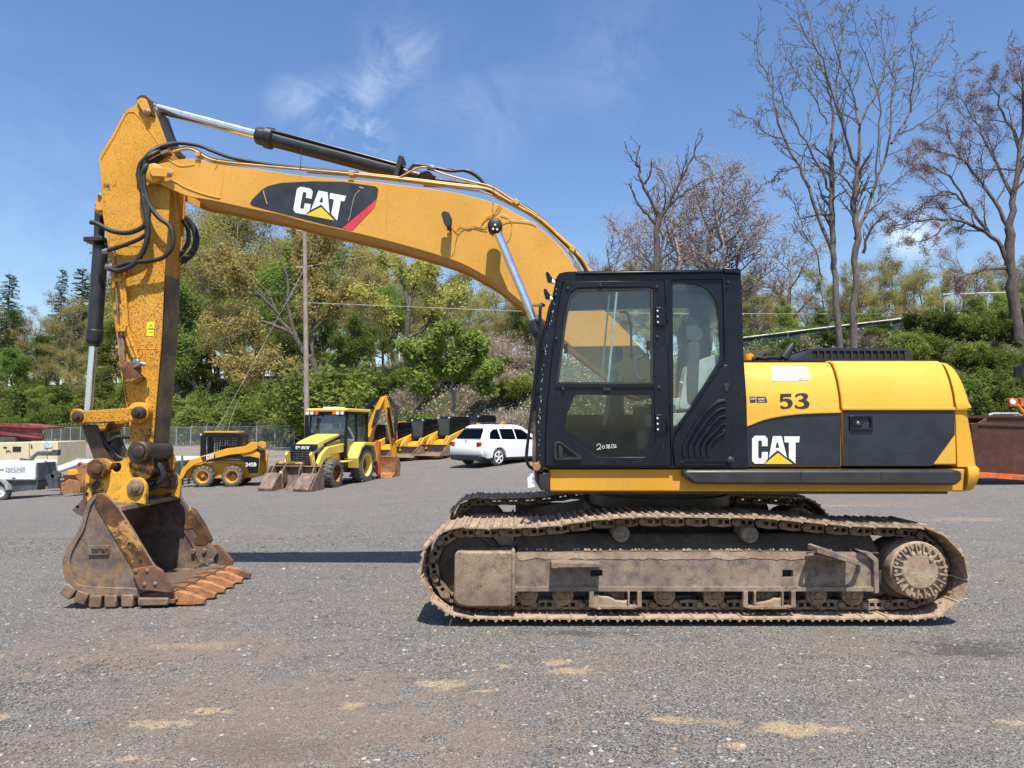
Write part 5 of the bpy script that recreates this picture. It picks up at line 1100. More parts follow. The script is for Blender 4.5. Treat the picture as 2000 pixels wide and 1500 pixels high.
def proto(kind, seed):
    if kind in ('oak', 'tan', 'green', 'deep', 'grey', 'budded'):
        T = Tree(seed, 3, seg=1.5, wander=.16, up=.07, angle=(30, 62), ratio=.52, minr=.022, kids=(13, 8, 6))
        T.r.random(); H = 16.; n = 9; p = Vector((0, 0, -.5)); pts = [p]; rad = [.30]; d = Vector((T.r.uniform(-.1, .1), T.r.uniform(-.1, .1), 1))
        for i in range(n):
            d = (d + Vector((T.r.gauss(0, .11), T.r.gauss(0, .11), .15))).normalized(); p = p + d * (H * .92 / n); pts.append(p); rad.append(.30 * (1 - .88 * (i + 1) / n))
        T.emit(pts, rad, 0); T.children(pts, rad, H * .62, 0, lo=.28)
        lab = {'oak': ('olive leafed spring tree standing in the wood behind the yard', 'lf_olive', 6, .095), 'tan': ('tan leafed budding oak standing in the wood behind the yard', 'lf_tan', 6, .095), 'green': ('fresh green leafy tree standing in the wood behind the yard', 'lf_green', 9, .15),
               'deep': ('dark green leafy tree standing in the wood behind the yard', 'lf_deep', 9, .155), 'grey': ('leafless grey twiggy tree standing in the wood behind the yard', 'lf_grey', 2, .06), 'budded': ('pinkish budding bare tree in the thicket beyond the cab roof', 'lf_bud', 3, .055)}[kind]
        return finish('spring_tree' if kind not in ('grey', 'budded') else 'bare_tree', lab[0], 'tree', T, 'bk_twig' if kind in ('grey', 'budded') else 'bk_grey', lab[1], lab[2], lab[3], .42, lab[0].split(' standing')[0] + 's'), 16.
    if kind == 'pine':
        T = Tree(seed, 1, minr=.02); H = 16.; T.b.tube([(0, 0, -.5), (.1, 0, 8), (0, 0, 16)], [.26, .16, .02], 6, cap=False); m = MB(); r = T.r
        for i in range(34):
            z = 2.5 + 13.2 * i / 34; L = (16.4 - z) * .30 * r.uniform(.6, 1.15) + .3
            for j in range(6):
                a = r.random() * 6.283; e = Vector((math.cos(a), math.sin(a), -.08 + r.uniform(-.15, .25))); p0 = Vector((0, 0, z + r.uniform(-.2, .2)))
                T.b.tube([p0, p0 + e * L * .6, p0 + e * L + Vector((0, 0, .08 * L))], [.035, .02, .01], 3, cap=False)
                for k in range(int(9 * L) + 4):
                    f = r.uniform(.15, 1); q = p0 + e * L * f + Vector((0, 0, r.gauss(0, .06))); s_ = Vector((-e.y, e.x, r.uniform(-.5, .1))) * r.choice((-1, 1)) + e * .7; s_ = s_.normalized() * r.uniform(.2, .42) * (1.15 - .5 * f)
                    w_ = Vector((0, 0, .055)) + e * .05; m.add([q - w_, q + s_, q + w_], [(0, 1, 2)])
        root = thing('pine_tree', '', 'tree'); T.b.build('trunk', M['bk_grey'], root, smooth=60, recalc=False); m.build('crown', M['lf_pine'], root, smooth=0, recalc=False); return root, 16.
    if kind in ('bush', 'bushdeep', 'brush'):
        T = Tree(seed, 2, seg=.5, wander=.2, up=.08, angle=(25, 60), ratio=.6, minr=.008, kids=(7, 5)); r = T.r
        for i in range(11):
            a = r.random() * 6.283; e = r.uniform(.1, .85); d = Vector((math.cos(a) * e, math.sin(a) * e, 1)); T.grow(Vector((math.cos(a) * .3, math.sin(a) * .3, -.2)), d, 2.6 * r.uniform(.7, 1.05), .035, 0)
        lab = {'bush': ('fresh green leafy shrub growing along the foot of the hillside', 'lf_green', 9, .10), 'bushdeep': ('deep green shrub growing along the foot of the hillside', 'lf_deep', 9, .10), 'brush': ('dry leafless tan bramble tangled on the hillside bank', 'lf_grey', 1, .06)}[kind]
        return finish('shrub' if kind != 'brush' else 'bramble', lab[0], 'shrub' if kind != 'brush' else 'bramble', T, 'bk_tan' if kind == 'brush' else 'bk_dark', lab[1], lab[2], lab[3], .17, lab[0].split(' growing')[0].split(' tangled')[0] + 's', crown='foliage', trunk='stems'), 3.35
PR = {}; KUSE = {}
for kd, seeds in (('oak', (1, 2, 3)), ('tan', (4, 5)), ('green', (6, 7)), ('deep', (8,)), ('grey', (9, 10)), ('budded', (11,)), ('pine', (12,)), ('bush', (13, 14)), ('bushdeep', (15,)), ('brush', (16, 17))):
    PR[kd] = [proto(kd, s_) for s_ in seeds]
RT = random.Random(77)
def put(kind, px, ytop, D, wide=1., label=None, group=None, minh=0):
    x = (px - 1000) / F * D; z0 = hz(x, D) if D > foot(x) - 1 else gz(x, D); zt_ = P(px, ytop, D).z; h = max(zt_ - z0, minh)
    if h < .8: return
    i = RT.randrange(len(PR[kind])); root, H = PR[kind][i]
    o = root if not KUSE.get((kind, i)) else copy_tree(root); KUSE[(kind, i)] = 1
    s_ = h / H; o.location = (x, D, z0 - .1); w_ = s_ * wide * RT.uniform(.9, 1.12); o.scale = (w_, w_, s_); o.rotation_euler = (0, 0, RT.random() * 6.283)
    if label: o['label'] = label
    if group: o['group'] = group
    return o
SKY = [(-300, 560), (0, 592), (60, 590), (110, 575), (170, 565), (230, 520), (300, 440), (360, 398), (420, 412), (480, 418), (560, 412), (640, 432), (720, 455), (800, 470), (860, 490), (930, 520), (1000, 520), (1100, 500), (1150, 478), (1190, 492), (1250, 505), (1330, 505), (1450, 525), (1520, 545), (1600, 525), (1700, 490), (1780, 505), (1850, 520), (1950, 510), (2300, 500)]
kinds_back = ['oak', 'oak', 'tan', 'grey', 'oak', 'tan', 'green']
for row, (dd, step, dv, ks) in enumerate(((58, 60, (25, 110), ['oak', 'grey', 'grey', 'oak']), (44, 62, (0, 25), ['oak', 'grey', 'tan', 'oak']), (30, 66, (8, 60), ['oak', 'tan', 'grey', 'oak', 'oak']), (18, 72, (70, 130), ['oak', 'tan', 'green', 'oak', 'deep']), (9, 76, (150, 235), ['green', 'oak', 'tan', 'deep', 'green', 'grey']))):
    px = -120 + 20 * row
    while px < (2100 if row < 3 else 1060 if row == 4 else 1460):
        x = (px - 1000) / F * 70; D = 70
        for _ in range(4): D = foot(x) + dd; x = (px - 1000) / F * D
        D += RT.uniform(-3, 3)
        if px > 1480 and row < 3: D = 60 + 13 * (2 - row) + RT.uniform(-4, 4)
        k_ = RT.choice(ks); yt = interp(SKY, px) + RT.uniform(*dv) 
        if px < 230 and k_ in ('oak', 'tan') and row < 3: k_ = RT.choice(['grey', 'oak', 'deep'])
        if px > 1480 and row == 0: yt += 10
        put(k_, px, yt, D, wide=1.05); px += step * RT.uniform(.8, 1.25)
# tall pines at the left
for px, yt, D, lab in ((8, 528, 150, 'dark pine cut by the left edge of the photo above the wood'), (112, 518, 152, 'thin pale pointed pine left of the black bucket cylinder'), (152, 516, 148, 'dense dark pine just behind the black bucket cylinder')):
    put('pine', px, yt, D, 1.25 if px != 112 else .8, lab, 'pines at the left end of the wood')
# green shrubs and small trees at the foot of the hill
for i in range(40):
    px = -60 + i * 29 + RT.uniform(-12, 12); x = (px - 1000) / F * 60
    for _ in range(4): D = foot(x) + RT.uniform(3.5, 5.5) - (2 if px > 560 else 0); x = (px - 1000) / F * D
    if px < 770: put(RT.choice(['bush', 'bush', 'bushdeep']), px, RT.uniform(775, 815), D, 1.3)
for i in range(56):
    px = -60 + i * 20 + RT.uniform(-12, 12); x = (px - 1000) / F * 60; e = RT.uniform(5, 12)
    for _ in range(4): D = foot(x) + e; x = (px - 1000) / F * D
    zt_ = hz(x, D); v = 835 - (zt_ - CH) * F / D
    if px < 740: put(RT.choice(['bush', 'bushdeep', 'bush', 'bush']), px, v - RT.uniform(45, 85), D, 1.2)
    else: put(RT.choice(['bush', 'brush', 'brush']), px, v - RT.uniform(35, 75), D, 1.2)
for px, yt, D, k_ in ((760, 770, 49, 'brush'), (785, 780, 48, 'brush'), (820, 795, 46.5, 'bush'), (850, 800, 45.5, 'brush'), (905, 800, 45, 'brush'), (935, 800, 45, 'bush'), (962, 790, 45, 'brush'), (985, 780, 45, 'brush'), (1008, 785, 45, 'brush'), (1030, 780, 45, 'brush'), (1050, 790, 45, 'brush'), (990, 740, 49, 'bush'), (1025, 735, 49, 'brush'), (740, 790, 51, 'bush'),
                      (660, 700, 62, 'bush'), (700, 715, 60, 'bush'), (630, 705, 64, 'bush'), (950, 700, 52, 'bush'), (985, 690, 53, 'bush'), (1020, 690, 53, 'bushdeep'), (820, 720, 56, 'bushdeep')): put(k_, px, yt, D, 1.1)
for i in range(34):
    px = -40 + i * 33 + RT.uniform(-12, 12); x = (px - 1000) / F * 70; e = RT.uniform(13, 26)
    for _ in range(4): D = foot(x) + e; x = (px - 1000) / F * D
    put(RT.choice(['green', 'oak', 'deep', 'tan', 'green']), px, RT.uniform(610, 715), D, 1.5)
# embankment shrubs on the right
for i in range(46):
    px = 1440 + i * 13.5 + RT.uniform(-8, 8); D = RT.uniform(36, 47); x = (px - 1000) / F * D
    zt_ = hz(x, D); v = 835 - (zt_ - CH) * F / D
    yt = 640 if px > 1740 else 704 - (px - 1440) * .10; put(RT.choice(['bush', 'bush', 'bushdeep', 'bush']) if px > 1710 else RT.choice(['bush', 'brush', 'brush', 'bushdeep']), px, max(yt + RT.uniform(0, 25), v - RT.uniform(50, 90)), D, 1.15, minh=1.6 if px > 1740 else .9)
for i in range(20): put(RT.choice(['bush', 'bushdeep', 'brush', 'bush']), 1440 + 17 * i, 661 - 14 * i / 6 - RT.uniform(-4, 22), RT.uniform(51.5, 54), 1.2, minh=1.6)
for i in range(16): put(RT.choice(['green', 'oak', 'tan', 'green']), 1440 + 38 * i + RT.uniform(-9, 9), RT.uniform(575, 612), RT.uniform(54, 60), 1.3)
for i in range(16): put(RT.choice(['bush', 'bushdeep']), 1840 + i * 15 + RT.uniform(-6, 6), RT.uniform(700, 790), RT.uniform(34.5, 37), 1.1, minh=1.5)
# custom trees traced limb by limb
def traced(name, label, D, limbs, bark, leaf, per, size, spread, lev=3, seed=3, kids=(6, 5, 4), ratio=.34, sc_=1., off=(0, 0), frac=1., wander=.2, up=.07, minr=.011, depth=2.2, group=None, sub=None, rsc=1.):
    T = Tree(seed, lev, seg=.8, wander=wander, up=up, angle=(22, 58), ratio=ratio, minr=minr, kids=kids); base = None; T.rk = .46
    for k, (r0, r1, pts) in enumerate(limbs):
        yo = T.r.uniform(-depth, depth) if k and r0 < .25 else T.r.uniform(-.3, .3); n = len(pts); P3 = []
        for i, (u, v) in enumerate(pts): P3.append(P(off[0] + u / sc_, off[1] + v / sc_, D + (yo * i / (n - 1) if k else 0)))
        P3 = cr(P3, 4); n = len(P3); r0 *= rsc; r1 *= rsc; rad = [r0 + (r1 - r0) * (i / (n - 1)) ** .8 for i in range(n)]
        for i in range(1, n - 1): P3[i] = P3[i] + Vector((T.r.gauss(0, .05), T.r.gauss(0, .05), T.r.gauss(0, .03)))
        if base is None: base = P3[0].copy()
        T.emit(P3, rad, 0 if r0 > .12 else 1); L = sum((P3[i + 1] - P3[i]).length for i in range(n - 1))
        if r0 < .26: T.children(P3, [max(x, .03) for x in rad], min(L, 9), 0, lo=.22 if k else .6, num=max(5, int(L * 2.)) if sub is None else sub)
    base.z = min(base.z, hz(base.x, base.y)) if base.y > foot(base.x) else base.z
    return finish(name, label, 'tree', T, bark, leaf, per, size, spread, group, frac, tuple(base))
Z7 = dict(sc_=2.1425, off=(1200, 0))
DB = 42.
traced('bare_tree', 'tall bare grey tree with sparse buds, left trunk of the pair above the engine hood', DB, [(.27, .20, [(948, 1500), (925, 1200), (914, 1050), (907, 850), (903, 650)]), (.17, .03, [(914, 1060), (830, 840), (775, 700), (715, 590), (670, 430), (650, 330), (600, 240), (605, 140)]),
       (.13, .02, [(905, 800), (850, 690), (780, 560), (715, 440), (690, 350), (720, 230)]), (.16, .02, [(903, 650), (915, 470), (890, 350), (850, 230), (820, 120), (830, 30)]), (.08, .02, [(890, 520), (830, 400), (780, 330), (730, 260)]), (.08, .015, [(715, 590), (640, 560), (570, 500), (505, 480)]), (.07, .015, [(775, 700), (700, 720), (650, 760)]),
       (.08, .015, [(870, 1160), (840, 1050), (790, 960), (760, 860), (720, 810)]), (.07, .015, [(910, 760), (950, 720), (965, 640), (955, 580)])], 'bk_big', 'lf_olive', 1, .055, .10, lev=3, seed=21, kids=(8, 6, 5), ratio=.28, sub=17, frac=.10, minr=.009, rsc=.72, **Z7)
traced('bare_tree', 'tall bare grey tree with wide forks, right one of the pair above the hood', DB - .6, [(.30, .22, [(1003, 1500), (1005, 1200), (1012, 1000), (1006, 850), (1016, 700)]), (.16, .02, [(1016, 700), (975, 600), (920, 430), (870, 250), (800, 150), (765, 50)]), (.17, .02, [(1010, 1000), (1050, 900), (1100, 760), (1150, 600), (1160, 430), (1172, 350), (1150, 250), (1190, 60)]),
       (.15, .02, [(1016, 700), (1025, 560), (1003, 420), (960, 300), (905, 150), (905, 30)]), (.11, .02, [(1028, 520), (1080, 420), (1128, 310), (1128, 200), (1085, 80)]), (.12, .02, [(1160, 600), (1230, 480), (1268, 350), (1330, 260), (1430, 150)]), (.10, .03, [(1050, 910), (1120, 820), (1200, 740)]), (.08, .015, [(1190, 560), (1290, 510), (1380, 430), (1430, 310), (1475, 250)]),
       (.10, .015, [(1090, 790), (1105, 600), (1110, 430), (1060, 260), (1010, 130), (1000, 50)]), (.07, .015, [(1240, 470), (1250, 330), (1240, 180), (1260, 80)]), (.09, .015, [(1010, 810), (960, 740), (880, 715), (790, 715)]), (.14, .06, [(1040, 1060), (1070, 960), (1135, 890)]), (.08, .015, [(960, 520), (930, 380), (950, 200), (960, 50)])], 'bk_big', 'lf_olive', 1, .05, .10, lev=3, seed=22, kids=(8, 6, 5), ratio=.27, sub=17, frac=.07, minr=.009, rsc=.72, **Z7)
traced('bare_tree', 'dead looking tree with dark twisted snag limbs above the cab roof', 50, [(.26, .2, [(172, 1250), (175, 1100), (176, 980), (186, 900)]), (.17, .05, [(186, 900), (150, 830), (118, 770), (100, 700), (107, 608)]), (.13, .05, [(176, 940), (130, 885), (90, 840), (62, 768)]), (.15, .03, [(188, 920), (240, 830), (272, 760), (320, 670), (350, 600), (375, 568)]), (.11, .02, [(230, 860), (300, 800), (385, 750), (440, 745)]), (.08, .03, [(130, 770), (150, 720), (155, 680)]), (.06, .015, [(100, 700), (75, 670), (45, 600)]), (.07, .015, [(205, 880), (212, 790), (185, 730)]), (.07, .015, [(262, 780), (290, 700), (300, 650)])],
       'bk_dark', 'lf_grey', 1, .05, .1, lev=2, seed=23, kids=(4, 4), ratio=.25, frac=.2, minr=.014, sub=7, **Z7)
traced('budding_tree', 'large spreading tree with pinkish buds at the right edge of the photo', 40, [(.42, .30, [(1690, 1420), (1665, 1200), (1655, 1050), (1650, 950)]), (.27, .03, [(1650, 950), (1672, 800), (1700, 600), (1712, 400), (1700, 250)]), (.2, .02, [(1660, 1130), (1600, 1010), (1500, 945), (1400, 915), (1280, 925), (1150, 950)]), (.17, .02, [(1650, 950), (1560, 790), (1450, 660), (1385, 520)]), (.15, .02, [(1672, 840), (1605, 700), (1560, 600), (1500, 500), (1445, 400)]), (.14, .02, [(1640, 1120), (1540, 1130), (1455, 1160), (1420, 1200)]), (.12, .02, [(1700, 620), (1625, 470), (1580, 360), (1560, 310)]),
       (.13, .02, [(1560, 960), (1470, 850), (1380, 800), (1280, 870), (1180, 930)]), (.10, .02, [(1480, 860), (1400, 740), (1300, 690), (1210, 700)]), (.12, .02, [(1705, 560), (1740, 430), (1700, 300)]), (.12, .02, [(1690, 700), (1800, 560), (1850, 420)]), (.10, .02, [(1400, 915), (1330, 990), (1260, 1010)]), (.10, .02, [(1450, 660), (1370, 640), (1290, 600)])],
       'bk_dark', 'lf_bud', 5, .036, .13, lev=3, seed=24, kids=(8, 6, 4), ratio=.31, minr=.010, frac=1., rsc=.78, **Z7)
Z6 = dict(sc_=1., off=(0, 0))
traced('oak_tree', 'old oak with dark spreading limbs and tan leaves left of the utility pole', 66, [(.45, .33, [(640, 800), (632, 768), (618, 735), (608, 700)]), (.3, .05, [(608, 700), (592, 688), (575, 655), (554, 634), (539, 610), (527, 580), (500, 547), (480, 520)]), (.24, .05, [(620, 742), (600, 722), (580, 711), (540, 712), (510, 722), (478, 728), (450, 722)]), (.26, .04, [(592, 688), (572, 640), (562, 590), (560, 540), (535, 480), (525, 440)]), (.2, .04, [(575, 655), (530, 632), (500, 628), (455, 628), (420, 618)]), (.2, .04, [(608, 700), (612, 640), (606, 560), (620, 500), (640, 460)]), (.15, .03, [(545, 615), (500, 570), (450, 540), (420, 500)]), (.15, .03, [(562, 590), (590, 520), (570, 460)]), (.12, .03, [(610, 650), (650, 600), (680, 560)])],
       'bk_dark', 'lf_tan', 3, .15, .35, lev=3, seed=25, kids=(6, 5, 4), ratio=.30, minr=.02, frac=.8, depth=4, **Z6)
traced('spring_tree', 'dark limbed tree with sparse olive leaves behind the middle of the boom', 60, [(.3, .24, [(800, 760), (797, 720), (795, 660), (798, 610)]), (.2, .03, [(798, 610), (805, 570), (815, 540), (818, 500)]), (.16, .03, [(797, 660), (830, 640), (846, 600), (850, 555), (848, 530)]), (.14, .03, [(796, 690), (770, 650), (745, 600), (710, 580)]), (.13, .03, [(798, 610), (788, 560), (760, 520), (740, 490)]), (.1, .02, [(820, 645), (870, 600), (900, 580)])],
       'bk_dark', 'lf_olive', 3, .14, .3, lev=3, seed=26, kids=(6, 5, 4), ratio=.33, minr=.018, frac=.7, depth=3, **Z6)
traced('sapling', 'small bright green leafy tree above the compact loaders', 46, [(.13, .09, [(886, 830), (885, 790), (884, 750), (880, 720)]), (.08, .02, [(880, 720), (872, 690), (868, 660), (866, 640)]), (.06, .02, [(884, 750), (850, 715), (815, 700), (805, 690)]), (.06, .02, [(882, 740), (910, 705), (935, 690)]), (.05, .02, [(884, 770), (930, 735), (960, 725)]), (.05, .02, [(880, 720), (895, 680), (915, 665)]), (.05, .02, [(884, 765), (840, 750), (815, 740)])],
       'bk_grey', 'lf_green', 6, .15, .22, lev=3, seed=27, kids=(6, 5, 4), ratio=.42, minr=.01, depth=2, **Z6)
for i, (px, yt, D) in enumerate(((1300, 375, 66), (1385, 345, 64), (1440, 330, 66), (1340, 340, 70), (1480, 400, 66), (1540, 440, 62), (1230, 440, 68), (1870, 470, 62))): put('budded', px, yt, D, 1.25)
# undergrowth on the hillside
r = random.Random(40); m = MB()
for i in range(70000):
    px = r.uniform(-60, 2060); x = (px - 1000) / F * 60; e = r.random() ** 1.6 * 22
    for _ in range(3): D = foot(x) + e; x = (px - 1000) / F * D
    z = hz(x, D) + r.random() ** 2 * .55; s_ = r.uniform(.05, .16); a = r.random() * 6.283
    g = NZ.noise(Vector((x * .22, D * .22, 3))); mi = 0 if g > -.05 + r.gauss(0, .15) else 1
    if 745 < px < 1045 and r.random() < .75: mi = 1
    m.mat(mi).add([(x, D, z), (x + s_ * math.cos(a), D + s_ * math.sin(a) * .5, z + s_ * r.uniform(.3, 1.4)), (x + s_ * 1.3 * math.cos(a + .8), D, z + s_ * .3)], [(0, 1, 2)])
m.build('undergrowth', [M['lf_green'], M['lf_grey']], smooth=0, recalc=False, kind='stuff')
# ------------------------------------------------------------------ fences, pole, wires
M['galv'] = flat('galvanised_steel', (.42, .44, .44), .5, .4, .15, 8); M['wood'] = barkm('weathered_pole_wood', (.24, .20, .165), (.36, .31, .26))
t = NT('chain_link'); t.col((.30, .33, .32)).rough(.6); t.b.inputs['Alpha'].default_value = .26; M['link'] = t.m
a, c_ = Vector((-64, 98, 0)), Vector((-19.5, 64.5, 0))
FN = thing('chain_link_fence', 'galvanised chain link fence with angled barbed wire arms along the foot of the wood', 'fence', (a.x, a.y, gz(a.x, a.y)))
n = int((c_ - a).length / 2.9); pr_ = None
for i in range(n + 1):
    q_ = a.lerp(c_, i / n); q_.z = gz(q_.x, q_.y); m = MB(); m.cyl(q_, q_ + Vector((0, 0, 2.15)), .045, 6); m.cyl(q_ + Vector((0, 0, 2.15)), q_ + Vector((.28, -.22, 2.5)), .03, 5); m.build('fence_post', M['galv'], FN)
    if pr_ is not None:
        m = MB(); m.add([pr_ + Vector((0, 0, .05)), q_ + Vector((0, 0, .05)), q_ + Vector((0, 0, 2.1)), pr_ + Vector((0, 0, 2.1))], [(0, 1, 2, 3)]); m.build('mesh_panel', M['link'], FN, smooth=0)
        m = MB(); m.cyl(pr_ + Vector((0, 0, 2.1)), q_ + Vector((0, 0, 2.1)), .022, 5)
        for k in (.35, .7, 1): m.cyl(pr_ + Vector((.28 * k, -.22 * k, 2.15 + .35 * k)), q_ + Vector((.28 * k, -.22 * k, 2.15 + .35 * k)), .006, 3)
        m.build('fence_wire', M['galv'], FN)
    pr_ = q_
M['screen'] = flat('dark_green_windscreen', (.028, .055, .045), .8, 0, .3, 2)
M['rail'] = flat('pale_rail_pipe', (.62, .58, .48), .6, 0, .15, 6)
rp_ = [P(1440, 661, 50), P(1640, 636.5, 50), P(1842, 613, 50), P(1975, 611, 50), P(2080, 611, 50)]
SF = thing('screened_fence', 'dark green screened fence under a pale top rail on the embankment above the machine', 'fence', (rp_[0].x, 50, hz(rp_[0].x, 50)))
for p, q_ in zip(rp_, rp_[1:]):
    m = MB(); m.cyl(p, q_, .055, 8); m.build('top_rail', M['rail'], SF)
    m = MB(); n_ = 8
    for i in range(n_ + 1):
        s_ = p.lerp(q_, i / n_); m.v += [(s_.x, 50.06 + .04 * math.sin(i * 2.), s_.z - .05), (s_.x, 50.06 + .05 * math.sin(i * 1.3), s_.z - 1.9)]
    m.f = [(2 * i, 2 * i + 1, 2 * i + 3, 2 * i + 2) for i in range(n_)]; m.m = [0] * n_; m.build('screen_panel', M['screen'], SF)
for p in rp_ + [rp_[0].lerp(rp_[1], .5), rp_[1].lerp(rp_[2], .5), rp_[2].lerp(rp_[3], .5)]:
    m = MB(); m.cyl((p.x, 50.12, p.z - 2.4), (p.x, 50.12, p.z), .05, 8); m.build('fence_post', M['galv'], SF)
p, q_ = P(1842, 575, 50), P(1970, 571, 50); m = MB(); m.cyl(p, q_, .04, 6); m.build('top_rail', M['rail'], SF)
for u in (1843, 1928, 1968): p = P(u, 573, 50.12); m = MB(); m.cyl((p.x, p.y, p.z - 3.5), p, .04, 6); m.build('fence_post', M['galv'], SF)
m = MB(); m.box(P(1848, 613, 49.9), (.45, .05, .22)); m.build('white_plate', M['white'], SF)
D = 44.; b0, t0 = P(601, 850, D), P(595, 445, D); b0.z = gz(b0.x, D) - .1
PO = thing('utility_pole', 'weathered wooden utility pole rising behind the backhoe cab', 'pole', tuple(b0))
m = MB(); m.tube([b0, b0.lerp(t0, .5), t0], [.17, .15, .12], 12); m.build('pole_shaft', M['wood'], PO, smooth=60)
for v, s_ in ((452, -1), (521, 1), (523, -1)):
    m = MB(); p = P(595, v, D); m.cyl(p, p + Vector((s_ * .45, 0, .05)), .03, 6); m.lathe(p + Vector((s_ * .45, 0, -.03)), (0, 0, 1), [(0, .04), (.04, .07), (.09, .07), (.13, .03)], 10); m.build('insulator', M['galv'], PO)
m = MB(); m.box(P(601, 800, D - .18), (.09, .03, .06)); m.build('pole_tag', M['white'], PO)
M['wire'] = flat('grey_cable', (.35, .34, .31), .6)
def wire(label, pts, r_=.012, mt='wire'):
    m = MB(); A = [P(*p) for p in pts]; m.tube(A, r_, 4, smooth=3); o = m.build('overhead_cable', M[mt]); o['label'] = label; o['category'] = 'cable'; o['group'] = 'overhead cables'
wire('pale overhead cable running from the pole across behind the boom cylinder', [(598, 591, 44), (800, 599, 44), (1060, 609, 44), (1300, 612, 44), (1450, 612.5, 44), (1750, 613, 44), (2080, 612, 44)], .028)
wire('thin overhead cable sloping down left from the pole behind the stick', [(597, 604, 44), (500, 640, 46), (345, 690, 50), (200, 740, 55)], .008)
wire('thin dark cable high behind the boom beside the cab roof', [(600, 520, 44), (900, 470, 48), (1090, 447, 52), (1300, 443, 56)], .010)
wire('grey guy wire slanting down to the skid steer loader roof', [(597, 520, 44), (505, 690, 40), (425, 835, 37)], .007)
# ------------------------------------------------------------------ other machines in the yard (built facing +x, then turned)
M['tyre'] = flat('dusty_tyre_rubber', (.10, .095, .088), .85, 0, .35, 9, bump=.3, dust=.5, dustc=(.20, .18, .155))
M['brown'] = earthy('brown_painted_bucket', (.055, .018, .011), (.085, .027, .015), (.04, .015, .010), (.03, .013, .009), r=.6, rust=(.15, .06, .03), bm=.1, rf=.4)
M['orange'] = flat('orange_red_paint', (.55, .12, .025), .6, 0, .25, 5)
M['cream'] = flat('cream_paint', (.62, .54, .34), .5, 0, .08, 3)
M['maroon'] = flat('maroon_paint', (.20, .035, .035), .6, 0, .35, 3, dust=.3, dustc=(.35, .12, .11))
M['carw'] = flat('white_car_paint', (.80, .80, .78), .22, 0, .03, 2)
M['grey'] = flat('dark_grey_metal', (.07, .075, .08), .5, 0, .3, 5)
M['lred'] = flat('red_lamp_plastic', (.45, .01, .012), .2, 0, .2, 9)
def wheel(root, x, y, r, w_, rim, lug=0, nm='wheel', side=1):
    m = MB(); c0 = Vector((x, y - w_ / 2, r)); 
    m.lathe(c0, (0, 1, 0), [(0, r * .62), (.0, r * .66), (.02 * w_ / .3, r * .86), (w_ * .18, r * .96), (w_ * .5, r * .985), (w_ * .82, r * .96), (w_ * .98, r * .86), (w_, r * .66), (w_, r * .62), (w_ * .8, r * .58), (w_ * .2, r * .58), (0, r * .62)], 28, cap=False)
    for k in range(lug):
        a = 2 * math.pi * k / lug
        for s_ in (-1, 1):
            aa = a + (math.pi / lug if s_ > 0 else 0); p = Vector((x + math.cos(aa) * r * .97, y + s_ * w_ * .24, r + math.sin(aa) * r * .97)); m.box(p, (r * .07, w_ * .5, r * .13), ry=-aa, rz=0)
    W = m.build('tyre' if nm == 'tyre' else nm, M['tyre'], root, smooth=40)
    for s_ in (-1, 1):
        k = MB(); cc = Vector((x, y + s_ * w_ * .5, r)); k.lathe(cc, (0, -s_, 0), [(0, r * .63), (0, r * .58), (.05, r * .54), (w_ * .40, r * .50), (w_ * .42, r * .49), (w_ * .42, .01)], 24, cap=False); k.build('rim', M[rim], W, smooth=40); k = MB(); k.lathe(cc - Vector((0, s_ * w_ * .40, 0)), (0, s_, 0), [(0, r * .42), (.02, r * .40), (.03, r * .2), (w_ * .2, r * .17), (w_ * .2, .01)], 18); k.build('hub', M['tan' if rim != 'grey' else 'steel'], W, smooth=40)  # browner hub on painted rims stands in for shade deep in the dish
    return W
def sbox(root, name, mt, x0, x1, y0, y1, z0, z1, bev=.015):
    m = MB(); m.bx(x0, x1, y0, y1, z0, z1); return m.build(name, M[mt] if isinstance(mt, str) else mt, root, bev=bev)
def sext(root, name, mt, poly, y0, y1, bev=.015, holes=()):
    m = MB(); m.ext(poly, y0, y1, holes); return m.build(name, M[mt], root, bev=bev)
def txt(root, s_, fn, size, mt='white', name='lettering', off=.02):
    m = MB(); m.text(s_, fn, size, off); return m.build(name, M[mt], root, smooth=0, recalc=False)
def loader_bucket(root, w_, mt='rust', x=1.25, h=.55, d=.85, teeth=0):
    prof = [(x, .02), (x + d, 0), (x + d, .03), (x + .12, .08), (x + .04, .2), (x + .03, h - .08), (x + .16, h), (x + .14, h + .03), (x - .03, h - .06), (x - .04, .12)]
    m = MB(); m.ext(prof, -w_ / 2, w_ / 2); B_ = m.build('bucket', M[mt], root, bev=.006)
    for s_ in (-1, 1):
        m = MB(); m.ext([(x - .03, .05), (x + d - .05, .02), (x + d - .08, .12), (x + .22, h + .01), (x, h - .04)], s_ * w_ / 2 - .015, s_ * w_ / 2 + .015); m.build('bucket_side', M[mt], B_, bev=.004)
    return B_
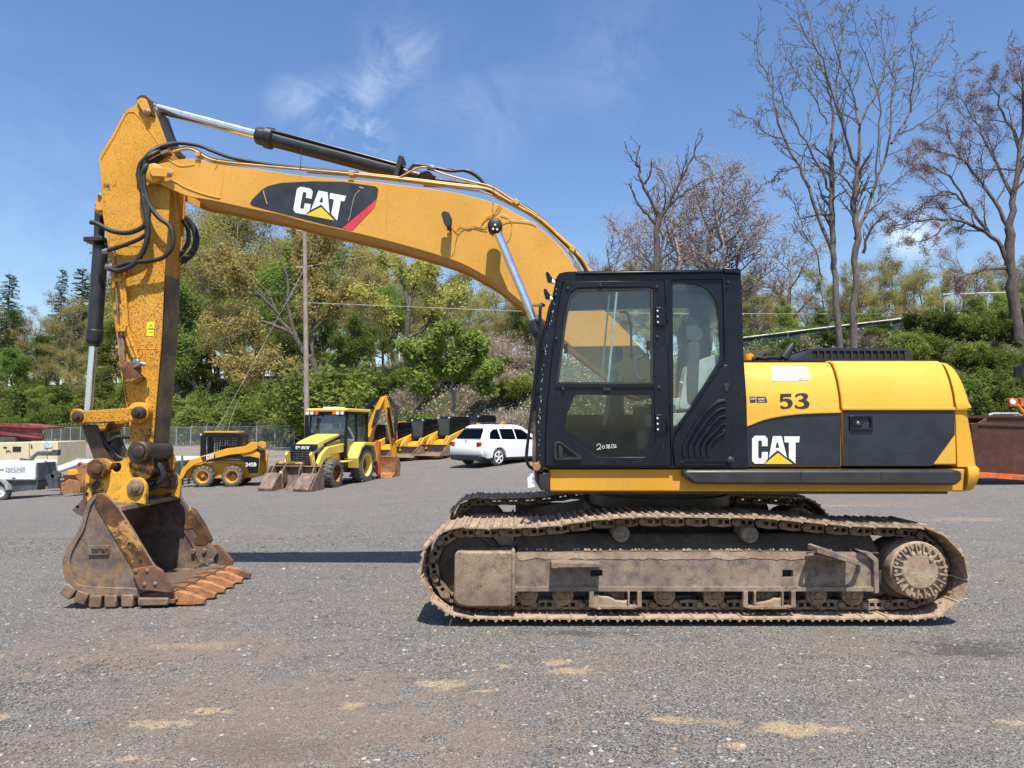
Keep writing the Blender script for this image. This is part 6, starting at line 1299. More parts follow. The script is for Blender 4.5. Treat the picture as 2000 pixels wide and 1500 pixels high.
# --- compact loaders
def compact_loader(label, group, kind, cabm='blk'):
    r_ = thing('skid_steer_loader' if kind == 'wheels' else 'compact_track_loader', label, 'loader', (0, 0, 0), group)
    body = [(-1.35, .38), (-1.30, .32), (1.05, .26), (1.12, .5), (.95, .78), (.45, .86), (-.3, .95), (-1.0, 1.05), (-1.36, 1.0), (-1.42, .6)]
    sext(r_, 'body', 'bgy', body, -.42, .42, .03)
    for s_ in (-1, 1):
        y0, y1 = (s_ * .44, s_ * .52) if s_ > 0 else (-.52, -.44)
        sext(r_, 'side_panel', 'bgy', [(-1.40, .36), (-1.20, .30), (-1.0, .62), (-.82, .80), (.0, .90), (.55, .92), (.92, .80), (1.04, .45), (1.10, .32), (1.22, .34), (1.20, .8), (1.0, 1.02), (.6, 1.0), (-.2, 1.05), (-1.0, 1.12), (-1.42, 1.0)], y0, y1, .01)
        arm = [(-1.38, 1.62), (-1.18, 1.66), (-.95, 1.50), (-.3, 1.42), (.6, 1.14), (1.0, 1.0), (1.30, .62), (1.38, .34), (1.26, .30), (1.10, .62), (.85, .82), (.4, .98), (-.4, 1.18), (-.95, 1.24), (-1.2, 1.30), (-1.40, 1.42)]
        sext(r_, 'lift_arm', 'bgy', arm, s_ * .66 - .06, s_ * .66 + .06, .012)
        sext(r_, 'rear_tower', 'bgy' , [(-1.45, .42), (-1.15, .42), (-1.05, .95), (-.75, 1.22), (-.95, 1.30), (-1.3, 1.36), (-1.48, 1.2)], s_ * .62 - .08, s_ * .62 + .05, .02)
        sext(r_, 'rear_panel', 'blk', [(-1.44, .5), (-1.12, .5), (-.95, .9), (-.70, 1.1), (-1.1, 1.14), (-1.46, 1.06)], s_ * .69 - .012 + (.0 if s_ > 0 else 0), s_ * .69 + .012, .004)
        m = MB(); m.tube([(-.95, s_ * .6, 1.0), (.35, s_ * .6, 1.0)], .04, 8); m.tube([(-.4, s_ * .6, 1.0), (-.95, s_ * .6, 1.2)], .03, 8); m.build('lift_cylinder', M['grey'], r_)
        if kind == 'wheels':
            wheel(r_, .52, s_ * .68, .39, .27, 'bgy', 16); wheel(r_, -.52, s_ * .68, .39, .27, 'bgy', 16)
        else:
            tr = [(.75, .05), (-.95, .05), (-1.12, .18), (-1.10, .38), (-.75, .60), (-.4, .66), (.2, .5), (.85, .42), (.98, .28), (.92, .12)]
            tr = [(v.x, v.y) for v in cr(tr, 3, True)]; m = MB(); m.ext(tr, s_ * .70 - .19, s_ * .70 + .19); T_ = m.build('rubber_track', M['rub'], r_, bev=.01)
            m = MB(); 
            for k in range(5): m.lathe((-.8 + .4 * k, s_ * .70 + (.19 if s_ > 0 else -.19), .2), (0, s_, 0), [(-.02, .12), (.02, .12), (.03, .06)], 14)
            m.lathe((-.45, s_ * .70 + (.19 if s_ > 0 else -.19), .45), (0, s_, 0), [(-.02, .15), (.03, .13), (.04, .06)], 14); m.build('track_roller', M['bgy'], T_)
    # cab with guards
    side = [(-.75, 1.0), (.62, .92), (.70, 1.9), (.55, 2.0), (-.65, 2.0), (-.78, 1.9)]; hole = [(-.62, 1.28), (.50, 1.2), (.58, 1.84), (-.62, 1.84)]
    m = MB()
    for s_ in (-1, 1): m.ext(side, s_ * .44 - .025, s_ * .44 + .025, [hole])
    m.ext([(-.78, 1.88), (.70, 1.88), (.55, 2.0), (-.65, 2.0)], -.42, .42); m.ext([(-.76, 1.0), (-.70, 1.0), (-.72, 1.9), (-.78, 1.9)], -.42, .42, ())
    CB = m.build('cab', M[cabm], r_, bev=.012)
    for s_ in (-1, 1):
        m = MB(); n_ = 13 if kind == 'wheels' else 11
        for k in range(n_): x = -.60 + 1.14 * k / (n_ - 1); m.box((x, s_ * .455, 1.52), (.02, .02, .68))
        for k in range(8): m.box((-.03, s_ * .455, 1.22 + .6 * k / 7), (1.18, .018, .018))
        m.build('window_guard', M['blk'], CB, smooth=0)
        if kind != 'wheels': m = MB(); m.ext(hole, s_ * .42 - .003, s_ * .42 + .003); m.build('side_window', M['glassbg'], CB, smooth=0)
    if kind == 'wheels': m = MB(); m.ext([(-.62, 2.0), (.60, 2.0), (.66, 2.03), (.55, 2.06), (-.6, 2.06)], -.43, .43); m.build('roof_panel', M['bgy'], CB, bev=.006)
    m = MB(); m.ext([(.64, .95), (.70, .95), (.75, 1.88), (.69, 1.88)], -.42, .42, ()); 
    if kind != 'wheels': m.build('front_door', M['glassbg'], CB, smooth=0)
    m = MB(); m.bx(.63, .74, -.44, -.37, .95, 1.9); m.bx(.63, .74, .37, .44, .95, 1.9); m.bx(.63, .74, -.4, .4, .93, 1.05); m.build('door_frame', M['blk'], CB, bev=.006)
    for s_ in (-1, 1): m = MB(); m.box((.74, s_ * .38, 1.93), (.05, .09, .07)); m.build('headlight', M['ledglass'], CB, bev=.006)
    sbox(r_, 'seat', 'dark', -.35, .1, -.25, .25, .95, 1.5, .03)
    sext(r_, 'engine_cover', 'blk', [(-1.45, .95), (-.8, 1.1), (-.8, 1.45), (-1.2, 1.5), (-1.45, 1.3)], -.40, .40, .03)
    return r_
SK = compact_loader('yellow wheeled skid steer loader with a mesh side window left of the backhoe', 'small yellow loaders in the yard', 'wheels')
m = MB(); m.ext([(1.25, .30), (1.40, .34), (1.36, .75), (1.26, .75)], -.5, .5); CP = m.build('quick_hitch', M['worn'], SK, bev=.01)
for s_ in (-.35, .35): m = MB(); m.ext([(1.34, .05), (1.42, .05), (1.44, 1.15), (1.38, 1.15)] if s_ > 0 else [(1.34, .05), (1.42, .05), (1.42, .6), (1.36, .6)], s_ - .04, s_ + .04); m.ext([(1.38, .04), (2.0, .0), (2.0, .03), (1.38, .1)], s_ - .05, s_ + .05); m.build('pallet_fork', M['bucket'], SK, bev=.004)
for s_ in (-1, 1): m = MB(); m.tube([(.95, s_ * .3, .9), (1.3, s_ * .3, .4)], .04, 8); m.build('tilt_cylinder', M['chrome'], SK)
yl = .722
txt(SK, '242B', lambda x, y: (-1.02 - x, yl, .80 + y), .20) if 0 else None
m = MB(); m.text('242B', lambda x, y: (-.98 - x, yl + .001, .76 + y), .19, .006); m.build('lettering', M['white'], SK, smooth=0, recalc=False)
m = MB(); m.add([(.62, yl + .012, 1.10), (.12, yl + .012, 1.22), (.10, yl + .012, 1.06), (.55, yl + .012, .97)], [(0, 1, 2, 3)]); DC = m.build('brand_decal', M['decalb'], SK, smooth=0, recalc=False)
logo(lambda u, v: (.42 - u * .00078, yl + .016, 1.165 + u * .00018 - v * .00078), DC)
m = MB(); m.tube([(-.2, .3, 2.05), (-.3, .34, 2.5), (-.55, .4, 3.1)], .012, 5); m.build('antenna', M['galv'], SK)
def gplace(root, px, D, rz, s=1.0, dz=0): x = (px - 1000) / F * D; return place(root, (x, D, gz(x, D) + dz), rz, s)
gplace(SK, 440, 26.0, R(186), .95)
CT = compact_loader('yellow compact track loader with a rusty bucket nearest the white car', 'small yellow loaders in the yard', 'tracks'); loader_bucket(CT, 1.95, 'worn')
PHI = R(-128)
labs = [('yellow compact track loader second from the white car with its rusty bucket down', 834, 38.6), ('orange striped compact loader third from the white car behind the backhoe bucket', 783, 39.5), ('compact track loader mostly hidden behind the backhoe boom', 742, 40.5), ('black caged compact loader mostly hidden behind the white car roof', 940, 40.5)]
gplace(CT, 886, 37.6, PHI)
for i, (lb, px, D) in enumerate(labs):
    c_ = copy_tree(CT); c_['label'] = lb; gplace(c_, px, D, PHI + R(RT.uniform(-3, 3)))
    if i == 1:
        m = MB(); m.tube([(.70, .45, .95), (.76, .45, 1.9), (.6, .45, 2.03), (.0, .45, 2.04)], .03, 8); m.build('orange_stripe', M['orange'], c_)
# --- backhoe loader
BH = thing('backhoe_loader', 'yellow backhoe loader facing the camera with its rusty front bucket lowered', 'backhoe')
for s_ in (-1, 1):
    wheel(BH, 0, s_ * .86, .69, .46, 'bgy2', 22); wheel(BH, 2.2, s_ * .80, .51, .34, 'tan', 20)
    y0, y1 = s_ * .86 - .27, s_ * .86 + .27
    a = [(.80 * math.cos(R(t_)), .69 + .80 * math.sin(R(t_))) for t_ in range(5, 176, 12)]; b_ = [(.72 * math.cos(R(t_)), .69 + .72 * math.sin(R(t_))) for t_ in range(175, 4, -12)]
    sext(BH, 'fender', 'bgy2', [(.86, .62), (.95, 1.0), (.62, 1.42), (.3, 1.56), (-.55, 1.52), (-.82, 1.1), (-.86, .8), (-.78, .8), (-.72, 1.05), (-.5, 1.40), (.25, 1.44), (.55, 1.32), (.83, .98), (.78, .62)], y0, y1, .02)
    sbox(BH, 'step', 'bgy2', 1.0, 1.7, s_ * .75 - .22, s_ * .75 + .22, .86, .91)
    # loader arm, cylinders
    sext(BH, 'loader_arm', 'bgy2', [(.95, 1.38), (1.1, 1.52), (2.3, 1.42), (2.75, 1.18), (3.25, .55), (3.28, .30), (3.12, .28), (2.6, .95), (2.2, 1.15), (1.0, 1.22)], s_ * .60 - .06, s_ * .60 + .06, .015)
    sext(BH, 'bucket_lever', 'bgy2', [(2.75, .55), (2.95, .60), (3.18, 1.18), (3.10, 1.28), (2.96, 1.24)], s_ * .45 - .04, s_ * .45 + .04)
    m = MB(); m.tube([(2.0, s_ * .45, 1.55), (3.1, s_ * .45, 1.2)], .035, 8); m.build('tilt_cylinder', M['chrome'], BH); m = MB(); m.tube([(1.2, s_ * .55, 1.75), (2.2, s_ * .48, 1.50)], .055, 8); m.build('cylinder_barrel', M['blk'], BH)
sext(BH, 'chassis', 'grey', [(-.9, .45), (2.6, .45), (2.65, .85), (2.0, 1.0), (-.9, 1.05)], -.40, .40)
sbox(BH, 'front_axle', 'bgy2', 2.1, 2.32, -.7, .7, .42, .6)
sbox(BH, 'side_tank', 'blk', .95, 1.6, .42, .78, .5, .85, .03)
m = MB(); m.loft([[(1.0, -.52, .95), (1.0, .52, .95), (1.0, .46, 1.88), (1.0, -.46, 1.88)], [(1.6, -.50, .95), (1.6, .50, .95), (1.6, .44, 1.80), (1.6, -.44, 1.80)], [(2.45, -.48, .9), (2.45, .48, .9), (2.45, .40, 1.62), (2.45, -.40, 1.62)], [(2.72, -.46, .85), (2.72, .46, .85), (2.78, .37, 1.50), (2.78, -.37, 1.50)]])
m.build('engine_hood', M['bgy2'], BH, bev=.03, smooth=50)
sext(BH, 'grille', 'blk', [(2.70, .72), (2.82, .74), (2.86, 1.20), (2.84, 1.5), (2.74, 1.54), (2.66, 1.5)], -.47, .47, .02)
m = MB()
for k in range(7): m.box((2.865, 0, .80 + .08 * k), (.01, .78, .022), ry=R(-4))
for k in range(3): m.box((2.87, -.2 + .2 * k, 1.02), (.01, .02, .5))
m.build('grille_bar', M['grey'], BH)
logo(lambda u, v: (2.862 - v * .0001, -.27 + u * .0015, 1.47 - v * .00085), BH)
cs = [(-.55, 1.1), (1.02, 1.0), (1.10, 1.9), (1.0, 2.68), (-.72, 2.68), (-.78, 1.9)]; ho_ = [[(.22, 1.08), (.95, 1.06), (1.01, 1.9), (.92, 2.58), (.26, 2.58)], [(-.44, 1.5), (.14, 1.4), (.16, 2.58), (-.62, 2.58), (-.66, 1.9)]]
m = MB()
for s_ in (-1, 1): m.ext(cs, s_ * .72 - .03, s_ * .72 + .03, ho_)
for s_ in (-1, 1): m.tube([(1.08, s_ * .72, 1.0), (1.10, s_ * .72, 1.9), (1.0, s_ * .72, 2.68)], .05, 6); m.tube([(-.72, s_ * .72, 1.2), (-.75, s_ * .72, 2.68)], .05, 6)
m.bx(-.6, 1.0, -.7, .7, 1.0, 1.08); m.bx(.98, 1.08, -.7, .7, 2.56, 2.70); m.bx(1.02, 1.12, -.72, -.48, 1.0, 1.9); m.bx(1.02, 1.12, .48, .72, 1.0, 1.45); CB = m.build('cab', M['blk'], BH, bev=.012)
m = MB()
m.add([(1.07, -.7, 1.5), (1.07, .7, 1.5), (1.10, .7, 1.9), (1.10, -.7, 1.9), (1.02, .7, 2.6), (1.02, -.7, 2.6)], [(0, 1, 2, 3), (3, 2, 4, 5)]); m.build('windscreen', M['glassbg'], CB, smooth=0)
m = MB()
for s_ in (-1, 1):
    for h_ in ho_: m.sheet(h_, s_ * .70)
m.add([(-.72, -.7, 1.5), (-.72, .7, 1.5), (-.72, .7, 2.6), (-.72, -.7, 2.6)], [(0, 1, 2, 3)]); m.build('side_window', M['glassbg'], CB, smooth=0)
m = MB(); m.ext([(-.95, 2.68), (1.22, 2.68), (1.28, 2.74), (1.1, 2.80), (-.9, 2.80)], -.80, .80); RF = m.build('roof', M['bgy2'], BH, bev=.03)
sbox(RF, 'roof_plate', 'white', .2, .8, -.35, .25, 2.80, 2.86)
for y, mt in ((-.72, 'ledglass'), (-.54, 'ledglass'), (-.36, 'orange'), (.34, 'orange'), (.48, 'ledglass'), (.66, 'ledglass')): m = MB(); m.box((1.27, y, 2.62), (.06, .12, .11)); m.build('lamp', M[mt], RF, bev=.01)
sbox(CB, 'seat', 'seatd', -.2, .35, -.28, .28, 1.1, 1.9, .04)
m = MB(); m.tube([(.75 + .04 * math.sin(R(a)), .2 * math.cos(R(a)), 1.75 + .2 * math.sin(R(a))) for a in range(0, 361, 30)], .015, 6); m.tube([(.95, 0, 1.1), (.77, 0, 1.72)], .04, 8); m.build('steering_wheel', M['dark'], CB)
m = MB(); m.tube([(1.12, -.35, 1.55), (1.10, -.55, 2.1)], .012, 5); m.build('wiper', M['dark'], CB)
m = MB(); m.cyl((1.5, -.62, 1.2), (1.5, -.62, 2.55), .075, 12); m.build('exhaust_pipe', M['blk'], BH)
# multi-purpose front bucket
B_ = loader_bucket(BH, 1.85, 'bucket', 3.1, .80, .95)
m = MB(); m.cyl((3.15, -.78, .88), (3.15, .25, .88), .07, 14); m.build('torque_tube', M['tan'], B_)
for y in (-.8, -.4, .2, .7): m = MB(); m.ext([(3.1, .3), (3.5, .2), (3.42, .7), (3.2, .92), (3.05, .8)], y - .02, y + .02); m.build('rib', M['bucket'], B_)
for y0, y1 in ((.35, .90), (-.90, -.40)): m = MB(); m.ext([(3.45, .02), (4.05, .0), (4.08, .12), (3.75, .45), (3.5, .6), (3.46, .5)], y0, y1); m.build('clam_shell', M['bucket'], B_, bev=.01)
# rear digging arm, folded up behind the cab
m = MB(); m.bx(-1.15, -.85, -1.05, 1.05, .35, 1.05); m.build('rear_frame', M['greasy'], BH, bev=.02)
sext(BH, 'stabiliser', 'orange', [(-1.2, 1.55), (-1.0, 1.6), (-.98, 1.0), (-1.1, .25), (-1.25, .25), (-1.2, 1.0)], .95, 1.1)
sext(BH, 'stabiliser', 'orange', [(-1.2, 1.55), (-1.0, 1.6), (-.98, 1.0), (-1.1, .25), (-1.25, .25), (-1.2, 1.0)], -1.1, -.95)
def girder(pts, w0, w1, name, parent, mt='bgy'):
    k = MB(); n = len(pts); k.tube(pts, [w0 + (w1 - w0) * i / (n - 1) for i in range(n)], 4); return k.build(name, M[mt], parent, bev=.015)
BB = girder([(-1.15, .30, .95), (-1.45, .38, 1.5), (-1.60, .55, 2.2), (-1.62, .80, 2.85), (-1.62, 1.02, 3.28)], .22, .13, 'backhoe_boom', BH)
m = MB(); m.add([(-1.30, .62, 2.05), (-1.30, .84, 2.20), (-1.38, 1.02, 2.85), (-1.38, .80, 2.80)], [(0, 1, 2, 3)]); m.build('brand_decal', M['decalb'], BB, smooth=0, recalc=False)
ST_ = girder([(-1.66, 1.05, 3.36), (-1.75, 1.15, 2.8), (-1.85, 1.25, 2.0), (-1.95, 1.34, 1.2), (-1.98, 1.34, .95)], .15, .12, 'dipper_arm', BH)
m = MB(); m.cyl((-1.5, .75, 3.30), (-1.2, .30, 2.62), .085, 12); m.build('crowd_cylinder', M['blk'], BB)
m = MB(); m.cyl((-1.55, 1.25, 2.9), (-1.75, 1.38, 1.7), .06, 10); m.build('bucket_cylinder', M['blk'], ST_)
for k in range(4): m = MB(); m.tube([(-1.6, 1.0, 3.3), (-1.6 - .04 * k, 1.30 + .05 * k, 3.32 - .1 * k), (-1.7 - .05 * k, 1.45 + .03 * k, 2.5), (-1.85, 1.42, 1.5)], .018, 6, smooth=4); m.build('hose', M['rub'], ST_)
m = MB(); m.ext([(-1.75, .95), (-2.2, .95), (-2.45, .6), (-2.35, .2), (-1.95, .05), (-1.45, .08), (-1.45, .14), (-1.8, .3), (-1.85, .6)], .8, 1.45); m.build('digging_bucket', M['rust'], BH, bev=.01)
m = MB(); m.ext([(-1.05, .9), (-1.5, .9), (-1.95, 1.15), (-2.0, .9), (-1.5, .6), (-1.05, .5)], .2, .75); m.build('swing_frame', M['greasy'], BH, bev=.02)
BR = R(-90 - 13)
place(BH, (-6.49, 27.3, -.45), BR)
# --- white car
CA = thing('parked_car', 'white estate car with dark windows and silver wheels parked behind the excavator cab', 'car')
def arch(cx, r_, n=10): return [(cx + r_ * math.cos(R(a)), .36 + r_ * math.sin(R(a))) for a in [180 - 180 * k / n for k in range(n + 1)]]
low = [(0.06, .42), (.0, .55), (.02, .78), (.10, 1.02), (.30, 1.10), (3.55, 1.04), (4.4, .92), (4.72, .72), (4.78, .45), (4.6, .32)] + list(reversed(arch(3.80, .42))) + list(reversed([])) + list(reversed(arch(.98, .42))) + [(.3, .34)]
def clampy(s_): return s_
m = MB(); n = len(low); ys_ = [(-.965, .0), (-.93, .06), (.93, .06), (.965, .0)]
ring = []
for y, ins in [(-.965, .10), (-.94, .03), (-.85, 0), (.85, 0), (.94, .03), (.965, .10)]:
    cxm, czm = 2.39, .62; ring.append([(cxm + (x - cxm) * (1 - ins * .35), y, z if z < .5 else z - ins * .35 * (z - .5)) for x, z in low])
m.loft(ring); CB = m.build('body', M['carw'], CA, smooth=45)
gb = [(.16, .88), (.9, .93), (2.0, .93), (3.62, .86)]; gt = [(.62, .62), (.95, .68), (2.0, .70), (2.72, .64)]
m = MB(); r0 = [(x, -y, 1.03) for x, y in gb] + [(x, y, 1.03) for x, y in reversed(gb)]; r1 = [(x, -y, 1.58) for x, y in gt] + [(x, y, 1.58) for x, y in reversed(gt)]; r2 = [(.75, -.5, 1.66), (1.0, -.55, 1.69), (2.0, -.56, 1.70), (2.55, -.5, 1.66), (2.55, .5, 1.66), (2.0, .56, 1.70), (1.0, .55, 1.69), (.75, .5, 1.66)]
m.loft([r0, r1, r2]); GH = m.build('cabin', M['carw'], CA, bev=.03, smooth=50)
def sidep(x, f, s_, o=.034):                      # a point on the side of the cabin, f from belt to roof
    yb = interp([(a, b_) for a, b_ in gb], x); ytp = interp([(a, b_) for a, b_ in gt], min(max(x, .62), 2.72)); return (x, s_ * (yb + (ytp - yb) * f + o), 1.03 + .55 * f)
for s_ in (-1, 1):
    for nm, q_ in (('rear_quarter_window', [(.52, .12), (1.12, .10), (1.10, .86), (.86, .84), (.66, .6)]), ('rear_side_window', [(1.20, .10), (2.0, .08), (1.98, .88), (1.20, .88)]), ('front_side_window', [(2.08, .08), (3.15, .05), (2.85, .5), (2.55, .84), (2.06, .88)])):
        m = MB(); m.add([sidep(x, f, s_) for x, f in q_], [tuple(range(len(q_)))]); m.build(nm, M['carglass'], GH, smooth=0)
m = MB(); m.add([(.18, -.74, 1.12), (.18, .74, 1.12), (.52, .56, 1.54), (.52, -.56, 1.54)], [(0, 1, 2, 3)]); m.build('rear_window', M['carglass'], GH, smooth=0)
m = MB(); m.add([(3.52, -.74, 1.09), (3.52, .74, 1.09), (2.86, .56, 1.56), (2.86, -.56, 1.56)], [(0, 1, 2, 3)]); m.build('windscreen', M['carglass'], GH, smooth=0)
for s_ in (-1, 1):
    m = MB(); m.box((.10, s_ * .78, .88), (.16, .26, .20), rz=R(-8 * s_)); m.box((.22, s_ * .925, .88), (.22, .06, .18)); m.build('tail_light', M['lred'], CA, bev=.03)
    for x in (.98, 3.80):
        W = wheel(CA, x, s_ * .83, .36, .24, 'grey', 0); k = MB(); y = s_ * .965
        for j in range(5):
            a = 2 * math.pi * j / 5 + .3; k.ext([(x + math.cos(a + d) * q_, .36 + math.sin(a + d) * q_) for d, q_ in ((-.35, .07), (-.16, .225), (.16, .225), (.35, .07))], y - .02, y + .005)
        k.lathe((x, y - .01, .36), (0, 1, 0), [(-.01, .06), (.02, .05)], 14); k.tube([(x + .228 * math.cos(R(a)), y, .36 + .228 * math.sin(R(a))) for a in range(0, 361, 20)], .014, 6); k.build('alloy_spoke', M['white'], W)
    m = MB(); m.ext([(.3, .28), (4.5, .28), (4.6, .36), (4.3, .40), (4.25, .44), (3.3, .44), (1.5, .44), (.3, .44), (.1, .44)], s_ * .93 - .02, s_ * .93 + .012); m.build('sill_trim', M['rub'], CA)
    m = MB()
    for x in (1.75, 2.75): m.box((x, s_ * .955, .93), (.17, .03, .035))
    m.build('door_handle', M['white'], CA, bev=.01)
    m = MB(); m.tube([(.9, s_ * .6, 1.71), (1.0, s_ * .6, 1.75), (2.4, s_ * .6, 1.75), (2.5, s_ * .6, 1.70)], .015, 6); m.build('roof_rail', M['grey'], CA)
    m = MB(); m.lathe((.06, s_ * .55, .27), (-1, 0, 0), [(-.1, .04), (.04, .045), (.04, .03)], 12); m.lathe((.06, s_ * .66, .27), (-1, 0, 0), [(-.1, .04), (.04, .045), (.04, .03)], 12); m.build('tail_pipe', M['steel'], CA)
sbox(CA, 'rear_bumper', 'rub', .0, .3, -.88, .88, .25, .46, .04); sbox(CA, 'front_bumper', 'rub', 4.45, 4.74, -.85, .85, .25, .45, .04)
m = MB(); m.box((.035, 0, .72), (.02, .46, .12)); m.build('number_plate_recess', M['grey'], CA)
m = MB(); m.box((.065, 0, 1.04), (.03, .10, .03)); m.box((2.4, 0, .25), (4.2, 1.5, .1)); m.build('underbody', M['dark'], CA)
place(CA, (-2.0, 30.4, .0), R(46), 1.05); CA.location.z = gz(-1.2, 31)
# --- left group: light tower trailer, crusher, scrap
LT = thing('generator_trailer', 'white boxed generator trailer at the left edge with grey lettering on its side', 'trailer', (-18.6, 26, gz(-18.6, 26)))
D = 25.4
m = MB(); m.px(rnd([(-55, 902), (66, 901), (68, 908), (68, 938), (-55, 938)], 3), D, D + 1.3); BX = m.build('cabinet', M['white'], LT, bev=.04)
m = MB()
for tx, v in (('WACKER', 917.5), ('NEUSON', 922.9)): m.text(tx, lambda x, y, v=v: tuple(P(10 + x * 1.32, v - y, D - .01)), 7.2, .12)
m.build('lettering', flat('grey_lettering', (.27, .32, .42), .5), BX, smooth=0, recalc=False)
m = MB(); m.tube([P(-3, 912, D - .01), P(0, 917, D - .01), P(8, 917, D - .01)], .012, 4); m.box(P(27, 934, D - .01), (.10, .03, .05)); m.build('latch', M['grey'], BX)
m = MB(); m.px([(-55, 938), (72, 937), (74, 945), (72, 956), (20, 962), (-55, 962)], D + .1, D + 1.2); m.px([(68, 904), (74, 904), (76, 938), (68, 938)], D + .1, D + 1.1); m.build('trailer_frame', M['grey'], LT, bev=.01)
m = MB(); m.px([(72, 951), (122, 948), (122, 953), (72, 957)], D + .5, D + .62); m.build('tow_bar', M['worn'], LT)
m = MB(); m.cyl(P(120, 940, D + .5), P(120, 975, D + .5), .045, 10); JK = m.build('jack_stand', M['grey'], LT); m = MB(); m.cyl(P(120, 946, D + .5), P(120, 953, D + .5), .06, 10); m.build('jack_collar', M['lred'], JK); m = MB(); m.box(P(112, 951, D + .45), (.22, .05, .06)); m.build('reflector', M['white'], JK)
for yy in (D + .05, D + 1.35):
    c0 = P(3, 960, yy); m = MB(); m.lathe(c0 - Vector((0, .1, 0)), (0, 1, 0), [(0, .19), (0, .29), (.03, .33), (.17, .33), (.2, .29), (.2, .19)], 24, cap=False); W = m.build('wheel', M['tyre'], LT); m = MB(); m.lathe(c0 - Vector((0, .08, 0)), (0, 1, 0), [(-.02, .20), (.05, .17), (.05, .06), (.02, .05), (.02, .01)], 20, cap=False); m.build('rim', M['white'], W)
m = MB(); m.px([(-20, 936), (4, 936), (13, 946), (15, 957), (11, 957), (9, 948), (2, 941), (-20, 941)], D - .12, D + .12); m.build('mudguard', M['galv'], LT)
m = MB(); m.tube([P(60, 905, D + .5), P(64, 893, D + .5), P(74, 885, D + .5), P(114, 884, D + .5)], .07, 8); m.box(P(110, 884, D + .5), (.2, .2, .2)); m.tube([P(62, 900, D + .6), P(40, 897, D + .6)], .05, 8); m.build('mast_arm', M['grey'], LT)
CR = thing('mobile_crusher', 'cream compressor body behind the trailer at the left edge', 'machine', (-24, 33, gz(-24, 33)))
D = 33.
m = MB(); m.px([(-60, 866), (56, 863), (112, 862), (113, 916), (108, 918), (100, 918), (96, 905), (84, 899), (72, 902), (66, 920), (-60, 925)], D, D + 2.2); CRB = m.build('housing', M['cream'], CR, bev=.03)
m = MB()
for a_, b_ in (((57, 864), (57, 900)), ((92, 864), (92, 900)), ((112, 888), (70, 888))): m.tube([P(*a_, D - .01), P(*b_, D - .01)], .012, 4)
m.box(P(33, 877, D - .01), (.38, .03, .22)); m.box(P(10, 874, D - .01), (.16, .03, .06)); m.tube([P(16 + 4 * math.cos(R(a)), 883 + 3 * math.sin(R(a)), D - .02) for a in range(180, 361, 20)], .02, 5); m.tube([P(60, 868, D - .02), P(63, 874, D - .02), P(60, 874, D - .02)], .02, 5); m.build('vent_panel', M['dark'], CRB)
m = MB(); m.lathe(P(91, 869, D - .02), (0, 1, 0), [(0, .15), (.02, .17)], 18); m.px([(86, 868), (102, 870), (102, 874), (86, 875)], D - .03, D - .005); m.px([(83, 875), (85, 875), (85, 880), (83, 880)], D - .02, D); m.build('pale_blue_emblem', flat('pale_blue_decal', (.42, .55, .60), .5), CRB)
c0 = P(84, 918, D + .1); m = MB(); m.lathe(c0 - Vector((0, .15, 0)), (0, 1, 0), [(0, .25), (0, .42), (.05, .46), (.3, .46), (.3, .25)], 26, cap=False); W = m.build('wheel', M['tyre'], CR); m = MB(); m.lathe(c0 - Vector((0, .13, 0)), (0, 1, 0), [(-.02, .27), (.08, .2), (.08, .08), (0, .07), (0, .01)], 20, cap=False); m.build('rim', M['cream'], W)
m = MB(); m.px([(-60, 925), (60, 920), (60, 930), (-60, 935)], D + .2, D + 2); m.build('chassis', M['grey'], CR)
CV = thing('folded_conveyor', 'maroon folded conveyor above the cream machine at the left edge', 'conveyor', (-25, 36, gz(-25, 36)))
D = 35.8
m = MB(); m.px([(-80, 828), (0, 832), (40, 829), (91, 836), (78, 842), (84, 853), (82, 860), (60, 860), (0, 852), (-80, 850)], D, D + .12); m.build('side_plate', M['maroon'], CV, bev=.01)
m = MB(); m.px([(-80, 826), (40, 827), (93, 834), (91, 837), (-80, 830)], D - .12, D + 1.2); m.px([(-80, 850), (0, 843), (84, 853), (82, 857), (0, 849)], D - .08, D); m.build('top_flange', M['maroon'], CV, bev=.005)
m = MB(); m.px([(0, 840), (80, 850), (80, 853), (0, 844)], D - .06, D - .03); m.build('shadow_gap', M['dark'], CV)
m = MB(); m.px([(0, 853), (30, 854), (30, 864), (0, 866)], D - .2, D + 1); m.build('support_post', M['grey'], CV)
def scrap(name, label, cat, polys, D, th, mt, group=None, bev=.01, extra=None):
    c0 = P(polys[0][0][0], 835, D); o = thing(name, label, cat, (c0.x, D, gz(c0.x, D)), group)
    for i, (pl_) in enumerate(polys): 
        m = MB(); m.px(pl_, D + .01 * i, D + th); m.build(['frame', 'plate', 'bracket', 'panel', 'foot'][min(i, 4)], M[mt[min(i, len(mt) - 1)]], o, bev=bev)
    return o
scrap('white_panel', 'long white panels lying sloped behind the trailer tow bar', 'panel', [[(80, 928), (84, 920), (150, 898), (182, 897), (182, 903), (150, 908), (100, 926)], [(128, 905), (150, 895), (156, 896), (134, 912), (128, 913)]], 29, .5, ['white', 'galv'])
scrap('hydraulic_attachment', 'rusty hydraulic attachment lying between the trailer and the bucket', 'attachment', [[(118, 962), (120, 944), (134, 936), (152, 938), (156, 950), (156, 964)], [(122, 928), (146, 927), (152, 936), (146, 945), (128, 944)], [(132, 918), (140, 920), (148, 916), (152, 926), (138, 930), (132, 928)], [(138, 922), (150, 922), (156, 940), (140, 944)]], 24.5, .6, ['rust', 'brown', 'bgy', 'rust'])
o = thing('hitch_hardware', 'two dark round hose reels on the ground beside the tow bar', 'reel', (-15.8, 25.2, gz(-15.8, 25.2))); 
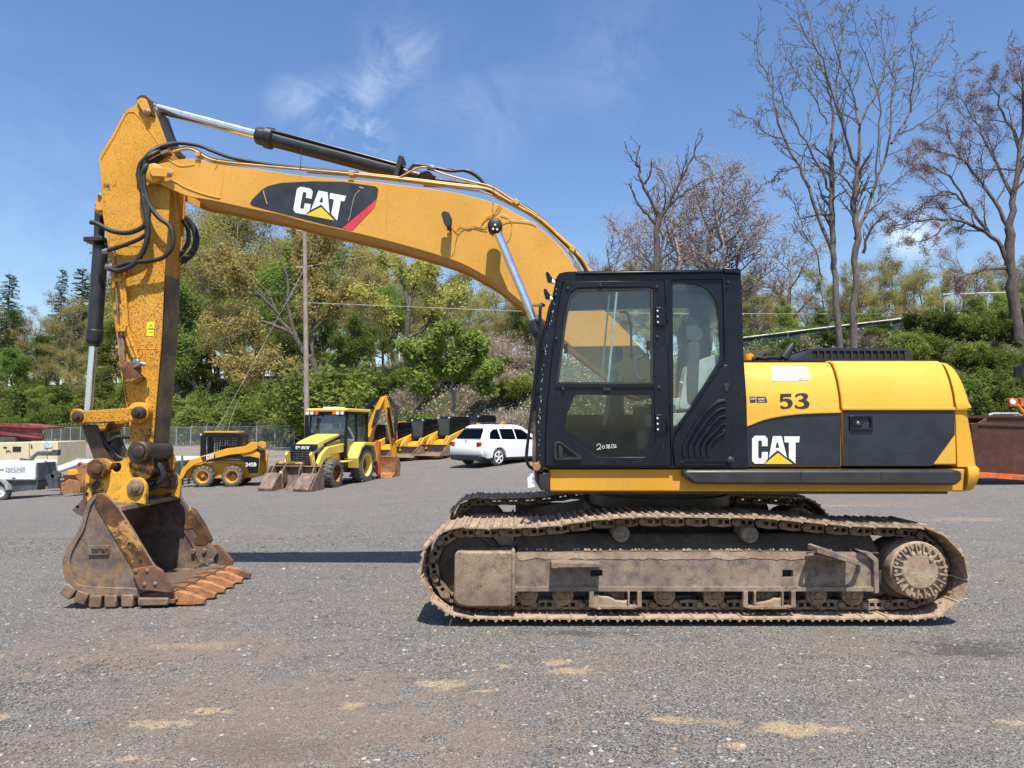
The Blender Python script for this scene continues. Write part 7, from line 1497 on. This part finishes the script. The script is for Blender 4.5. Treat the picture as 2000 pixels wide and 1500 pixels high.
for u, v in ((108, 928), (98, 934)):
    m = MB(); m.lathe(P(u, v, 25.3), (0, 1, 0), [(0, .10), (.0, .16), (.1, .16), (.1, .05)], 16); m.px([(u - 4, v + 4), (u + 4, v + 4), (u + 5, 954), (u - 5, 954)], 25.25, 25.4); m.build('reel', M['grey'], o)
m = MB()
for u in (158, 176): m.tube([P(u + 5.5 * math.cos(R(a)), 911 + 6.5 * math.sin(R(a)), 23.) for a in range(0, 361, 24)], .045, 8)
m.box(P(168, 918, 23.), (.45, .12, .16)); m.box(P(168, 932, 23.), (.3, .3, .5)); o = m.build('shackle_block', M['rust']); o['label'] = 'rusty pair of ring shackles standing left of the quick coupler'; o['category'] = 'shackle'
scrap('metal_bin', 'dark green metal bin beside the skid steer loader', 'bin', [[(322, 905), (362, 902), (362, 934), (328, 938)], [(322, 902), (364, 899), (364, 904), (322, 908)]], 27.5, .7, ['screen', 'grey'])
scrap('white_panel', 'stack of white sheets lying behind the dark bin', 'panel', [[(318, 893), (380, 894), (392, 898), (388, 902), (318, 900)], [(300, 899), (382, 902), (380, 904), (300, 903)]], 29.5, 1.2, ['white', 'galv'])
# --- wheel loader cut by the right edge
WLD = thing('wheel_loader', 'wheel loader with a huge dark brown bucket cut by the right edge of the photo', 'loader', P(1990, 912, 21))
WLD.location.z = gz(14.5, 21); ORG[WLD.name] = Vector(WLD.location)
D = 19.5
m = MB(); m.px([(1903, 830), (1934, 813), (1990, 814), (2120, 815), (2120, 945), (2000, 936), (1903, 927), (1898, 926)], D, D + .06); BK2 = m.build('bucket', M['brown'], WLD, bev=.01)
m = MB(); m.px([(1898, 828), (1910, 826), (2120, 835), (2120, 838), (1910, 831), (1904, 932), (1898, 930)], D - .04, D + 1.3); m.px([(1934, 811), (2120, 812), (2120, 816), (1930, 816)], D - .05, D + .9); m.build('bucket_rim', M['brown'], BK2, bev=.006)
m = MB(); m.px([(1896, 925), (1912, 922), (2120, 936), (2120, 947), (1912, 932), (1896, 932)], D - .12, D + .3); m.build('cutting_edge', M['orange'], BK2, bev=.006)
m = MB(); m.tube([P(1931, 811, D + .2), P(1940, 808, D + .2), P(1988, 808, D + .2), P(1994, 813, D + .2)], .035, 8); m.build('hose_guard', M['galv'], BK2)
D = 22
m = MB(); m.px(rnd([(1971, 778), (1988, 778), (1989, 794), (1973, 794)], 2), D, D + .14); HL = m.build('headlight', M['orange'], WLD, bev=.01); m = MB(); m.lathe(P(1979, 785, D - .02), (0, 1, 0), [(0, .08), (.02, .09)], 18); m.build('lens', M['ledglass'], HL)
m = MB(); m.px(rnd([(1993, 778), (2008, 778), (2008, 794), (1994, 794)], 2), D + .3, D + .44); HL = m.build('headlight', M['orange'], WLD, bev=.01)
m = MB(); m.tube([P(1987, 790, D + .1), P(1996, 802, D + .1), P(2004, 815, D + .1)], .05, 8); m.px([(1992, 812), (2200, 800), (2200, 900), (1992, 900)], D + .3, D + 1.4); m.build('front_frame', M['bgy'], WLD)
m = MB(); m.px(rnd([(1982, 716), (1998, 715), (1997, 738), (1984, 737)], 2), D, D + .07); MR = m.build('mirror', M['blk'], WLD, bev=.01); m = MB(); m.tube([P(1994, 714, D + .05), P(2015, 712, D + .05), P(2030, 730, D + .2)], .02, 6); m.px([(2110, 690), (2250, 690), (2250, 810), (2110, 810)], D + .2, D + 1.6); m.build('cab', M['blk'], WLD)
